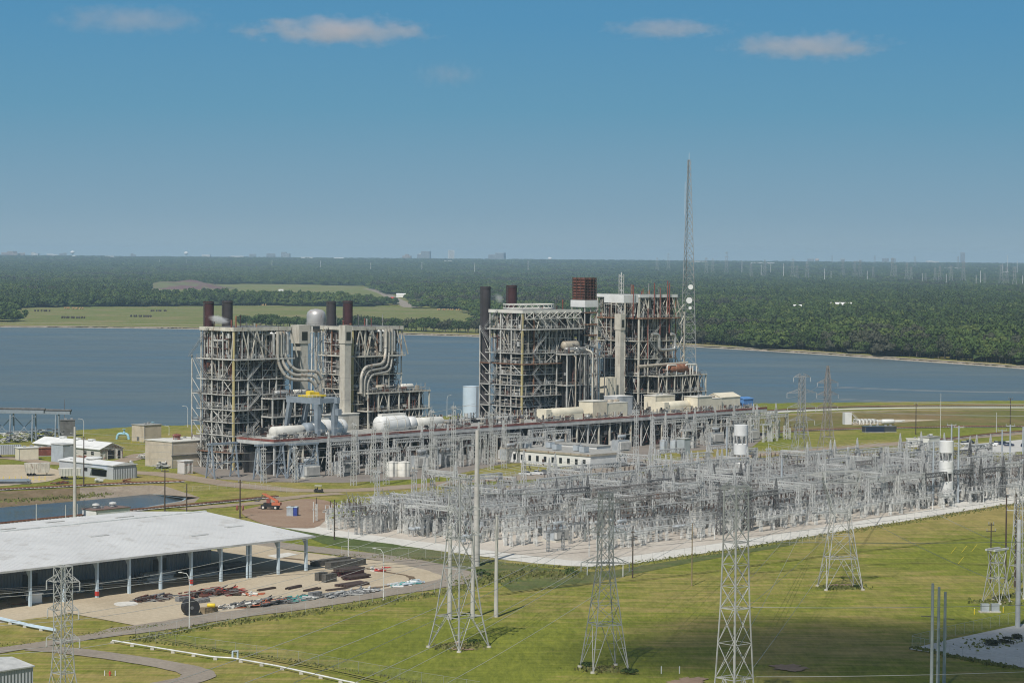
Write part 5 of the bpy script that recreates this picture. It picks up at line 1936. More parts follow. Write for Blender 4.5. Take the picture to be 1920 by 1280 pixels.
for k in range(5):
    z0, z1 = zb * k / 5, zb * (k + 1) / 5
    for a in range(4):
        q0, q1 = a * math.pi / 2 + .4, (a + 1) * math.pi / 2 + .4
        b.bar((r * 1.2 * math.cos(q0), r * 1.2 * math.sin(q0), z0), (r * 1.1 * math.cos(q1), r * 1.1 * math.sin(q1), z1), .06, None, 0, False)
        b.bar((r * 1.2 * math.cos(q1), r * 1.2 * math.sin(q1), z0), (r * 1.1 * math.cos(q0), r * 1.1 * math.sin(q0), z1), .06, None, 0, False)
b.build('brace_lattice', M['galv'], root)

# radio mast
pm = G(1287, 778)
zt = Z_at(1288.5, 300, pm.y)
root = thing('radio_mast', 'very tall tapering lattice radio mast with white dishes', 'radio mast', pm, 0.35)
def tri(z):
    w = float(np.interp(z, [0, 60, 100, zt - 8, zt], [10.5, 7.0, 4.4, 2.0, 1.8]))
    return [Vector((w / math.sqrt(3) * math.cos(a), w / math.sqrt(3) * math.sin(a), z)) for a in (R(200), R(320), R(80))]
lev = [zt * (1 - (1 - i / 34) ** 1.12) for i in range(35)]
for j in range(3):
    b = MB()
    b.tube([tri(z)[j] for z in lev], [.24 - .12 * z / zt for z in lev], 6)
    b.build('leg', M['galv_md'], root)
b = MB()
for i in range(34):
    a, c = tri(lev[i]), tri(lev[i + 1])
    for j in range(3):
        k = (j + 1) % 3
        mid = (c[j] + c[k]) / 2
        b.bar(a[j], mid, .13, None, 0, False)
        b.bar(a[k], mid, .13, None, 0, False)
        b.bar(c[j], c[k], .12, None, 0, False)
        b.bar(a[j], (a[k] + c[k]) / 2, .09, None, 0, False)
b.build('brace_lattice', M['galv_md'], root)
b = MB()
b.tube([(0, 0, zt - 1), (0, 0, zt + 4)], .08, 5)
b.build('antenna', M['galv_lt'], root)
b = MB()
b.tube([(-2.2, 0, zt - 30), (-2.2, 0, zt - 12)], .09, 5)
b.bar((-2.2, 0, zt - 28), (-1.1, 0, zt - 28), .08)
b.bar((-2.2, 0, zt - 15), (-1.0, 0, zt - 15), .08)
b.build('antenna', M['galv_lt'], root)
for (z, r, dx) in ((Z_at(1290, 538, pm.y), 1.4, .6), (Z_at(1287, 563, pm.y), 1.7, -.2), (Z_at(1289, 577, pm.y), .9, .4)):
    b = MB()
    b.lathe([(.05, .55), (r * .5, .35), (r * .85, .1), (r, -.05), (r * .97, -.15), (.1, -.12)], 20, (0, 0, 0), 0, 'Y')
    o = b.build('dish', M['white'], root, True, (dx, -2.6, z))
    o.rotation_euler.z = R(-25)
# tanks
def tank(label, loc, r, h, mat, rz=0.0, name='storage_tank', cone=.5, grp=None):
    root = thing(name, label, 'tank', loc, rz, grp)
    b = MB()
    b.lathe([(r, 0), (r, h), (r * .97, h + .1), (.2, h + cone)], 28)
    b.build('tank_shell', mat, root, True)
    c = MB()
    for z in (h * .45, h - .1):
        c.lathe([(r * .99, z), (r * 1.02, z + .02), (r * 1.02, z + .16), (r * .99, z + .18)], 28)
    c.build('hoop_rim', M['galv'], root)
    d = MB()
    for q in (-.25, .25):
        d.bar((q, -r - .2, 0), (q, -r - .2, h + .8), .07, None, 0, False)
    i = .4
    while i < h:
        d.bar((-.25, -r - .2, i), (.25, -r - .2, i), .05, None, 0, False)
        i += .5
    d.build('ladder', M['galv_dk'], root)
    return root
g_ = G(884, 790)
tank('pale blue storage tank by the lake beside the tall dark stack', g_, 4.7, 18.3, M['bluepale'], .6)
for (px, py, r, h, mat, lab) in [(735, 893, 2.5, 5.6, 'lag_white', 'squat white tank, west one of the pair before the plant'), (757, 893, 2.5, 5.6, 'lag_white', 'squat white tank, east one of the pair before the plant'),
                                 (1244, 847, 1.75, 5.0, 'tankgrey', 'blue grey upright tank, first in the row of three'), (1264, 848, 1.85, 5.1, 'tankgrey', 'blue grey upright tank in the middle of the row of three')]:
    g_ = G(px, py)
    tank(lab, g_, r, h, M[mat], .3)
hut('equipment_box', 'blue grey box cabin with notices, last in the row after two tanks', 'cabin', G(1283, 851), 4.2, 4.0, 6.6, M['tankgrey'], M['galv'], door=True)
# steam
for (x, y, w, h, sd_) in ((408, 599, 44, 20, 1.0),):
    D = 968
    d = ray(x, y)
    o = ball('steam_plume', cloud_mat('steam', 1.1, 2.2, .62, .75, 4.4, (.97, .97, .97)), (d.x / d.y * D, D, Z_at(x, y, D)), (w / F_PX * D * .62, 2.2, h / F_PX * D * .5))
    o.rotation_euler = (0, R(10), 0)
    tag(o, 'small white steam plume drifting past the two westernmost stacks', 'steam')
D = 1095
d = ray(936, 560)
o = ball('steam_plume', cloud_mat('thin steam', .45, 2.2, .62, .75, 8.4, (.97, .97, .97)), (d.x / d.y * D, D, Z_at(936, 560, D)), (2.4, 1.5, 3.6))
o.rotation_euler = (0, R(-38), 0)
tag(o, 'faint wisp of steam between the third frame stacks', 'steam')
M['rusty_md'] = dull('rust streaked galvanising', (0.26, 0.24, 0.22), 0.75, 0.3, 0.3, stain=(0.24, 0.13, 0.085), amount=0.4, stain_scale=.2)
# ------------------------------------------------------------------ the switchyard
S0 = G(1108, 1053)
def Q(u, v, z=0.0):
    p = S0 + U * u + V * v
    return Vector((p.x, p.y, z))
def insul(b, p, d, L, r, n, m=0, tip=True):
    """a stack of sheds along d from p"""
    p, d = Vector(p), Vector(d).normalized()
    step = L / n
    pts, rs = [], []
    for i in range(n):
        for (t, q) in ((.05, .45), (.3, 1.0), (.55, .9), (.7, .45)):
            pts.append(p + d * (step * (i + t)))
            rs.append(r * q)
    b.tube(pts, rs, 7, m)
def gantry_proto(h, span, dark=False, peak=False):
    root = thing('gantry', 'x', 'gantry')
    mt = M['galv'] if not dark else M['rusty_md'] if dark == 'r' else M['galv_dk']
    for x in (0, span):
        b = MB()
        lattice_col(b, x, 0, 0, h, 1.7, .8, 9, .25, .15)
        if peak:
            lattice_col(b, x, 0, h, h + 3.6, .8, .1, 4, .17, .1)
        b.build('column_lattice', mt, root)
    b = MB()
    lattice_beam(b, (0, 0, h - 1.5), (span, 0, h - 1.5), 1.3, 1.1, 12, .22, .14)
    b.build('beam_lattice', mt, root)
    for k in range(3):
        b = MB()
        insul(b, (span * (k + .5) / 3, 0, h - 1.5), (0, .55 if k % 2 else -.55, -1), 2.1, .19, 7)
        b.build('insulator', M['porcelain_br'] if k % 2 == 0 else M['porcelain'], root)
    return root
def support_proto(h, L, pm, lat=False):
    root = thing('bus_support', 'x', 'insulator post')
    b = MB()
    if lat:
        lattice_col(b, 0, 0, 0, h, .6, .45, 5, .1, .06)
    else:
        b.tube([(0, 0, 0), (0, 0, h)], [.17, .14], 7)
    b.bar((-.5, 0, h), (.5, 0, h), .2)
    b.build('post_lattice' if lat else 'post', M['galv_lt'], root)
    b = MB()
    insul(b, (0, 0, h + .1), (0, 0, 1), L, .2, 8)
    b.build('insulator', M[pm], root)
    return root
def switch_proto(h, pm, opened, mt='galv_lt'):
    root = thing('disconnect_switch', 'x', 'switch')
    b = MB()
    for x in (0, 6.4):
        lattice_col(b, x, 0, 0, h, .7, .5, 6, .15, .09)
    lattice_beam(b, (-.6, -.5, h), (7.0, -.5, h), .5, .2, 8, .16, .1)
    lattice_beam(b, (-.6, 1.3, h), (7.0, 1.3, h), .5, .2, 8, .16, .1)
    b.build('frame_lattice', M[mt], root)
    for k in range(3):
        for y in (-.5, 1.3):
            b = MB()
            insul(b, (.6 + 2.6 * k, y, h + .5), (0, 0, 1), 1.7, .19, 6)
            b.build('insulator', M[pm], root)
        b = MB()
        x = .6 + 2.6 * k
        b.bar((x, -.5, h + 2.2), (x, 1.3, h + 2.2) if not opened else (x, .3, h + 4.0), .12)
        b.tube([(x, -.5, h + 2.2), (x, -1.4, h + 2.9), (x, -2.6, h + 2.5)], .07, 5)
        b.build('blade', M['wire'], root)
    return root
def breaker_proto(pm):
    root = thing('circuit_breaker', 'x', 'circuit breaker')
    b = MB()
    for x in (-2.4, 0, 2.4):
        vessel(b, (x, 0, 2.4), .55, 2.2, 'Y', 10)
    b.box((3.4, -.7, .8), (4.3, .7, 2.6))
    b.build('tank', M['xfmr'], root, True)
    b = MB()
    for x in (-2.9, 2.9):
        for y in (-.9, .9):
            b.bar((x, y, 0), (x, y, 2.0), .16)
    b.bar((-3, -.9, 1.9), (3.2, -.9, 1.9), .16)
    b.bar((-3, .9, 1.9), (3.2, .9, 1.9), .16)
    b.build('frame', M['galv'], root)
    for x in (-2.4, 0, 2.4):
        for sg in (-1, 1):
            b = MB()
            insul(b, (x, sg * .8, 2.8), (0, sg * .45, 1), 2.5, .23, 8)
            b.build('bushing', M[pm], root)
    return root
def oil_proto():
    root = thing('oil_breaker', 'x', 'circuit breaker')
    for k in range(3):
        b = MB()
        b.lathe([(1.25, .3), (1.3, .5), (1.3, 4.2), (1.1, 4.7), (.3, 5.0)], 18, (k * 3.1, 0, 0))
        b.build('tank', M['xfmr'], root, True)
        for sg in (-1, 1):
            b = MB()
            insul(b, (k * 3.1, sg * .6, 4.4), (0, sg * .35, 1), 2.4, .24, 8)
            b.build('bushing', M['porcelain'], root)
    return root
def transformer_proto(w=6.0, d=3.2, h=4.2):
    root = thing('transformer', 'x', 'transformer')
    b = MB()
    b.box((-w / 2, -d / 2, .5), (w / 2, d / 2, h))
    b.build('tank', M['xfmr'], root)
    b = MB()
    n = 14
    for i in range(n):
        x = -w / 2 + .3 + (w - .6) * i / (n - 1)
        b.box((x - .07, -d / 2 - 1.1, .9), (x + .07, -d / 2 - .05, h - .4))
    b.build('radiator_rib', M['galv'], root)
    b = MB()
    for i in range(n):
        x = -w / 2 + .3 + (w - .6) * i / (n - 1)
        b.box((x - .07, d / 2 + .05, .9), (x + .07, d / 2 + 1.1, h - .4))
    b.build('radiator_rib', M['galv'], root)
    b = MB()
    vessel(b, (0, -.6, h + 1.3), .55, w * .6, 'X', 12)
    b.bar((-1.5, -.6, h), (-1.5, -.6, h + 1), .2)
    b.bar((1.5, -.6, h), (1.5, -.6, h + 1), .2)
    b.build('conservator', M['xfmr'], root, True)
    for k in range(3):
        b = MB()
        insul(b, (-w * .3 + k * w * .3, .5, h), ((k - 1) * .2, .3, 1), 2.6, .26, 8)
        b.build('bushing', M['porcelain_br'], root)
    b = MB()
    b.box((-w / 2 - .6, -d / 2 - 1.4, .02), (w / 2 + .6, d / 2 + 1.4, .5))
    b.build('plinth', M['concrete'], root)
    return root
def busframe_proto(h, pm, dark=False):
    """three-phase bus structure: a low lattice stand under rows of insulators and tubes on two levels"""
    root = thing('bus_stand', 'x', 'bus frame')
    b = MB()
    for x in (0, 5, 10):
        lattice_col(b, x, -1.2, 0, h, .6, .4, 6, .14, .08)
        lattice_col(b, x, 1.2, 0, h - 1, .6, .4, 6, .14, .08)
    lattice_beam(b, (-1, -1.2, h), (11, -1.2, h), .5, .3, 10, .15, .09)
    lattice_beam(b, (-1, 1.2, h - 1), (11, 1.2, h - 1), .5, .3, 10, .15, .09)
    b.build('stand_lattice', M['galv_lt' if not dark else 'galv_md'], root)
    for k in range(6):
        b = MB()
        insul(b, (k * 2, -1.2, h + .5), (0, 0, 1), 1.8, .19, 6)
        b.build('insulator', M[pm], root)
        b = MB()
        insul(b, (k * 2, 1.2, h - .5), (.2 * (k % 3 - 1), .7, 1), 1.6, .19, 6)
        b.build('insulator', M['porcelain_br' if k % 2 else pm], root)
    b = MB()
    for k in range(3):
        b.tube([(k * 4, -1.2, h + 2.4), (k * 4 + .6, .6, h + 2.9 + .3 * k), (k * 4 + 1, 3.4, h + 1.8)], .08, 5, 0, False)
        b.tube([(-1, -1.5 + .3 * k, h + 2.4), (11, -1.5 + .3 * k, h + 2.4)], .08, 5, 0, False)
    b.build('jumper_mesh', M['wire'], root)
    return root
PR = {'fa': busframe_proto(4.2, 'porcelain'), 'fb': busframe_proto(6.4, 'porcelain_br', True), 'fc': busframe_proto(5.2, 'porcelain_wh'),
      'ga': gantry_proto(12.5, 15), 'gb': gantry_proto(10, 15, False, False), 'gc': gantry_proto(12, 15, True, True), 'gd': gantry_proto(13.5, 15, False, True), 'ge': gantry_proto(11.5, 15, 'r'),
      'sa': support_proto(3.2, 2.2, 'porcelain'), 'sb': support_proto(5.4, 2.2, 'porcelain_br', True), 'sc': support_proto(4.2, 2.4, 'porcelain_wh'),
      'da': switch_proto(3.6, 'porcelain_wh', False), 'db': switch_proto(5.6, 'porcelain_br', True, 'galv_md'), 'dc': switch_proto(8.0, 'porcelain', True),
      'br': breaker_proto('porcelain'), 'bb': breaker_proto('porcelain_br'), 'ob': oil_proto(), 'tr': transformer_proto()}
USED = set()
def put(k, p, rz, label, group):
    o = PR[k]
    if k in USED:
        return dup(o, p, rz, label, group)
    USED.add(k)
    o.location, o.rotation_euler.z = p, rz
    o['label'], o['group'] = label, group
    return o
def zone(u, v):
    """where in the switchyard: named by what can be found beside it"""
    a = 'by the pale road corner' if u < 70 and v < 60 else 'on the western side' if u < 70 else None
    if a:
        return a
    if v > 105:
        return 'in the rows before the white office' if u < 210 else 'in the rows by the white drum stack'
    if v < 40:
        return 'along the long pale road' if u < 190 else 'near the second drum stack'
    return 'in the crowded yard middle' if u < 190 else 'in the crowded eastern half'
NAMES = {'ga': 'grey lattice gantry with insulator strings', 'gb': 'lower grey lattice gantry', 'gc': 'dark lattice gantry with peaked columns', 'gd': 'tall pale lattice gantry with peaked columns', 'ge': 'rust stained lattice gantry',
         'sa': 'slim insulator post on a steel tube', 'sb': 'brown insulator on a lattice post', 'sc': 'pale insulator on a tall tube', 'da': 'low closed disconnect switch frame', 'db': 'raised open disconnect switch frame', 'dc': 'high open disconnect switch on lattice legs',
         'fa': 'low bus stand carrying rows of grey insulators', 'fb': 'dark tall bus stand carrying brown insulators', 'fc': 'mid height bus stand carrying pale insulators',
         'br': 'grey tank breaker with grey bushings', 'bb': 'grey tank breaker with brown bushings', 'ob': 'row of upright grey oil breaker tanks', 'tr': 'ribbed grey transformer'}
def yard(k, u, v, turn=0.0):
    lab = NAMES[k] + ' ' + zone(u, v)
    return put(k, Q(u, v), ROT + turn, lab, lab + ' (repeats)')
def inside(u, v):
    return 5 < u < 335 and 5 < v < min(150, 120 + u * .22) and v < 160 - max(0, u - 250) * .75
rg_ = random.Random(21)
n_s = 0
# gantry lines along u
for (v, kinds, u0, u1, skip) in ((16, ('ga', 'gc'), 62, 330, .34), (39, ('gb', 'ga', 'gd', 'ge'), 40, 330, .22), (64, ('ga', 'gd', 'gc', 'ge'), 26, 330, .15), (90, ('ga', 'gb', 'gd'), 60, 330, .12), (116, ('gb', 'ga'), 52, 300, .5), (140, ('ga', 'gb'), 200, 290, .25)):
    u = u0
    while u < u1 - 15:
        if rg_.random() > skip and inside(u, v) and inside(u + 15, v):
            yard(rg_.choice(kinds), u, v + rg_.uniform(-2, 2))
        u += rg_.choice((15.6, 15.6, 17.0))
# and some across them
for i in range(34):
    u, v = rg_.uniform(50, 320), rg_.choice((18, 41, 66, 92, 118))
    if inside(u, v) and inside(u, v + 16):
        yard(rg_.choice(('ga', 'gb', 'gd')), u, v, math.pi / 2)
# equipment rows between the gantry lines
ROWS = [(18, 'fa'), (25, 'fc'), (30, 'fb'), (41, 'fc'), (46, 'fb'), (54, 'fa'), (59, 'fb'), (66, 'fc'), (72, 'fb'), (80, 'fc'), (85, 'fa'), (92, 'fb'), (97, 'fc'), (102, 'fb'), (107, 'fa'), (119, 'fc'), (128, 'fa'), (10, 'sa'), (13, 'da'), (20, 'sc'), (23, 'db'), (27, 'br'), (32, 'db'), (36, 'sb'), (44, 'dc'), (48, 'sc'), (52, 'bb'), (57, 'db'), (61, 'sb'), (69, 'dc'), (74, 'sc'), (78, 'br'), (83, 'db'), (87, 'sb'), (95, 'dc'), (99, 'sa'), (104, 'bb'), (109, 'db'), (113, 'sb'), (121, 'da'), (125, 'sc'), (130, 'br'), (135, 'db'), (146, 'sa')]
counts = {}
for (v, k) in ROWS:
    u = rg_.uniform(6, 12)
    while u < 330:
        st = {'s': 4.6, 'd': 9.4, 'b': 11.5, 'f': 15.5}[k[0]]
        if inside(u, v) and rg_.random() < (.62 if u < 90 and v < 60 else .80) and not (u < 60 and v < 34 and rg_.random() < .5):
            n = counts.get(k, 0)
            cap = {'s': 165, 'd': 150, 'b': 70, 'f': 100}[k[0]]
            if n < cap * 10 and (k[0] != 's' or rg_.random() < .43):
                yard(k, u, v + rg_.uniform(-2.0, 2.0), rg_.choice((0, 0, 0, 0, math.pi, .04, -.05)))
                counts[k] = n + 1
        u += st * rg_.uniform(.9, 1.25)
for (u, v, t) in ((16, 84, 0), (18, 66, 0), (52, 52, .3), (96, 58, 0), (120, 30, 0), (176, 46, 0), (210, 92, 0), (250, 60, 0), (150, 100, 0)):
    yard('ob', u, v, t)
for (u, v, t) in ((30, 40, 0), (48, 30, 0), (88, 44, 1.57), (140, 54, 0), (205, 24, 0), (262, 40, 0), (290, 70, 0)):
    yard('tr', u, v, t)
# western finger of the yard, along its edge road
for i in range(26):
    v = 62 + i * 2.7
    yard(rg_.choice(('sa', 'sc', 'sb', 'sc')), 9 + (i % 3) * 5 + rg_.uniform(-1, 1), v)
for i in range(8):
    yard(rg_.choice(('da', 'db', 'db', 'dc')), 13 + (i % 2) * 6, 66 + i * 7, math.pi / 2)
for i in range(3):
    yard('gb', 10 + i * 8, 64 + i * 14, math.pi / 2)

# three-phase rigid bus along the rows: each tube its own thing
def bus(u0, u1, v, z, mat='wire'):
    b = MB()
    b.tube([(0, 0, 0), ((u1 - u0) * .5, 0, -.05), (u1 - u0, 0, 0)], .11, 6)
    o = b.build('bus_tube', M[mat], None, True, Q(u0, v, z), ROT)
    lab = 'straight aluminium bus tube on posts ' + zone((u0 + u1) / 2, v)
    tag(o, lab, 'bus tube', lab + ' (repeats)')
for v, z in ((10, 5.5), (20, 6.7), (36, 7.8), (48, 6.7), (61, 7.8), (74, 6.7), (87, 7.8), (99, 5.5), (113, 7.8), (125, 6.7)):
    for dv in (-1.8, 1.8):
        u = rg_.uniform(20, 60)
        while u < 300:
            L = rg_.uniform(30, 60)
            if inside(u, v) and inside(u + L, v):
                bus(u, u + L, v + dv, z)
            u += L + rg_.uniform(4, 20)
# strung bus between gantry lines: slack conductors along v, three to a bay
def sag(a, c, s, n=10):
    a, c = Vector(a), Vector(c)
    return [a + (c - a) * (i / n) - Vector((0, 0, 4 * s * (i / n) * (1 - i / n))) for i in range(n + 1)]
lines_v = (16, 39, 64, 90, 116, 140)
for i in range(len(lines_v) - 1):
    u = 66
    while u < 315:
        if inside(u, lines_v[i]) and inside(u, lines_v[i + 1]) and rg_.random() < .8:
            b = MB()
            for k in range(3):
                b.tube(sag((k * 4.4, 0, 11), (k * 4.4, lines_v[i + 1] - lines_v[i], 11.2), .9, 8), .06, 4, 0, False)
            o = b.build('strung_wire', M['wire'], None, False, Q(u, lines_v[i]), ROT)
            lab = 'three slack wires strung between two gantries ' + zone(u, lines_v[i] + 12)
            tag(o, lab, 'wire', lab + ' (repeats)')
        u += 15.6
# white drum stacks
def drums(px, py, top, dpx, label):
    p = G(px, py)
    r = dpx * p.y / F_PX / 2
    zt = Z_at(px, top, p.y)
    root = thing('drum_stack', label, 'reactor stack', p, ROT)
    for k in range(3):
        z1 = zt - k * zt * .315
        z0 = z1 - zt * .185
        b = MB()
        b.lathe([(r * .9, z0), (r, z0 + .1), (r, z1 - .1), (r * .9, z1), (.2, z1 + .05)], 26)
        o = b.build('drum', M['white'], root, True)
        c = MB()
        for q in range(8):
            a = q * math.pi / 4
            c.bar((r * .99 * math.cos(a), r * .99 * math.sin(a), z0 - .02), (r * .99 * math.cos(a + .15), r * .99 * math.sin(a + .15), z0 - zt * .13), .3)
        c.build('post_lattice', M['galv'], root)
    b = MB()
    b.box((-r * .8, -r * .8, 0), (r * .8, r * .8, .6))
    b.build('plinth', M['concrete'], root)
drums(1388, 908, 796, 26, 'stack of three white drums on posts at the back of the switchyard')
drums(1773, 946, 826, 27, 'stack of three white drums on posts beside a tall twin pole')

# ------------------------------------------------------------------ transmission towers
def hw(levels, z, ax):
    return float(np.interp(z, [l[0] for l in levels], [l[ax] for l in levels]))
def tower(name, label, cat, p, rz, levels, arms, panels=4, leg=.24, br=.12, mat='galv_tw', arm_rz=None, foot=True, strings=1.7):
    """levels: (height, half width x, half width y); arms: (height, reach, rise) to both sides"""
    leg, br = leg * .8, br * .76
    root = thing(name, label, cat, p, rz)
    C4 = [(-1, -1), (1, -1), (1, 1), (-1, 1)]
    pos = lambda k, z: Vector((C4[k][0] * hw(levels, z, 1), C4[k][1] * hw(levels, z, 2), z))
    mt = M[mat]
    for k in range(4):
        b = MB()
        for a, c in zip(levels[:-1], levels[1:]):
            b.bar(pos(k, a[0]), pos(k, c[0]), leg)
        b.build('leg', mt, root)
        if foot:
            f = MB()
            q = pos(k, 0)
            f.lathe([(.55, -.2), (.5, .35)], 10, (q.x, q.y, 0))
            f.build('footing', M['concrete'], root)
    b = MB()
    for a, c in zip(levels[:-1], levels[1:]):
        hgt = c[0] - a[0]
        wid = 2 * max(.8, (a[1] + c[1]) / 2)
        n = max(1, round(hgt / (wid * 1.2)))
        for i in range(n):
            z0, z1 = a[0] + hgt * i / n, a[0] + hgt * (i + 1) / n
            for k in range(4):
                j = (k + 1) % 4
                A, B_, C_, D_ = pos(k, z0), pos(j, z0), pos(k, z1), pos(j, z1)
                if wid > 5 and a[0] == 0 and i == 0:
                    m = (C_ + D_) / 2
                    b.bar(A, m, br * 1.2, None, 0, False)
                    b.bar(B_, m, br * 1.2, None, 0, False)
                    b.bar((A + C_) / 2, (A + m) / 2, br * .7, None, 0, False)
                    b.bar((B_ + D_) / 2, (B_ + m) / 2, br * .7, None, 0, False)
                    b.bar((A * .25 + C_ * .75), (A * .35 + m * .65), br * .7, None, 0, False)
                    b.bar((B_ * .25 + D_ * .75), (B_ * .35 + m * .65), br * .7, None, 0, False)
                else:
                    b.bar(A, D_, br, None, 0, False)
                    b.bar(B_, C_, br, None, 0, False)
                b.bar(C_, D_, br * (1.5 if i == n - 1 else .9), None, 0, False)
        if c[0] < levels[-1][0] + .1:
            b.bar(pos(0, c[0]), pos(2, c[0]), br, None, 0, False)
            b.bar(pos(1, c[0]), pos(3, c[0]), br, None, 0, False)
    b.build('brace_lattice', mt, root)
    ar = Matrix.Rotation((arm_rz if arm_rz is not None else 0), 3, 'Z')
    tips = []
    for (z, reach, rise) in arms:
        b = MB()
        w = hw(levels, z, 2) * .75
        x0 = hw(levels, z, 1) * .7
        for sg in (-1, 1):
            tip = Vector((sg * reach, 0, z + rise))
            for y in (-w, w):
                b.bar(ar @ Vector((sg * x0, y, z)), ar @ tip, br * 1.2, None, 0, False)
                b.bar(ar @ Vector((sg * x0, y, z + 1.6)), ar @ tip, br * 1.1, None, 0, False)
                for i in range(1, 4):
                    t = i / 4
                    lo = Vector((sg * x0, y, z)).lerp(tip, t)
                    hi = Vector((sg * x0, y, z + 1.6)).lerp(tip, t - .18)
                    b.bar(ar @ lo, ar @ hi, br * .7, None, 0, False)
            for i in range(1, 4):
                t = i / 4
                b.bar(ar @ Vector((sg * x0, -w, z)).lerp(tip, t), ar @ Vector((sg * x0, w, z)).lerp(tip, t), br * .7, None, 0, False)
            tips.append(ar @ tip)
        b.build('crossarm_lattice', mt, root)
    if strings:
        for tp in tips:
            b = MB()
            insul(b, tp - Vector((0, 0, .1)), (0, 0, -1), strings, .16, 12)
            b.build('insulator', M['porcelain_wh'], root)
    mw = Matrix.Translation(p) @ Matrix.Rotation(rz, 4, 'Z')
    return root, [mw @ (tp - Vector((0, 0, .1 + strings))) for tp in tips]
t1, w1 = tower('lattice_tower', 'pale lattice tower with three short crossarms and hanging pale insulators before the long shed', 'lattice tower', G(118, 1330), R(45), [(0, 2.5, 2.5), (7, 1.55, 1.55), (13, 1.24, 1.24), (27, 1.24, 1.24)], [(13.2, 3.3, .3), (18.6, 3.1, .3), (24.0, 3.3, .2)], leg=.2, br=.11, arm_rz=R(-57))
t2, w2 = tower('lattice_tower', 'broad legged lattice tower on a bare earth patch beside two concrete poles', 'lattice tower', G(860, 1213), ROT, [(0, 4.7, 4.7), (7, 3.55, 3.55), (17.5, 2.4, 2.4), (24, 1.95, 1.95), (37, 1.5, 1.5)], [(24.5, 5.2, .3), (30, 4.6, .3), (35.2, 4.8, .3)], leg=.26, br=.13, arm_rz=R(-40))
t3, w3 = tower('lattice_tower', 'narrow waisted lattice tower standing alone in the middle of the grass', 'lattice tower', G(1133, 1254), R(18), [(0, 3.95, 3.95), (9.5, 2.75, 2.75), (22.2, 1.3, 1.3), (36.8, 1.15, 1.15)], [(22.2, 5.0, 0), (28.5, 4.2, .2), (34.5, 4.6, .2)], leg=.22, br=.12, arm_rz=R(-18))
t4, w4 = tower('lattice_tower', 'big straight sided lattice tower cut by the frame bottom', 'lattice tower', G(1376, 1332), R(41), [(0, 3.0, 3.0), (6.3, 2.5, 2.5), (19.5, 1.95, 1.95), (32, 1.66, 1.66), (42.5, 1.6, 1.6)], [(42.0, 3.2, 0)], leg=.26, br=.13, arm_rz=R(-54), strings=0)
t5, w5 = tower('lattice_tower', 'spread legged lattice tower with pinched waist and flared head on the sunny grass', 'lattice tower', G(1575, 1102), R(8), [(0, 4.9, 4.2), (8, 3.7, 3.1), (19.7, 2.05, 1.6), (27.5, 4.6, 1.2), (30.5, 4.8, .9)], [(29.0, 9.5, .6)], leg=.26, br=.14)
t6, w6 = tower('low_tower', 'short square lattice tower with flat sloping top beam near the frame edge', 'lattice tower', G(1868, 1129), ROT, [(0, 2.5, 2.5), (6.2, 1.75, 1.75), (10, 1.35, 1.35), (13.2, 2.3, 1.3)], [], leg=.22, br=.12, strings=0)
b = MB()
b.bar((-3.2, -1.2, 13.4), (3.2, -1.2, 13.4), .5)
b.bar((-3.2, 1.2, 13.4), (3.2, 1.2, 13.4), .5)
b.build('top_beam', M['galv'], t6)
t7, w7 = tower('lattice_tower', 'lattice tower cut by the eastern frame edge behind a steel pole', 'lattice tower', G(1912, 1118), ROT, [(0, 2.9, 2.9), (8, 2.0, 2.0), (16, 1.4, 1.4), (27, 1.1, 1.1)], [(18, 3.6, .2), (23, 3.2, .2)], leg=.22, br=.12)
t8, w8 = tower('lattice_tower', 'white tall pylon with three drooping arms beside the rust streaked pylon', 'lattice tower', G(1502, 866), R(20), [(0, 4.2, 4.2), (12, 2.2, 2.2), (22, 1.2, 1.2), (36.5, .95, .95)], [(36, 4.0, 0), (29.5, 7.0, -.2), (23.5, 6.6, -.2), (17.8, 6.2, -.2)], leg=.26, br=.14, strings=2.0, mat='galv_md')
t9, w9 = tower('lattice_tower', 'rust streaked tallest pylon with three arms before the water', 'lattice tower', G(1550, 872), R(15), [(0, 4.4, 4.4), (12, 2.2, 2.2), (22, 1.2, 1.2), (35, 1.0, 1.0), (41.5, .3, .3)], [(34.5, 4.6, 0), (29.5, 4.8, 0), (24.5, 4.6, 0)], leg=.25, br=.14, mat='rusty_md', strings=1.6)
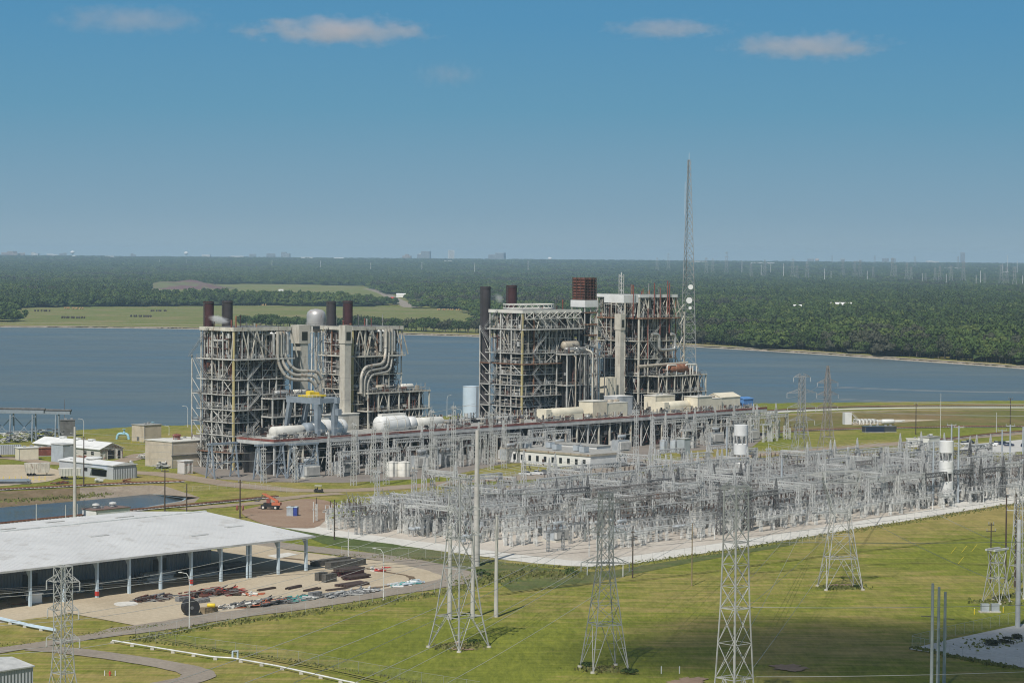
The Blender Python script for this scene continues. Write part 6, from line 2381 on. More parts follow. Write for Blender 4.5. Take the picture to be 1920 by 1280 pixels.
# slim lattice towers standing up out of the yard and in front of the plant
def slim(px, py, top, label, w=1.6, mat='galv'):
    p = G(px, py)
    h = Z_at(px, top, p.y)
    root = thing('slim_tower', label, 'lattice mast', p, ROT)
    b = MB()
    lattice_col(b, 0, 0, 0, h, w, w * .55, max(8, int(h / 1.3)), .15, .09)
    b.build('brace_lattice', M[mat], root)
    c = MB()
    c.bar((-1.6, 0, h - .8), (1.6, 0, h - .8), .2)
    c.bar((0, -1.6, h - .8), (0, 1.6, h - .8), .2)
    c.bar((0, 0, h - .4), (0, 0, h + 1.4), .12)
    c.build('crossarm', M[mat], root)
for (px, py, top, lab) in [(494, 905, 838, 'slim lattice mast before the first transformer, western one'), (553, 904, 836, 'slim lattice mast before the first transformer, eastern one'),
                           (663, 910, 792, 'slim lattice mast rising before the second turbine, western one'), (700, 905, 800, 'slim lattice mast rising before the second turbine, middle one'), (724, 908, 790, 'slim lattice mast rising before the second turbine, eastern one'),
                           (809, 894, 768, 'slim lattice mast at the end of the second turbine'), (850, 895, 760, 'slim lattice mast between the white tanks and the office'), (920, 880, 772, 'slim lattice mast before the pipe rack, western one'), (945, 878, 772, 'slim lattice mast before the pipe rack, eastern one'),
                           (1192, 905, 768, 'slim lattice mast between the office and the upright tanks'), (1222, 900, 778, 'slim lattice mast beside the upright blue grey tanks'), (707, 1000, 880, 'slim lattice mast at the western end of the switchyard'), (776, 985, 878, 'slim lattice mast beside the western oil breakers'),
                           (1330, 960, 842, 'slim lattice mast left of the white drum stack'), (1440, 950, 838, 'slim lattice mast right of the white drum stack'), (1640, 950, 850, 'slim lattice mast in the eastern yard'), (1700, 940, 838, 'slim lattice mast near the second drum stack'), (1845, 930, 845, 'slim lattice mast near the parked cars')]:
    slim(px, py, top, lab)

# ------------------------------------------------------------------ poles
def pole(px, py, top, r0, r1, mat, label, arms=(), name='pole', cat='pole', arm_rz=0.0, group=None, knobs=0):
    p = G(px, py)
    h = Z_at(px, top, p.y)
    root = thing(name, label, cat, p, arm_rz, group)
    b = MB()
    b.tube([(0, 0, -.2), (0, 0, h)], [r0, r1], 12)
    b.build('shaft', M[mat], root, True)
    for (f, half, m2) in arms:
        b = MB()
        b.bar((-half, 0, h * f), (half, 0, h * f), .22)
        b.build('crossarm', M[m2], root)
        for x in (-half + .15, half - .15):
            c = MB()
            insul(c, (x, 0, h * f + .1), (0, 0, 1), .7, .14, 4)
            c.build('insulator', M['porcelain'], root)
    for k in range(knobs):
        b = MB()
        z = h * (.92 - .07 * k)
        insul(b, (0, 0, z), (1 if k % 2 else -1, .2, .25), 1.6, .13, 8)
        b.build('insulator', M['porcelain'], root)
    return root
pole(140, 972, 800, .62, .36, 'conpole', 'tall concrete pole with insulator brackets by the canal', (), arm_rz=.2, knobs=5)
pole(157, 912, 818, .26, .17, 'timber', 'dark timber pole beside the tall concrete pole', ((.94, .8, 'timber'),))
pole(309, 958, 879, .25, .16, 'timber', 'dark timber pole with crossarm between canal and shed', ((.95, 1.3, 'timber'),), arm_rz=-.3)
pole(350, 960, 906, .22, .16, 'timber', 'short dark timber pole by the canal end')
pole(450, 971, 899, .26, .17, 'brown', 'dark pole with rust red boxes at the dirt lot', ((.93, .7, 'timber'),))
b = MB()
g_ = G(450, 971)
for q in (-.9, .9):
    b = MB()
    vessel(b, (0, 0, 0), .42, 1.3, 'Y', 10)
    o = tag(b.build('red_canister', M['rustred'], None, True, g_ + Vector((q, 0, 3.4))), 'rust red canister hung on the dark pole at the dirt lot, %s side' % ('west' if q < 0 else 'east'), 'canister')
    o.rotation_euler.x = R(90)
pole(627, 1012, 936, .22, .15, 'timber', 'thin dark pole on the grass by the pale road start')
pole(893, 1061, 806, .98, .52, 'conpole', 'thickest and tallest pale concrete pole before the switchyard', (), knobs=0)
pole(843, 1161, 985, .62, .4, 'conpole', 'grey concrete pole inside the legs of the broad tower', (), knobs=2)
pole(886, 1158, 998, .55, .36, 'conpole', 'concrete pole between the broad tower and a lone pole', ())
pole(930, 1156, 965, .56, .3, 'conpole', 'lone concrete pole casting a long shadow on the grass', ())
pole(1186, 1083, 985, .2, .14, 'timber', 'dark slim timber pole on the grass near the pale road', ((.88, .5, 'timber'),))
pole(1297, 1098, 980, .17, .12, 'timber_lt', 'yellowish slim timber pole on the bright grass')
pole(1885, 1092, 928, .26, .18, 'brown', 'dark brown pole, west one of the pair at the frame edge', ((.97, 2.2, 'galv'),), arm_rz=-.2)
pole(1903, 1100, 925, .27, .18, 'brown', 'dark brown pole, east one of the pair at the frame edge', ((.82, 2.4, 'galv'),), arm_rz=-.2)
pole(1857, 1092, 980, .2, .14, 'timber', 'dark pole with two small crossarms behind the low square tower', ((.97, .8, 'timber'), (.86, 1.3, 'timber')), arm_rz=.1)
pole(1908, 1176, 974, .62, .5, 'galv', 'pale steel pole at the corner of the fenced gravel pad')
for (px, py, top, lab) in ((1746, 1312, 1093, 'thick grey pole, first and tallest of the bunch of three'), (1758, 1298, 1100, 'thin grey pole in the middle of the bunch of three'), (1770, 1288, 1109, 'thick grey pole, last of the bunch of three')):
    r = pole(px, py, top, .36, .27, 'xfmr', lab)
    b = MB()
    h = Z_at(px, top, G(px, py).y)
    b.bar((-2.2 if px < 1760 else -.3, 0, h * .72), (.3 if px < 1760 else 1.9, 0, h * .72 - .05), .14)
    b.build('davit', M['wire_dk'], r)
for (px, py, top, lab) in ((1783, 900, 795, 'pale blue steel pole, left of the twin behind the drums'), (1796, 943, 798, 'pale blue steel pole, right of the twin behind the drums'), (1749, 948, 828, 'steel pole left of the second drum stack'), (1878, 893, 805, 'grey steel pole, first of the twin past the parked cars'), (1893, 902, 796, 'grey steel pole, second of the twin past the parked cars'), (1917, 900, 800, 'grey steel pole at the very frame edge by the yard'), (1465, 955, 860, 'steel pole between the drum stack and the white pylon'), (1362, 905, 800, 'steel pole just left of the first drum stack')):
    pole(px, py, top, .42, .3, 'tankgrey', lab, ((.98, 1.8, 'galv'),) if 'twin' in lab else ())
pole(1717, 814, 756, .28, .18, 'timber', 'dark timber pole with a transformer can on the far dry grass', ((.96, .9, 'timber'),))
pole(1894, 800, 746, .26, .17, 'timber', 'tall thin dark pole on the dry grass by the far road', ((.98, 1.2, 'timber'),))
pole(1868, 813, 773, .2, .14, 'galv', 'short pale pole before the parked cars')
pole(1763, 822, 737, .13, .07, 'galv_lt', 'thin whip mast on the far grass with a small box')
pole(145, 968, 944, .12, .1, 'galv', 'short pipe post beside the canal railway')
pole(68, 982, 944, .14, .1, 'galv_lt', 'short pale post by the canal water, west one')
pole(123, 974, 946, .14, .1, 'galv', 'short dark headed post by the canal water, east one')
pole(653, 1046, 992, .16, .11, 'galv_lt', 'slim pale lamp pole on the grass beyond the shed end')
pole(121, 790, 748, .22, .12, 'galv_dk', 'dark beacon mast at the trestle end')
# lamps with a curved arm
def lamp(px, py, top, reach, label, grp=None):
    p = G(px, py)
    h = Z_at(px, top, p.y)
    root = thing('street_lamp', label, 'street lamp', p, 0.0, grp)
    b = MB()
    sg = -1 if reach < 0 else 1
    a = abs(reach)
    b.tube([(0, 0, 0), (0, 0, h * .82), (sg * a * .1, 0, h * .92), (sg * a * .4, 0, h * .985), (sg * a, 0, h)], [.14, .1, .085, .075, .06], 8)
    b.build('arm_pole', M['galv_lt'], root, True)
    c = MB()
    c.tube([(sg * a, 0, h), (sg * (a + .25), 0, h + .06), (sg * (a + .9), 0, h + .02)], [.1, .17, .08], 8)
    c.build('lamp_head', M['galv'], root, True)
    d = MB()
    d.lathe([(.35, 0), (.3, .35)], 10)
    d.build('base', M['concrete'], root)
lamp(355, 1177, 1073, -1.7, 'curved street lamp standing before the big black reel')
lamp(719, 1124, 1028, -1.9, 'curved street lamp at the bend of the yard road')
lamp(157, 822, 785, -1.8, 'street lamp behind the dark timber pole near the trestle')
lamp(352, 800, 761, -1.9, 'street lamp by the lake beside the first boiler frame')
lamp(317, 815, 798, -1.4, 'small street lamp by the hut near the water')
lamp(838, 782, 741, 1.4, 'street lamp on the lake bank east of the second boiler frame')
lamp(865, 787, 767, -1.6, 'low street lamp before the pale blue tank')

# ------------------------------------------------------------------ overhead lines
def line(a, c, s, label, grp, r=.042, m='wire'):
    b = MB()
    a, c = Vector(a), Vector(c)
    b.tube([p - a for p in sag(a, c, s, 18)], r, 4, 0, False)
    tag(b.build('power_line', M[m], None, True, a), label, 'power line', grp)
L1 = 'thin wire strung from the shed side tower toward the switchyard'
for i in range(6):
    line(w1[i], w2[i], 2.2 + .2 * i, L1, L1)
    line(w1[i], w1[i] + Vector((-140, -60 + 12 * (i % 2), 2)), 2.0, 'thin wire running off westward from the shed side tower', 'wires running off westward')
L2 = 'thin wire from the broad legged tower to the yard gantries'
for i in range(6):
    line(w2[i], Q(60 + 9 * i, 40, 14), 1.6, L2, L2)
L3 = 'thin wire from the narrow waisted tower to the yard gantries'
for i in range(6):
    line(w3[i], Q(96 + 9 * i, 16, 14), 1.5, L3, L3)
    line(w3[i], w3[i] + Vector((-75, -260, 2)), 3.0, 'thin wire leaving the narrow waisted tower toward the viewer', 'wires leaving the narrow tower')
L4 = 'thin wire from the straight sided tower out eastward'
for (z, y) in ((32, 0), (19.5, 0), (6.3, 0)):
    for q in (-1, 1):
        a = G(1376, 1332) + Vector((q * 2.4, 1.2, z))
        if q > 0:
            line(a, a + Vector((120, 40, -1.5)), 1.2, L4, L4, .05)
        line(a, Q(150 + 16 * q, 16, 13), 2.2, 'thin wire from the straight sided tower to the yard gantries', 'wires from the straight tower to the yard')
L5 = 'thin wire from the flared head tower to the yard gantries'
for i, tp in enumerate(w5):
    line(tp, Q(230 + 10 * i, 16, 14), 1.2, L5, L5)
    line(tp, tp + Vector((30, -330, 4)), 5, 'thin wire from the flared head tower toward the viewer', 'wires from the flared tower')
L8 = 'thin wire slung between the two pylons and beyond to the east'
for i in range(2, 8):
    line(w8[i], w9[min(i - 2, 5)], 1.0, L8, L8, .05)
    line(w9[min(i - 2, 5)], w9[min(i - 2, 5)] + Vector((260, 60, 2)), 4, L8, L8, .05)
for i in range(4):
    line(G(893, 1061) + Vector((-.6 + .4 * i, 0, 45 - 3 * i)), G(140, 972) + Vector((0, 0, 28 - 2 * i)), 5, 'very long thin wire between the two tall concrete poles', 'wires between the concrete poles')
for i in range(3):
    line(Vector((-120, 470 - 6 * i, 17 + i)), Vector((150, 690 + 4 * i, 15 + i)), 3, 'thin low wire crossing over the yard and the grass', 'low crossing wires', .04, 'wire_dk')
for s0, s1 in ((20, 60), (60, 110), (150, 210), (210, 270)):
    for k in range(3):
        line(P(s0, -10, 14 + k), P(s1, -12, 13 + k), 1.2, 'thin wire strung before the turbine deck', 'wires before the deck', .05)

# ------------------------------------------------------------------ transformer yards against the plant
rg2 = random.Random(9)
def fr(k, px, py, turn, lab):
    put(k, G(px, py), ROT + turn, lab, 'group: ' + lab)
def front(name, k, s, t, lab, turn=0.0):
    return put(k, P(s, t), ROT + turn, lab, lab + ' (repeats)')
for (s, t) in ((14, -14), (34, -13), (76, -13), (92, -13), (128, -14), (160, -13), (200, -14), (268, -13), (296, -12)):
    o = front('transformer', 'tr', s, t, 'ribbed grey transformer standing along the foot of the turbine deck')
    o.scale = (1.25, 1.25, 1.25)
for (s0, s1) in ((26, 70), (62, 118), (112, 162), (224, 330)):
    for v in (-20, -12):
        u = s0
        while u < s1 - 15:
            front('gantry', rg2.choice(('ga', 'gb', 'gd')), u, v + rg2.uniform(-1, 1), 'lattice gantry packed along the foot of the turbine deck')
            u += 15.4
    for k in range(int((s1 - s0) / 5)):
        front('x', rg2.choice(('sb', 'sc', 'sb')), rg2.uniform(s0, s1), rg2.uniform(-24, -9), 'insulator post in the transformer yards before the deck')
    for k in range(int((s1 - s0) / 9)):
        front('x', rg2.choice(('dc', 'db', 'dc')), rg2.uniform(s0, s1 - 7), rg2.uniform(-24, -9), 'disconnect switch in the transformer yards before the deck')
# blue grey steel portals at the deck's western end
for (s, t, lab) in ((-16, 8, 'blue grey steel portal frame at the western deck end, nearer the lake'), (-6, -8, 'blue grey braced steel portal at the western deck end, nearer the road'), (6, -14, 'blue grey braced steel portal just left of the first transformer')):
    root = thing('portal_frame', lab, 'portal frame', P(s, t), ROT)
    for x in (0, 12):
        for sg in (-1, 1):
            b = MB()
            b.bar((x, sg * 2.6, 0), (x, sg * .6, 13), .5)
            b.build('leg', M['bluegrey'], root)
    b = MB()
    b.bar((-1, -.6, 13.2), (13, -.6, 13.2), .7)
    b.bar((-1, .6, 13.2), (13, .6, 13.2), .7)
    b.build('top_beam', M['bluegrey'], root)
    b = MB()
    for x in (0, 12):
        for z0, z1 in ((0.5, 4.5), (4.5, 8.7), (8.7, 12.6)):
            f = lambda z: 2.6 - 2.0 * z / 13
            b.bar((x, -f(z0), z0), (x, f(z1), z1), .2, None, 0, False)
            b.bar((x, f(z0), z0), (x, -f(z1), z1), .2, None, 0, False)
    b.bar((0, -1.6, 6), (12, -1.6, 6), .3)
    b.bar((0, -2, 3), (12, -1, 10), .18)
    b.build('brace_lattice', M['bluegrey'], root)
# ------------------------------------------------------------------ the long shed
A0 = G(573, 1070)                     # foot of its last column
B0 = G(0, 1144)
AX = (A0 - B0).normalized()
rzS = math.atan2(AX.y, AX.x)
root = thing('long_shed', 'long white roofed open fronted shed with blue grey columns', 'shed', A0, rzS)
LS, EAVE, RIDGE, WR, WT = 190.0, 9.4, 12.5, 43.0, 74.0
b = MB()
xs = (2.0, -LS)
def rz_(y):
    return EAVE + .25 + (RIDGE - EAVE) * y / WR if y <= WR else RIDGE + .25 - (RIDGE - 10.2) * (y - WR) / (WT - WR)
for (y0, y1) in ((-1.6, WR), (WR, WT)):
    vs = [(xs[1], y0, rz_(y0)), (xs[0], y0, rz_(y0)), (xs[0], y1, rz_(y1)), (xs[1], y1, rz_(y1))]
    vs += [(v[0], v[1], v[2] - .3) for v in vs]
    b.add(vs, [(0, 1, 2, 3), (7, 6, 5, 4), (4, 5, 1, 0), (5, 6, 2, 1), (6, 7, 3, 2), (7, 4, 0, 3)])
roof = b.build('roof', M['roof_white'], root)
b = MB()
x = xs[1] + .5
while x < xs[0]:
    for (y0, y1) in ((-1.6, WR), (WR, WT)):
        b.bar((x, y0, rz_(y0) + .02), (x, y1, rz_(y1) + .015), .06, .06, 0, False)
    x += 1.15
b.build('seam_rib', M['roof_white'], roof)
b = MB()
b.box((xs[1], WR - .5, RIDGE + .2), (xs[0], WR + .5, RIDGE + .55))
b.build('ridge_cap', M['galv_lt'], roof)
b = MB()
b.box((xs[1], -1.78, rz_(-1.6) - .45), (xs[0] + .02, -1.605, rz_(-1.6) + .06))
b.build('gutter', M['galv'], roof)
for i, (x, y) in enumerate(((-20, 52), (-38, 60), (-62, 50), (-80, 58), (-104, 50), (-120, 60), (-140, 52), (-26, 14), (-8, 20), (-50, 26), (-96, 30))):
    b = MB()
    a = (RIDGE - EAVE) / WR if y < WR else -(RIDGE - 10.2) / (WT - WR)
    z = rz_(y)
    b.add([(x - 3, y - .6, z + .02 - a * .6), (x + 3, y - .6, z + .02 - a * .6), (x + 3, y + .6, z + .02 + a * .6), (x - 3, y + .6, z + .02 + a * .6), (x - 3, y - .6, z + .2 - a * .6), (x + 3, y - .6, z + .2 - a * .6), (x + 3, y + .6, z + .2 + a * .6), (x - 3, y + .6, z + .2 + a * .6)], [(4, 5, 6, 7), (0, 1, 5, 4), (1, 2, 6, 5), (2, 3, 7, 6), (3, 0, 4, 7)])
    b.build('skylight', M['concrete_grey'] if y > WR else M['galv'], roof)
colx = []
for px, py in ((573, 1070), (522, 1079), (467, 1084), (415, 1090), (358, 1100), (302, 1105), (245, 1110), (185, 1120), (120, 1128), (57, 1137)):
    colx.append((G(px, py) - A0).dot(AX))
colx = [-i * (-colx[-1] / 9.0) for i in range(18)]
for i, x in enumerate(colx):
    b = MB()
    h = EAVE - .1
    b.add([(x - .28, -.5, 0), (x + .28, -.5, 0), (x + .28, .25, 0), (x - .28, .25, 0), (x - .28, -.5, h), (x + .28, -.5, h), (x + .28, 1.7, h), (x - .28, 1.7, h), (x - .28, .3, h * .78), (x + .28, .3, h * .78)],
          [(0, 1, 5, 4), (1, 2, 9, 6, 5), (2, 3, 8, 9), (9, 8, 7, 6), (3, 0, 4, 7, 8), (4, 5, 6, 7)])
    b.build('column', M['bluepale'], root)
    c = MB()
    c.bar((x, .3, h - .35), (x, WR, RIDGE - .6), .22, .7)
    c.build('rafter', M['bluegrey'], root)
    if i in (4, 7):
        d = MB()
        d.box((x - .34, -.56, .6), (x + .34, .3, 1.7))
        d.build('red_guard', M['red'], root)
for i in (2, 10):
    b = MB()
    b.tube([(colx[i] - 1.1, -.2, 0), (colx[i] - 1.1, -.2, EAVE)], .3, 8)
    b.build('downpipe', M['bluepale'], root)
b = MB()
b.box((xs[1] + 2, 17, 0), (colx[2] + 1.5, 17.35, EAVE + .9))
b.box((colx[2] + 1.15, 17.35, 0), (colx[2] + 1.5, WT - 2, EAVE - .1))
b.build('wall', M['wall_grey'], root)
b = MB()
b.box((xs[1] + 2, 16.8, 0), (colx[2] + 1.4, 16.99, 1.2))
b.build('wall_base', M['concrete_grey'], root)
b = MB()
for x in (-8.5, -50.6, -100.5):
    b.box((colx[3] + x, 16.9, 0.3), (colx[3] + x + 4.5, 16.985, 5.2))
b.build('door_frame', M['darkgrey'], root)
# goods in the shade under the shed
rg3 = random.Random(31)
def stack_of(name, label, cat, loc, rz, n, L, w, h, mats, grp=None, mess=0.12):
    """a pile of long pieces: each tier of bars a little askew; single pile = one thing, tiers are its parts"""
    root = thing(name, label, cat, loc, rz, grp)
    tiers = max(1, n // 6)
    for t in range(tiers):
        b = MB()
        for i in range(6):
            y = -w / 2 + w * (i + .5) / 6 + rg3.uniform(-mess, mess)
            z = h * (t + .5) / tiers
            a = rg3.uniform(-mess, mess) * .6
            b.bar((-L / 2 + rg3.uniform(-1, 1) * mess * 6, y - a, z), (L / 2 + rg3.uniform(-1, 1) * mess * 6, y + a, z + rg3.uniform(0, mess)), w / 6 * .85, h / tiers * .85)
        b.build('bar_tier_lattice', M[rg3.choice(mats)], root)
    return root
def SH(x, y, z=0.0):
    p = A0 + AX * x + Vector((-AX.y, AX.x, 0)) * y
    return Vector((p.x, p.y, z))
for i, (x, lab) in enumerate(((-16, 'dark pipe rack in the shade by the shed end'), (-27, 'dark pipe rack in the shade at the third column'), (-42, 'dark pipe rack in shade at the middle of the shed'), (-66, 'pale crate pile in shade left of the shed middle'), (-80, 'timber pile in shade near the western columns'), (-95, 'dark pile in shade at the western end of the shed'))):
    stack_of('stored_pile', lab, 'pile', SH(x, 12), rzS, 18, 9, 4, 2.6, ['galv_dk', 'scrapgrey', 'timber_lt' if i > 3 else 'galv'])
hut('crate', 'yellowish crate in the shade between two shed columns', 'crate', SH(colx[6] - 6, 8), 3, 2, 2, M['timber_lt'], M['timber_lt'], rzS, False)
hut('van_body', 'white box standing by the western shed column', 'box', SH(colx[9] + 2, 2), 3.2, 2.2, 2.4, M['white'], M['white'], rzS, False)
M['store_roof'] = dull('faded red brown roofing', (0.20, 0.135, 0.115), 0.9, 0.3, .5)
hut('side_store', 'white walled store with brown roof behind the long shed', 'store', G(180, 971), 14, 7, 2.4, M['white'], M['store_roof'], rzS, False)
for i, (px, py) in enumerate(((210, 962), (238, 964))):
    root = thing('roof_fan', 'grey roof fan on the store behind the shed, %s one' % ('western' if i == 0 else 'eastern'), 'fan', SH(0, 0), rzS)
    base = G(180, 972)
    q = Vector((math.cos(rzS), math.sin(rzS), 0))
    n_ = Vector((-q.y, q.x, 0))
    p = base + q * (4 + 7 * i) + n_ * 5
    root.location = (p.x, p.y, 2.7)
    b = MB()
    b.lathe([(.9, 0), (.9, .9), (1.3, 1.0), (1.1, 1.5), (.2, 1.7)], 14)
    b.build('hood', M['galv'], root, True)
    b = MB()
    b.box((-1.1, -1.1, -.02), (1.1, 1.1, .3))
    b.build('curb', M['galv_dk'], root)

# ------------------------------------------------------------------ goods on the yard
def reel(px, py, r, w, label):
    root = thing('belt_reel', label, 'reel', G(px, py), R(25))
    b = MB()
    prof = []
    for i in range(9):
        prof += [(r * (1 - .012 * (i % 2)), -w / 2 + w * i / 8)]
    b.lathe([(r * .2, -w / 2)] + prof + [(r * .2, w / 2)], 30, (0, 0, r), 0, 'Y')
    b.build('roll', M['black'], root, True)
    b = MB()
    b.lathe([(r * .1, -w / 2 - .05), (r * .22, -w / 2 - .05), (r * .22, -w / 2 - .001), (r * .1, -w / 2 - .002)], 16, (0, 0, r), 0, 'Y')
    b.build('hub', M['galv_dk'], root)
reel(357, 1153, 1.95, 2.6, 'big black rolled belt standing on edge at the yard')
def crate_stack(px, py, nx, nz, w, d, h, mat, label, rz=None):
    root = thing('crate_stack', label, 'crates', G(px, py), rzS if rz is None else rz)
    for i in range(nx):
        for k in range(nz):
            b = MB()
            x0 = i * (w + .15)
            b.box((x0 + .04, .04, k * h + .12), (x0 + w - .04, d - .04, (k + 1) * h - .06))
            for z in (k * h + .02, (k + .5) * h, (k + 1) * h - .12):
                b.box((x0, 0, z), (x0 + w, d, z + .1))
            for x in (x0, x0 + w / 2 - .05, x0 + w - .1):
                b.box((x - .01, -.02, k * h + .02), (x + .11, d + .02, (k + 1) * h))
            b.build('crate_body', M[mat], root)
    return root
M['pallet_dk'] = dull('weathered dark crate', (0.10, 0.095, 0.085), 0.9, 0.4, 1.2)
for a in ((592, 1063, 5, 1, 2.6, 2.2, 1.7, 'pallet_dk', 'long low run of dark crates by the shed end'), (620, 1068, 5, 1, 2.6, 2.2, 2.0, 'pallet_dk', 'second longer run of dark crates before the muddy rut'), (598, 1090, 2, 2, 1.5, 1.6, 1.15, 'pallet_dk', 'pair of tall dark crate cubes in the yard middle'), (611, 1093, 2, 2, 1.9, 1.6, 1.15, 'pallet_dk', 'wider dark crate cubes next to the tall pair'),
          (586, 1124, 2, 2, 1.6, 1.6, .9, 'scrapgrey', 'open grey wire crates between scrap rows'), (612, 1121, 4, 1, 1.7, 1.5, 1.1, 'scrapgrey', 'low row of grey crates along the road side scrap'), (384, 1151, 2, 1, 2.0, 1.8, 1.5, 'timber_lt', 'brown open crate with yellow hoist next to the black reel'), (372, 1132, 2, 1, 1.8, 1.6, 1.2, 'scrapgrey', 'dark grey bin behind the black reel'), (336, 1129, 2, 1, 1.8, 1.6, 1.2, 'scrapgrey', 'grey bin left of the black reel')):
    crate_stack(*a)
b = MB()
vessel(b, (0, 0, 0), .5, 1.6, 'X', 10)
tag(b.build('yellow_hoist', M['yellow'], None, True, G(396, 1149) + Vector((0, 0, 1.9))), 'yellow hoist lying on the brown crate by the reel', 'hoist')
for (px, py, n, L, w, h, mats, lab, rz) in (
    (655, 1078, 18, 8.5, 4, 2.0, ['brown', 'maroon'], 'big dark maroon pile of grating at the yard middle', 0), (668, 1085, 12, 8, 3, 1.0, ['brown', 'maroon'], 'lower maroon pile before the big one', 0), (662, 1098, 6, 8, 4.5, .8, ['brown', 'brown'], 'flat wide stack of dark brown sheets', 0),
    (500, 1106, 6, 6, 1.2, .6, ['brown', 'rustred'], 'single long dark beam pair on the sand', .1), (552, 1103, 6, 6, 1.4, .7, ['brown', 'brown'], 'dark long beams left of the flat stack', .2), (585, 1107, 6, 5.5, 1.2, .6, ['brown', 'galv_dk'], 'dark beams nearer the road than the flat stack', .15), (632, 1106, 6, 6, 1.2, .5, ['galv_dk', 'brown'], 'thin dark beams in front of the flat stack', -.1)):
    stack_of('beam_pile', lab, 'pile', G(px, py), rzS + rz, n, L, w, h, mats)
def scrap(px, py, L, w, h, n, mats, label, rz=0.0):
    """a loose heap of odd lengths, sheets and fittings, one thing of several tangled layers"""
    root = thing('scrap_heap', label, 'scrap heap', G(px, py), rzS + rz)
    for mt in mats:
        b = MB()
        for i in range(n // len(mats)):
            x, y = rg3.uniform(-L / 2, L / 2), rg3.uniform(-w / 2, w / 2)
            z = rg3.uniform(.1, h)
            a = rg3.gauss(0, .5)
            l = rg3.uniform(.8, 3.2)
            if rg3.random() < .55:
                b.bar((x, y, z), (x + l * math.cos(a), y + l * math.sin(a), max(.08, z + rg3.uniform(-.5, .4))), rg3.uniform(.12, .4))
            elif rg3.random() < .5:
                b.tube([(x, y, z), (x + l * math.cos(a), y + l * math.sin(a), max(.2, z + rg3.uniform(-.3, .3)))], rg3.uniform(.1, .3), 8)
            else:
                b.bar((x, y, z * .6), (x + l * .8 * math.cos(a), y + l * .8 * math.sin(a), max(.06, z * .6)), rg3.uniform(.8, 1.6), .1)
        b.build('scrap_lattice', M[mt], root)
    return root
for a in ((282, 1126, 10, 4, 1.2, 90, ['brown', 'rust_dk', 'scrapgrey'], 'dark red scrap heap beside the white spill'), (376, 1118, 12, 5, 1.4, 110, ['rustred', 'brown', 'scrapgrey', 'rust_dk'], 'red and brown scrap heap behind the reel'), (408, 1112, 11, 5, 1.3, 110, ['rustred', 'brown', 'rust_dk', 'scrapgrey', 'red', 'brown'], 'red scrap heap with bright red pieces, largest on the sand'), (432, 1115, 6, 4, 1.0, 60, ['rustred', 'brown'], 'small bright red scrap heap end'),
          (436, 1139, 9, 3.5, .9, 60, ['lag_white', 'galv_dk', 'scrapgrey'], 'white sheet scrap at the road edge'), (470, 1137, 11, 4, 1.2, 90, ['scrapgrey', 'galv_dk', 'black', 'orange', 'galv_dk', 'lag_white'], 'mixed scrap heap with orange strips'), (505, 1134, 10, 4, 1.6, 90, ['galv_dk', 'black', 'scrapgrey', 'orange', 'galv_dk'], 'dark scrap heap with orange strips beside the road'), (556, 1126, 9, 3.5, 1.0, 70, ['scrapgrey', 'teal', 'galv'], 'grey scrap heap with a teal sheet'),
          (640, 1117, 12, 3.5, 1.0, 90, ['galv', 'scrapgrey'], 'pale grey pipe scrap along the road, western part'), (672, 1112, 12, 3.5, .9, 80, ['galv', 'scrapgrey', 'galv_dk'], 'pale grey pipe scrap along the road, eastern part'), (752, 1097, 11, 4, .8, 60, ['white', 'bluepale', 'teal'], 'white and teal sheets lying at the yard tip'), (470, 1117, 3, 2, .6, 20, ['lag_white', 'orange'], 'few pale bits lying on open sand'), (705, 1071, 3, 2, 1.2, 24, ['red', 'lag_white'], 'bright red fittings by the muddy rut'), (34, 1135, 6, 2, .6, 30, ['rust', 'timber_lt'], 'small rusty scrap at the shed mouth west')):
    scrap(*a)

# ------------------------------------------------------------------ foreground corner
hut('corner_shed', 'pale ribbed metal shed cut by the bottom corner of the frame', 'shed', G(62, 1297) - AX * 24, 24, 14, 5.0, M['wall_pale'], M['galv'], rzS, False, gable=.9)
root = thing('hydrant_posts', 'red hydrant between two pale marker posts on the lawn', 'hydrant', G(206, 1266))
b = MB()
b.tube([(0, 0, 0), (0, 0, .75)], [.17, .16], 10)
b.lathe([(.2, .72), (.19, .85), (.05, 1.0)], 10)
b.bar((-.32, 0, .55), (.32, 0, .55), .14)
b.build('hydrant_body', M['red'], root, True)
for x in (-1.05, 1.1):
    b = MB()
    b.tube([(x, 0, 0), (x, 0, 1.05)], .09, 8)
    b.build('marker_post', M['white'], root, True)
def pipe_run(px, r, z, label, mat, sup, name='pipe_run', n=1, off=.5):
    pts = [G(*p) for p in px]
    root = thing(name, label, 'pipe', pts[0])
    for k in range(n):
        b = MB()
        b.tube(bend([(p - pts[0]) + Vector((0, k * off, z + .12 * k)) for p in pts], 1.2, 4), r, 10)
        b.build('pipe', M[mat], root, True)
    for p in along(pts, 6.5):
        b = MB()
        q = p - pts[0]
        b.box((q.x - .4, q.y - .4, 0), (q.x + .4, q.y + .4 + (n - 1) * off, z - r))
        b.build('support', M[sup], root)
    return root
pipe_run([(211, 1205), (400, 1236), (436, 1238), (520, 1253), (650, 1282), (720, 1296)], .18, .6, 'long pale pipe on low blocks along the lawn edge', 'galv_lt', 'concrete')
pipe_run([(-60, 1152), (0, 1166), (60, 1180), (104, 1188)], .15, .7, 'pale blue double pipe with red edge on low blocks by the lattice tower', 'bluepale', 'concrete', 'pipe_run', 3, .55)
b = MB()
g0 = G(436, 1238)
b.tube([(0, 0, .75), (0, 0, 2.0), (1.0, .6, 2.0), (1.0, .6, .2)], .22, 8)
tag(b.build('pipe_loop', M['bluepale'], None, True, g0), 'small upright pipe loop at the kink of the long lawn pipe', 'pipe')
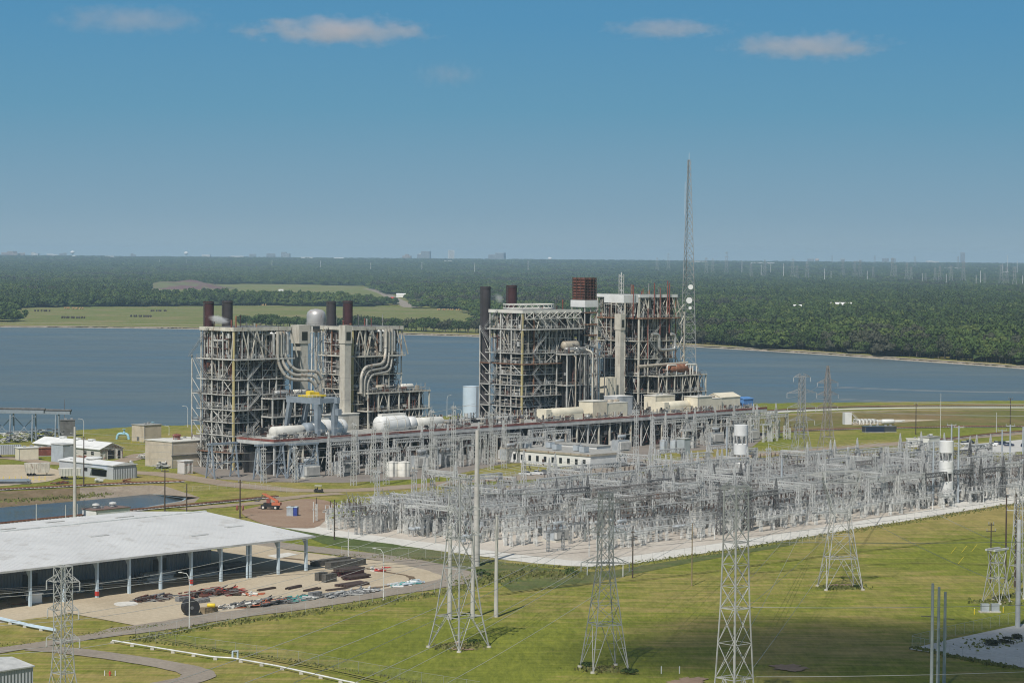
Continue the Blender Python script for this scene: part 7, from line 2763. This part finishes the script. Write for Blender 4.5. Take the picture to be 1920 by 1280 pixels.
# fences
def fence(px, h, step, label, mesh=True, top=True, mat='galv'):
    line_ = [G(*p) for p in px]
    o0 = line_[0]
    root = thing('chain_fence', label, 'fence', o0)
    b = MB()
    for p in along(line_, step):
        q = p - o0
        b.tube([q, q + Vector((0, 0, h))], .035, 5)
    b.build('post_lattice', M[mat], root)
    b = MB()
    for a, c in zip(line_[:-1], line_[1:]):
        a, c = a - o0, c - o0
        b.bar(a + Vector((0, 0, h)), c + Vector((0, 0, h)), .05, None, 0, False)
        if mesh:
            for i in range(9):
                z = .1 + (h - .2) * i / 9
                b.bar(a + Vector((0, 0, z)), c + Vector((0, 0, z)), .012, None, 0, False)
    b.build('wire_mesh', M[mat], root)
fence([(254, 1197), (400, 1170), (560, 1149), (720, 1126), (840, 1108), (905, 1088)], 2.4, 4.5, 'wire fence between the yard road and the grass')
fence([(254, 1197), (300, 1203), (560, 1240), (800, 1282), (900, 1298)], 2.2, 6.0, 'wire fence slanting down across the lower grass', mat='galv_md')
fence([(640, 1040), (800, 1046), (1000, 1060), (1110, 1066), (1200, 1056), (1350, 1034), (1500, 1010), (1700, 978), (1960, 936)], 2.6, 5.0, 'long wire fence on the outer side of the pale road')
fence([(1710, 1212), (1790, 1192), (1880, 1172), (1960, 1156)], 2.6, 4.0, 'wire fence on the far side of the grey gravel pad')
fence([(1710, 1214), (1800, 1233), (1880, 1248), (1960, 1262)], 2.6, 4.0, 'wire fence on the near side of the grey gravel pad')
fence([(1480, 1022), (1560, 1013), (1480, 1008)], 2.6, 3.0, 'small gated wire enclosure at the pale road edge')
fence([(345, 922), (460, 912), (560, 926)], 1.8, 4.0, 'wire fence beyond the canal end')
# rank grass left standing along fences, road edges and round tower feet
M['rank_grass'] = leaf_mat('rank grass', [(0.0, (0.09, 0.105, 0.03)), (0.5, (0.135, 0.155, 0.042)), (1.0, (0.21, 0.195, 0.075))])
cs_, ts_ = [], []
def rank(px, n, spread, s):
    ln_ = [G(*p) for p in px]
    for _ in range(n):
        i = rnd.choices(range(len(ln_) - 1), [(c - a).length for a, c in zip(ln_[:-1], ln_[1:])])[0]
        p = ln_[i].lerp(ln_[i + 1], rnd.random()) + Vector((rnd.gauss(0, spread), rnd.gauss(0, spread), 0))
        h, a = s * rnd.uniform(.3, .8), rnd.uniform(0, 3.14)
        dx, dy = math.cos(a) * h * .8, math.sin(a) * h * .8
        lx, ly = rnd.uniform(-.3, .3) * h, rnd.uniform(-.3, .3) * h
        cs_.append([(p.x - dx, p.y - dy, 0), (p.x + dx, p.y + dy, 0), (p.x + dx * .5 + lx, p.y + dy * .5 + ly, h), (p.x - dx * .6 + lx, p.y - dy * .6 + ly, h * .8)])
        ts_.extend([min(1, max(0, rnd.gauss(.62, .16)))] * 4)
rank([(254, 1200), (400, 1173), (560, 1152), (720, 1129), (840, 1111), (905, 1090)], 1500, 1.6, .7)
rank([(254, 1198), (560, 1241), (800, 1283)], 500, .9, .5)
rank([(640, 1040), (1000, 1061), (1110, 1067), (1350, 1035), (1700, 979), (1930, 941)], 1900, 1.8, .6)
rank([(890, 1092), (960, 1078), (1080, 1076)], 900, 3.5, 1.0)
rank([(1710, 1214), (1800, 1234), (1900, 1252)], 500, .8, .8)
rank([(1800, 1212), (1920, 1198)], 160, 4.0, .8)
rank([(-20, 1213), (160, 1189), (300, 1171)], 700, 1.2, .45)
for (x, y) in ((860, 1213), (1133, 1256), (1376, 1332), (1575, 1102), (1868, 1130), (1912, 1118)):
    rank([(x - 26, y), (x + 26, y)], 420, 1.8, .8)
rank([(10, 940), (150, 931), (200, 926)], 500, 3.0, .8)
o = bpy.data.objects.new('rank_grass', quads_mesh('rank_grass', np.array(cs_, dtype=np.float32).reshape(-1, 3), np.array(ts_), M['rank_grass']))
COL.objects.link(o)
struct(o, 'stuff')
# small things on the grass
for (px, py, lab) in ((1101, 1078, 'pale short post left of the narrow tower arm'), (1168, 1081, 'pale short post right of the narrow tower arm'), (1240, 1262, 'white marker stub in the shaded grass, first'), (1274, 1262, 'white marker stub in the shaded grass, second'), (845, 1090, 'yellow marker by the yard tip'), (1827, 1151, 'yellow marker post left of the grey cabinets'), (1881, 1148, 'yellow marker post right of the grey cabinets')):
    root = thing('marker_post', lab, 'post', G(px, py))
    b = MB()
    b.tube([(0, 0, 0), (0, 0, 1.4 if 'stub' in lab or 'yellow' in lab else 3.0)], .12, 8)
    b.build('stake', M['yellow' if 'yellow' in lab else 'white'], root, True)
    c = MB()
    c.lathe([(.14, 0), (.1, .18)], 8, (0, 0, 1.4 if 'stub' in lab or 'yellow' in lab else 3.0))
    c.build('cap', M['galv'], root)
for (px, py, lab) in ((1783, 1037, 'first yellow guy guard leaning on the dry grass'), (1803, 1035, 'second yellow guy guard leaning on the dry grass'), (1822, 1033, 'third yellow guy guard leaning on the dry grass'), (1796, 1057, 'single pale guy guard below the yellow ones')):
    b = MB()
    b.tube([(0, 0, 0), (1.8, 1.2, 1.9)], .04, 6)
    tag(b.build('guy_guard', M['yellow' if 'yellow' in lab else 'lag_white'], None, True, G(px, py)), lab, 'guy guard')
root = thing('grey_cabinet', 'pair of grey cabinets on a slab in front of the low square tower', 'cabinet', G(1843, 1148), R(5))
b = MB()
b.box((-.8, -.4, 0), (4.4, 1.6, .3))
b.build('slab', M['concrete'], root)
for x in (-.3, 2.2):
    b = MB()
    b.box((x, 0, .3), (x + 1.9, 1.2, 2.0))
    b.box((x - .05, -.05, 2.0), (x + 1.95, 1.25, 2.1))
    b.build('cabinet_body', M['xfmr'], root)
for (px, py, n, s, lab) in ((905, 1079, 30, 1.6, 'rough weed clump by the fence corner'), (1070, 1076, 26, 1.6, 'dark bush clump outside the pale road corner'), (1100, 1250, 22, 1.2, 'weeds round the feet of the narrow tower'), (1180, 1262, 26, 1.2, 'weeds right of the narrow tower feet'), (1608, 1102, 16, 1.0, 'weeds at the feet of the flared tower'), (1860, 1210, 30, 1.3, 'dry weeds standing on the grey gravel pad, west'), (1890, 1205, 30, 1.4, 'dry weeds standing on the grey gravel pad, middle'), (1912, 1198, 26, 1.2, 'dry weeds standing on the grey gravel pad, east'), (890, 1205, 14, .9, 'weeds behind the broad legged tower')):
    rgx = np.random.default_rng(int(px))
    co, tn = crown_arrays(rgx, n * 14, s * 1.6, s * .6, s * .5, 6, .16, .3)
    o = bpy.data.objects.new('weed_clump', quads_mesh('weed_clump', co, tn, M['leaf_grey' if 'dry' in lab else 'leaf']))
    COL.objects.link(o)
    o.location = G(px, py)
    tag(o, lab, 'weeds')

# ------------------------------------------------------------------ office and western buildings
co_ = G(1107, 879)
root = thing('office_building', 'long low white office with a row of windows and grey roof', 'office', co_, ROT)
b = MB()
b.box((0, 0, 0), (23, 50, 5.4))
b.build('wall', M['white'], root)
b = MB()
b.box((-.3, -.3, 5.4), (23.3, 50.3, 5.8))
b.build('roof', M['concrete_grey'], root)
b = MB()
b.box((-.36, -.36, 5.1), (-.305, 50.3, 5.95))
b.box((-.305, -.36, 5.1), (23.3, -.305, 5.95))
b.build('red_edge', M['lag_tan'], root)
for i in range(11):
    y = 2.6 + i * 4.3
    b = MB()
    b.box((-.06, y, 1.3), (-.004, y + 1.5, 3.6))
    b.build('window', M['glass'], root)
b = MB()
b.box((-.07, 25.2, 0), (-.004, 26.5, 2.4))
b.build('door', M['brown'], root)
for i, (x, y) in enumerate(((5, 8), (9, 15), (6, 24), (12, 33), (5, 40))):
    r2 = thing('roof_unit', ('grey roof air unit on the white office, %s along the roof' % ('first', 'second', 'third', 'fourth', 'last')[i]), 'air unit', co_ + U * x + V * y + Vector((0, 0, 5.8)), ROT)
    b = MB()
    b.box((0, 0, .2), (3.2, 2.6, 2.4))
    b.build('casing', M['tankgrey'], r2)
    b = MB()
    b.lathe([(.9, 2.41), (.9, 2.6), (.2, 2.62)], 14, (1.6, 1.3, 0))
    b.build('fan_rim', M['galv_dk'], r2)
hut('upper_office', 'second white block rising behind the long low office', 'office', co_ + U * 24.5 + V * 18, 9, 34, 6.6, M['white'], M['concrete_grey'])
# western buildings
hut('long_barn', 'long white roofed barn with rust striped walls, west of the plant', 'barn', G(228, 859), 13.5, 46, 4.6, M['wall_patchy'], M['roof_white'], ROT, False) if False else None
pb = G(187, 862)
root = thing('long_barn', 'long white roofed barn with rust striped walls and dark gable door', 'barn', pb, ROT)
b = MB()
w_, L_, h_, gb = 12.0, 46.0, 4.4, 2.4
b.add([(0, 0, 0), (w_, 0, 0), (w_, L_, 0), (0, L_, 0), (0, 0, h_), (w_, 0, h_), (w_, L_, h_), (0, L_, h_), (w_ / 2, 0, h_ + gb), (w_ / 2, L_, h_ + gb)], [(0, 1, 5, 8, 4), (1, 2, 6, 5), (2, 3, 7, 9, 6), (3, 0, 4, 7)])
b.build('wall', M['wall_patchy'], root)
b = MB()
for sg in (0, 1):
    x0, x1 = (-.6, w_ / 2) if sg == 0 else (w_ + .6, w_ / 2)
    z0 = h_ - .2
    vs = [(x0, -.7, z0), (x0, L_ + .7, z0), (x1, L_ + .7, h_ + gb), (x1, -.7, h_ + gb)]
    vs += [(v[0], v[1], v[2] + .2) for v in vs]
    b.add(vs, [(0, 1, 2, 3), (7, 6, 5, 4), (0, 4, 5, 1), (1, 5, 6, 2), (2, 6, 7, 3), (3, 7, 4, 0)])
b.build('roof', M['white'], root)
b = MB()
b.box((4.2, -.1, 0), (7.4, -.006, 3.8))
b.box((9.3, -.1, .4), (10.6, -.006, 3.4))
b.build('door', M['black'], root)
for y in (4, 9):
    b = MB()
    b.box((-.08, y, 1.8), (-.006, y + 1.9, 3.2))
    b.build('window', M['glass'], root)
    b = MB()
    b.box((-.07, y, .1), (-.007, y + 2, 1.3))
    b.build('red_panel', M['rustred'], root)
for y in (12, 22, 32):
    b = MB()
    b.box((w_ / 2 - .9, y, h_ + gb + .1), (w_ / 2 + .9, y + 3, h_ + gb + .9))
    b.build('ridge_vent', M['white'], root)
pg = G(212, 899)
root = thing('grey_workshop', 'low grey metal workshop with an open awning flap', 'workshop', pg, ROT)
b = MB()
b.box((0, 0, 0), (11, 34, 5.2))
b.build('wall', M['wall_pale'], root)
b = MB()
b.add([(-.4, -.4, 5.2), (11.4, -.4, 5.2), (11.4, 34.4, 5.2), (-.4, 34.4, 5.2), (-.4, -.4, 5.5), (11.4, -.4, 5.5), (11.4, 34.4, 5.5), (-.4, 34.4, 5.5), (5.5, -.4, 6.3), (5.5, 34.4, 6.3)], [(0, 1, 5, 8, 4), (4, 8, 9, 7), (8, 5, 6, 9), (2, 3, 7, 9, 6), (3, 0, 4, 7), (1, 2, 6, 5)])
b.build('roof', M['white'], root)
b = MB()
b.box((-.08, 4, .9), (-.006, 13, 3.3))
b.box((-.08, 16, 2.2), (-.007, 18, 3.6))
b.build('opening_frame', M['black'], root)
b = MB()
b.add([(-.1, 3.6, 3.4), (-.1, 13.4, 3.4), (-2.6, 13.4, 4.2), (-2.6, 3.6, 4.2), (-.1, 3.6, 3.5), (-.1, 13.4, 3.5), (-2.6, 13.4, 4.3), (-2.6, 3.6, 4.3)], [(0, 1, 2, 3), (7, 6, 5, 4), (2, 6, 7, 3), (0, 4, 5, 1), (1, 5, 6, 2), (3, 7, 4, 0)])
b.build('awning', M['bluepale'], root)
b = MB()
b.lathe([(2.6, 6.35), (3.2, 6.7), (3.2, 7.0), (2.0, 7.2), (.2, 7.3)], 20, (6, 20, 0))
b.build('roof_disc', M['white'], root, True)
b = MB()
b.tube(bend([(11.6, 1, 0), (11.6, 1, 4), (9, 1, 6.5)], 1, 4), .5, 8)
b.build('duct', M['galv'], root, True)
hut('beige_block', 'two storey beige block with red roof vent beside the first boiler frame', 'building', G(322, 878), 22, 17, 10.5, M['beige'], M['lag_white'], ROT, True)
b = MB()
b.box((0, 0, 0), (22.6, .4, .35))
tag(b.build('wall_band', M['darkgrey'], None, False, G(322, 878) - V * .43 - U * .3 + Vector((0, 0, 4.9)), ROT), 'dark pipe band along the wall of the beige block', 'pipe')
b = MB()
b.lathe([(1.5, 0), (1.5, 1.4), (1.9, 1.5), (1.7, 2.0), (.3, 2.3)], 14)
tag(b.build('roof_vent', M['rustred'], None, True, G(322, 878) + U * 9 + V * 8 + Vector((0, 0, 10.8))), 'round rust red vent on the beige block', 'vent')
hut('small_hut', 'small beige brick hut near the water with yellow rails', 'hut', G(270, 829), 10, 9, 7.6, M['beige'], M['concrete_grey'], ROT, True)
root = thing('yellow_rail', 'yellow guard rail round the small beige hut', 'rail', G(246, 831), ROT)
b = MB()
rail(b, [(0, 0, 0), (24, -3, 0), (26, 5, 0)], 1.1, 2.0, .09)
b.build('rail_lattice', M['yellow'], root)
def arch_pipe(px, py, L, h, label):
    root = thing('arch_pipe', label, 'pipe', G(px, py), R(-8))
    b = MB()
    b.tube(bend([(0, 0, 0), (.6, 0, h), (L - .6, 0, h), (L, 0, 0)], 1.6, 5), .62, 12)
    b.build('pipe', M['lightblue'], root, True)
    b = MB()
    b.lathe([(.9, h - .3), (.9, h + .6), (.35, h + .8), (.3, h + 1.9), (.9, h + 2.0), (.9, h + 2.1)], 12, (L * .6, 0, 0))
    b.build('valve', M['lightblue'], root, True)
arch_pipe(219, 823, 5.8, 2.6, 'sky blue arched pipe with valve on the lake side grass')
arch_pipe(279, 806, 3.4, 1.8, 'smaller sky blue arched pipe by the water edge')
hut('white_container', 'cream white container west of the barn', 'container', G(35, 863), 8.5, 4.5, 5.0, M['cream'], M['white'], R(30), False)
hut('rust_container', 'rust red container between white container and barn', 'container', G(58, 856), 11, 3.0, 3.4, M['rustred'], M['rust'], R(25), False)
hut('grey_box', 'plain grey box standing between barn and workshop', 'container', G(118, 868), 6.0, 8.0, 7.4, M['tankgrey'], M['galv'], ROT, False)
def trailer(px, py, L, w, h, mat, label, rz, wheels=3, hopper=False):
    root = thing('trailer', label, 'trailer', G(px, py), rz)
    b = MB()
    if hopper:
        b.add([(0, 0, 1.3), (L, 0, 1.3), (L, w, 1.3), (0, w, 1.3), (-.5, -.3, h), (L + .5, -.3, h), (L + .5, w + .3, h), (-.5, w + .3, h)], [(3, 2, 1, 0), (0, 1, 5, 4), (1, 2, 6, 5), (2, 3, 7, 6), (3, 0, 4, 7), (4, 5, 6, 7)])
        for i in range(7):
            x = L * i / 6
            b.bar((x, -.05, 1.3), (x, -.36, h), .14)
    else:
        b.box((0, 0, 1.2), (L, w, h))
        for i in range(12):
            x = L * (i + .5) / 12
            b.box((x - .05, -.05, 1.3), (x + .05, -.003, h - .1))
    b.build('body', M[mat], root)
    for i in range(wheels):
        for y in (.15, w - .15):
            b = MB()
            b.lathe([(.1, -.15), (.5, -.15), (.52, 0), (.5, .15), (.1, .15)], 14, (.9 + i * 1.2, y, .52), 0, 'Y')
            b.build('wheel', M['black'], root, True)
    b = MB()
    b.bar((L - .6, .4, 1.2), (L - .6, .4, 0), .18)
    b.bar((L - .6, w - .4, 1.2), (L - .6, w - .4, 0), .18)
    b.build('landing_leg', M['darkgrey'], root)
    return root
trailer(-14, 858, 12, 3, 5.2, 'wall_pale', 'pale grey box trailer at the western frame edge', R(20))
trailer(50, 893, 8.5, 3.2, 5.0, 'steel_cream', 'rusty cream hopper trailer by the sandy lot', R(20), 3, True)
trailer(116, 899, 7.0, 3.6, 4.2, 'lag_white', 'white tarped hopper trailer before the workshop', R(25), 2, True)
stack_of('pipe_bundle', 'dark pipe bundle in yellow racks at the western lot', 'pipes', G(22, 906), R(8), 18, 13, 7, 1.4, ['galv_dk', 'bluegrey'])
root = thing('yellow_rack', 'yellow rack uprights behind the dark pipe bundle', 'rack', G(-5, 902), R(8))
b = MB()
for i in range(9):
    b.bar((i * 2.2, 0, 0), (i * 2.2, 0, 1.8), .2)
    b.bar((i * 2.2, 0, 1.7), (i * 2.2, 1.5, 1.7), .16)
b.bar((0, 0, .9), (17.6, 0, .9), .14)
b.build('rack_lattice', M['yellow'], root)
for a in ((300, 878, 5, 3, 2.4, 60, ['galv_lt', 'galv', 'darkgrey'], 'grey pump set beside the beige block'), (272, 860, 7, 4, 2.4, 60, ['galv_lt', 'lag_white', 'galv'], 'tangle of pale pipes before the beige block'), (110, 907, 6, 3, .8, 40, ['rustred', 'galv_dk', 'rust'], 'small red and dark scrap on the lawn by the pole'), (180, 904, 2, 1.5, 1.4, 14, ['galv_lt', 'lag_white'], 'little white pump on the lawn before the workshop'), (233, 903, 2, 1.2, .9, 14, ['rust', 'timber_lt'], 'small brown fitting on the lawn by the workshop corner')):
    scrap(*a)
b = MB()
hut('rust_tank', 'white box tank with rust red stripes near the first portal frames', 'tank', G(345, 889), 4.5, 4, 5.0, M['wall_patchy'], M['white'], ROT, False)
# pipe trestle at the western lake edge
root = thing('pipe_trestle', 'blue grey steel trestle with two conveyors over the lake edge', 'trestle', G(120, 828), R(172))
for i, x in enumerate((2.5, 13.5, 24, 35, 46)):
    for y in (0, 4):
        b = MB()
        b.bar((x, y * 1.5 - 1, 0), (x, y, 12.5), .6)
        b.build('leg', M['bluegrey'], root)
b = MB()
for x in (2.5, 13.5, 24, 35):
    b.bar((x, -.6, 4.6), (x + 11, -.6, 4.6), .3)
    if x > 5:
        b.bar((x, -.6, 0.6), (x + 11, -.2, 11.8), .3)
        b.bar((x, -.2, 11.8), (x + 11, -.6, .6), .3)
b.build('brace_lattice', M['bluegrey'], root)
for (y, z, x0) in ((0, 12.6, -3), (4, 13.2, 8)):
    b = MB()
    b.box((x0, y - .9, z), (52, y + .9, z + 1.3))
    b.build('girder', M['bluegrey'], root)
    b = MB()
    b.tube([(x0 - .5, y, z + 1.8), (52, y, z + 1.8)], .55, 10)
    b.build('conveyor_pipe', M['darkgrey'], root, True)
for i, a in enumerate(((60, 824, 16, 6, 4.5, 150, ['galv_dk', 'bluegrey', 'galv', 'lag_white'], 'jumbled machinery under the blue grey trestle'), (20, 829, 16, 6, 4.5, 150, ['galv_dk', 'galv', 'galv_lt', 'lag_white'], 'jumbled pale machinery at the western trestle foot'), (98, 824, 10, 5, 5, 110, ['galv_dk', 'darkgrey', 'galv'], 'dark machinery by the trestle end'))):
    scrap(*a)
hut('dark_shelter', 'dark open shelter at the trestle end', 'shelter', G(112, 818), 7, 5, 7.5, M['darkgrey'], M['galv_dk'], R(10), False)
hut('blue_bin', 'small royal blue bin at the western frame edge', 'bin', G(12, 829), 1.6, 1.4, 2.0, M['blue'], M['blue'], 0, False)
# dirt lot: telehandler, toilets, golf cart
def wheel(b, x, y, r, w=.35):
    b.lathe([(.12, -w / 2), (r * .9, -w / 2), (r, -w / 4), (r, w / 4), (r * .9, w / 2), (.12, w / 2)], 16, (x, y, r), 0, 'Y')
pt = G(487, 955)
root = thing('boom_lift', 'orange telescopic boom lift with black chassis on the dirt lot', 'boom lift', pt, R(-12))
root.scale = (.92,) * 3
b = MB()
b.box((.2, .4, .9), (7.0, 2.4, 1.7))
b.box((1.2, .5, 1.7), (5.0, 2.3, 2.5))
b.build('chassis', M['black'], root)
b = MB()
b.box((4.4, .3, 1.71), (7.6, 2.5, 2.7))
b.build('counterweight', M['orange'], root)
b = MB()
b.bar((6.6, 1.4, 3.0), (1.4, 1.4, 5.6), .75, .8)
b.bar((1.5, 1.4, 5.55), (.6, 1.4, 5.7), .5, .5)
b.bar((6.6, 1.4, 3.0), (4.6, 1.4, 2.2), .5, .5)
b.build('boom', M['orange'], root)
b = MB()
rail(b, [(-2.2, .3, 3.0), (-.6, .3, 3.0), (-.6, 2.5, 3.0), (-2.2, 2.5, 3.0)], 1.2, .8, .08, 0, True)
b.box((-2.2, .3, 2.9), (-.6, 2.5, 3.0))
b.bar((.7, 1.4, 5.5), (-.6, 1.4, 3.2), .25)
b.build('basket', M['darkgrey'], root)
b = MB()
b.box((2.4, .45, 2.5), (3.7, 1.3, 4.1))
b.build('cab', M['rustred'], root)
for x in (1.2, 5.9):
    for y in (.3, 2.5):
        b = MB()
        wheel(b, x, y, .85, .5)
        w_o = b.build('wheel', M['black'], root, True)
        b = MB()
        b.lathe([(.1, -.27), (.42, -.27), (.42, -.255), (.1, -.256)], 12, (x, y, .85), 0, 'Y')
        b.build('hub', M['lag_white'], w_o)
for (px, mt, lab) in ((545, 'xfmr', 'grey portable toilet beside the blue one'), (552, 'blue', 'dark blue portable toilet on the dirt lot')):
    root = thing('portable_toilet', lab, 'portable toilet', G(px, 967), R(-10))
    b = MB()
    b.box((-1.1, -1.1, .12), (1.1, 1.1, 2.9))
    b.build('cabin', M[mt], root)
    b = MB()
    b.box((-1.16, -1.16, 2.9), (1.16, 1.16, 3.12))
    b.build('roof', M['bluepale'], root)
    b = MB()
    b.box((-.75, -1.15, .25), (.75, -1.105, 2.6))
    b.build('door', M[mt], root)
root = thing('golf_cart', 'dark golf cart with white canopy on the plant road', 'golf cart', G(588, 923), R(-5))
root.scale = (1.25,) * 3
b = MB()
b.box((0, 0, .35), (2.6, 1.2, .75))
b.box((.3, .05, .75), (1.0, 1.15, 1.1))
b.box((.95, .1, .75), (1.1, 1.1, 1.5))
b.box((2.1, .05, .75), (2.6, 1.15, 1.0))
b.build('body', M['black'], root)
b = MB()
b.box((.2, -.02, 1.95), (2.3, 1.22, 2.02))
b.build('canopy', M['white'], root)
b = MB()
for x in (.3, 2.2):
    for y in (.05, 1.15):
        b.bar((x, y, .75), (x, y, 1.95), .05)
b.build('canopy_frame', M['darkgrey'], root)
for x in (.5, 2.1):
    for y in (.02, 1.18):
        b = MB()
        wheel(b, x, y, .27, .2)
        b.build('wheel', M['black'], root, True)

# ------------------------------------------------------------------ cars
M['paint_white'] = NT('white car paint').set((0.75, 0.75, 0.74), 0.3)
M['paint_black'] = NT('black car paint').set((0.018, 0.018, 0.02), 0.25)
M['paint_grey'] = NT('dark grey car paint').set((0.06, 0.065, 0.075), 0.3)
M['paint_cream'] = NT('cream yellow truck paint').set((0.62, 0.56, 0.33), 0.4)
M['paint_blue'] = NT('navy car paint').set((0.02, 0.03, 0.07), 0.3)
def loft(b, secs, m=0):
    """skin a row of cross sections (x, half width, z list of (y factor, z))"""
    k = len(secs[0][1])
    vs, fs = [], []
    for (x, prof) in secs:
        for (y, z) in prof:
            vs.append((x, y, z))
    for i in range(len(secs) - 1):
        for j in range(k):
            a, c = i * k + j, i * k + (j + 1) % k
            fs.append((a, c, c + k, a + k))
    fs.append(tuple(reversed(range(k))))
    fs.append(tuple(range((len(secs) - 1) * k, len(secs) * k)))
    b.add(vs, fs, m)
def sec(x, w, z0, z1, zs, ws):
    return (x, [(-w, z0), (-w, zs), (-ws, z1), (ws, z1), (w, zs), (w, z0)])
def car(px, py, rz, kind, paint, label, group=None):
    root = thing('parked_car' if kind != 'pickup' else 'pickup_truck', label, 'car' if kind != 'pickup' else 'pickup', G(px, py), rz, group)
    b = MB()
    L = 4.8 if kind == 'sedan' else 5.7 if kind == 'pickup' else 4.8
    hh = .95 if kind == 'sedan' else 1.15
    b2 = [sec(0, .82, .45, hh - .12, hh - .25, .7), sec(.25, .93, .32, hh, hh - .15, .8), (L * .5, None), sec(L - .3, .93, .32, hh - .08, hh - .22, .78), sec(L, .8, .45, hh - .25, hh - .35, .66)]
    b2[2] = sec(L * .5, .95, .3, hh + .02, hh - .12, .84)
    loft(b, b2)
    b.build('body', M[paint], root, True)
    b = MB()
    top = 1.46 if kind == 'sedan' else 1.85 if kind == 'pickup' else 1.8
    if kind == 'sedan':
        xs_ = (.7, 1.5, 2.9, 3.7)
    elif kind == 'pickup':
        xs_ = (2.0, 2.3, 3.7, 4.4)
    else:
        xs_ = (.15, .5, 3.1, 3.9)
    loft(b, [sec(xs_[0], .82, hh - .1, hh, hh - .02, .78), sec(xs_[1], .82, hh - .1, top, hh + .05, .62), sec(xs_[2], .82, hh - .1, top, hh + .05, .62), sec(xs_[3], .82, hh - .1, hh, hh - .02, .78)])
    b.build('window_band', M['glass'], root)
    b = MB()
    b.box((xs_[1] + .05, -.6, top + .002), (xs_[2] - .05, .6, top + .05))
    b.build('roof', M[paint], root)
    if kind == 'pickup':
        b = MB()
        b.box((.15, -.75, hh + .021), (1.95, .75, hh + .03))
        b.build('bed_floor', M['darkgrey'], root)
    for x in (L * .19, L * .81):
        for y in (-.84, .84):
            b = MB()
            wheel(b, x, y, .36, .24)
            b.build('wheel', M['black'], root, True)
    for y in (-.6, .6):
        b = MB()
        b.box((L - .06, y - .16, hh - .42), (L + .015, y + .16, hh - .28))
        b.build('headlight', M['lag_white'], root)
    return root
car(903, 896, R(5), 'suv', 'paint_cream', 'cream yellow estate car on the plant road by the thick pole')
car(973, 891, R(15), 'pickup', 'paint_white', 'white pickup parked first in the strip before the office')
car(992, 890, R(14), 'pickup', 'paint_white', 'white pickup parked second in the strip before the office')
car(1006, 889, R(-20), 'pickup', 'paint_grey', 'dark grey pickup beside the white pickups')
car(1068, 882, R(-10), 'sedan', 'paint_black', 'black saloon near the office corner')
car(1086, 880, R(20), 'pickup', 'paint_white', 'white pickup behind the black saloon')
car(1134, 877, R(10), 'suv', 'paint_black', 'black car in the dark row east of the office corner, first')
car(1147, 875, R(10), 'suv', 'paint_grey', 'dark grey car in the row east of the office corner')
car(1160, 874, R(10), 'sedan', 'paint_black', 'black low saloon ending the dark row')
car(1177, 872, R(20), 'sedan', 'paint_white', 'white saloon by the road past the dark row')
car(1191, 873, R(-30), 'suv', 'paint_grey', 'dark car after the white saloon')
for a in ((1802, 834, 'suv', 'paint_white', 'white car half hidden by the steel poles, first in the eastern lot'), (1812, 832, 'suv', 'paint_grey', 'dark car at the back of the eastern lot'), (1808, 839, 'sedan', 'paint_black', 'black car near the front of the eastern lot, by the poles'), (1833, 842, 'suv', 'paint_black', 'black car alone at the front edge of the eastern lot'), (1846, 836, 'pickup', 'paint_white', 'white pickup in the middle of the eastern lot'), (1858, 834, 'pickup', 'paint_white', 'long white pickup next to the navy car'), (1872, 834, 'suv', 'paint_blue', 'navy car right of the white pickups'), (1882, 836, 'suv', 'paint_blue', 'second navy car at the tall steel poles'), (1916, 838, 'suv', 'paint_blue', 'navy car at the frame edge')):
    car(a[0], a[1], R(rnd.uniform(-20, 40)), a[2], a[3], a[4])
hut('white_hut', 'white hut with grey roof before the dry grass, near the twin poles', 'hut', G(1742, 841), 9, 6, 5.0, M['white'], M['concrete_grey'], ROT, True)
b = MB()
b.lathe([(.1, 0), (.7, .25), (.9, .8), (.85, .9), (.1, .5)], 14)
tag(b.build('roof_dish', M['white'], None, True, G(1742, 841) + U * 6 + V * 3 + Vector((0, 0, 5.3))), 'white dish on the white hut roof', 'dish')
hut('dark_cabin', 'dark blue cabin row at the back of the switchyard', 'cabin', G(1622, 811), 10, 5, 2.8, M['paint_blue'], M['paint_grey'], R(10), False)
hut('dark_cabin', 'dark grey cabin next to the dark blue row', 'cabin', G(1652, 810), 8, 5, 2.6, M['paint_grey'], M['darkgrey'], R(10), False)
hut('site_trailer', 'white site trailer behind the second drum stack', 'trailer', G(1700, 838), 11, 4, 3.6, M['white'], M['lag_white'], R(-5), True, 3)
# gas meter yard on the far grass
root = thing('meter_station', 'white pipe meter station with stair on the far dry grass', 'meter station', G(1605, 796), R(12))
b = MB()
for i in range(6):
    b.tube(bend([(2 + i * 2, 0, .2), (2 + i * 2, 0, 2.2), (2 + i * 2, 9, 2.2), (2 + i * 2, 9, .2)], .7, 3), .35, 8)
b.tube([(0, 4, 1.2), (27, 4, 1.2)], .32, 8)
b.tube([(10, 8, 1.4), (30, 8, 1.4)], .28, 8)
b.build('pipe_mesh', M['galv_lt'], root, True)
b = MB()
b.box((-6, 0, 0), (-2.4, 4, 6.2))
b.build('cabin', M['white'], root)
b = MB()
stairs(b, -2.3, .5, 6, 0, 6, 'x', 0, 1.2)
b.build('staircase', M['galv_lt'], root)
b = MB()
vessel(b, (16, -4, 1.8), 1.3, 6, 'X', 14)
b.build('vessel', M['white'], root, True)
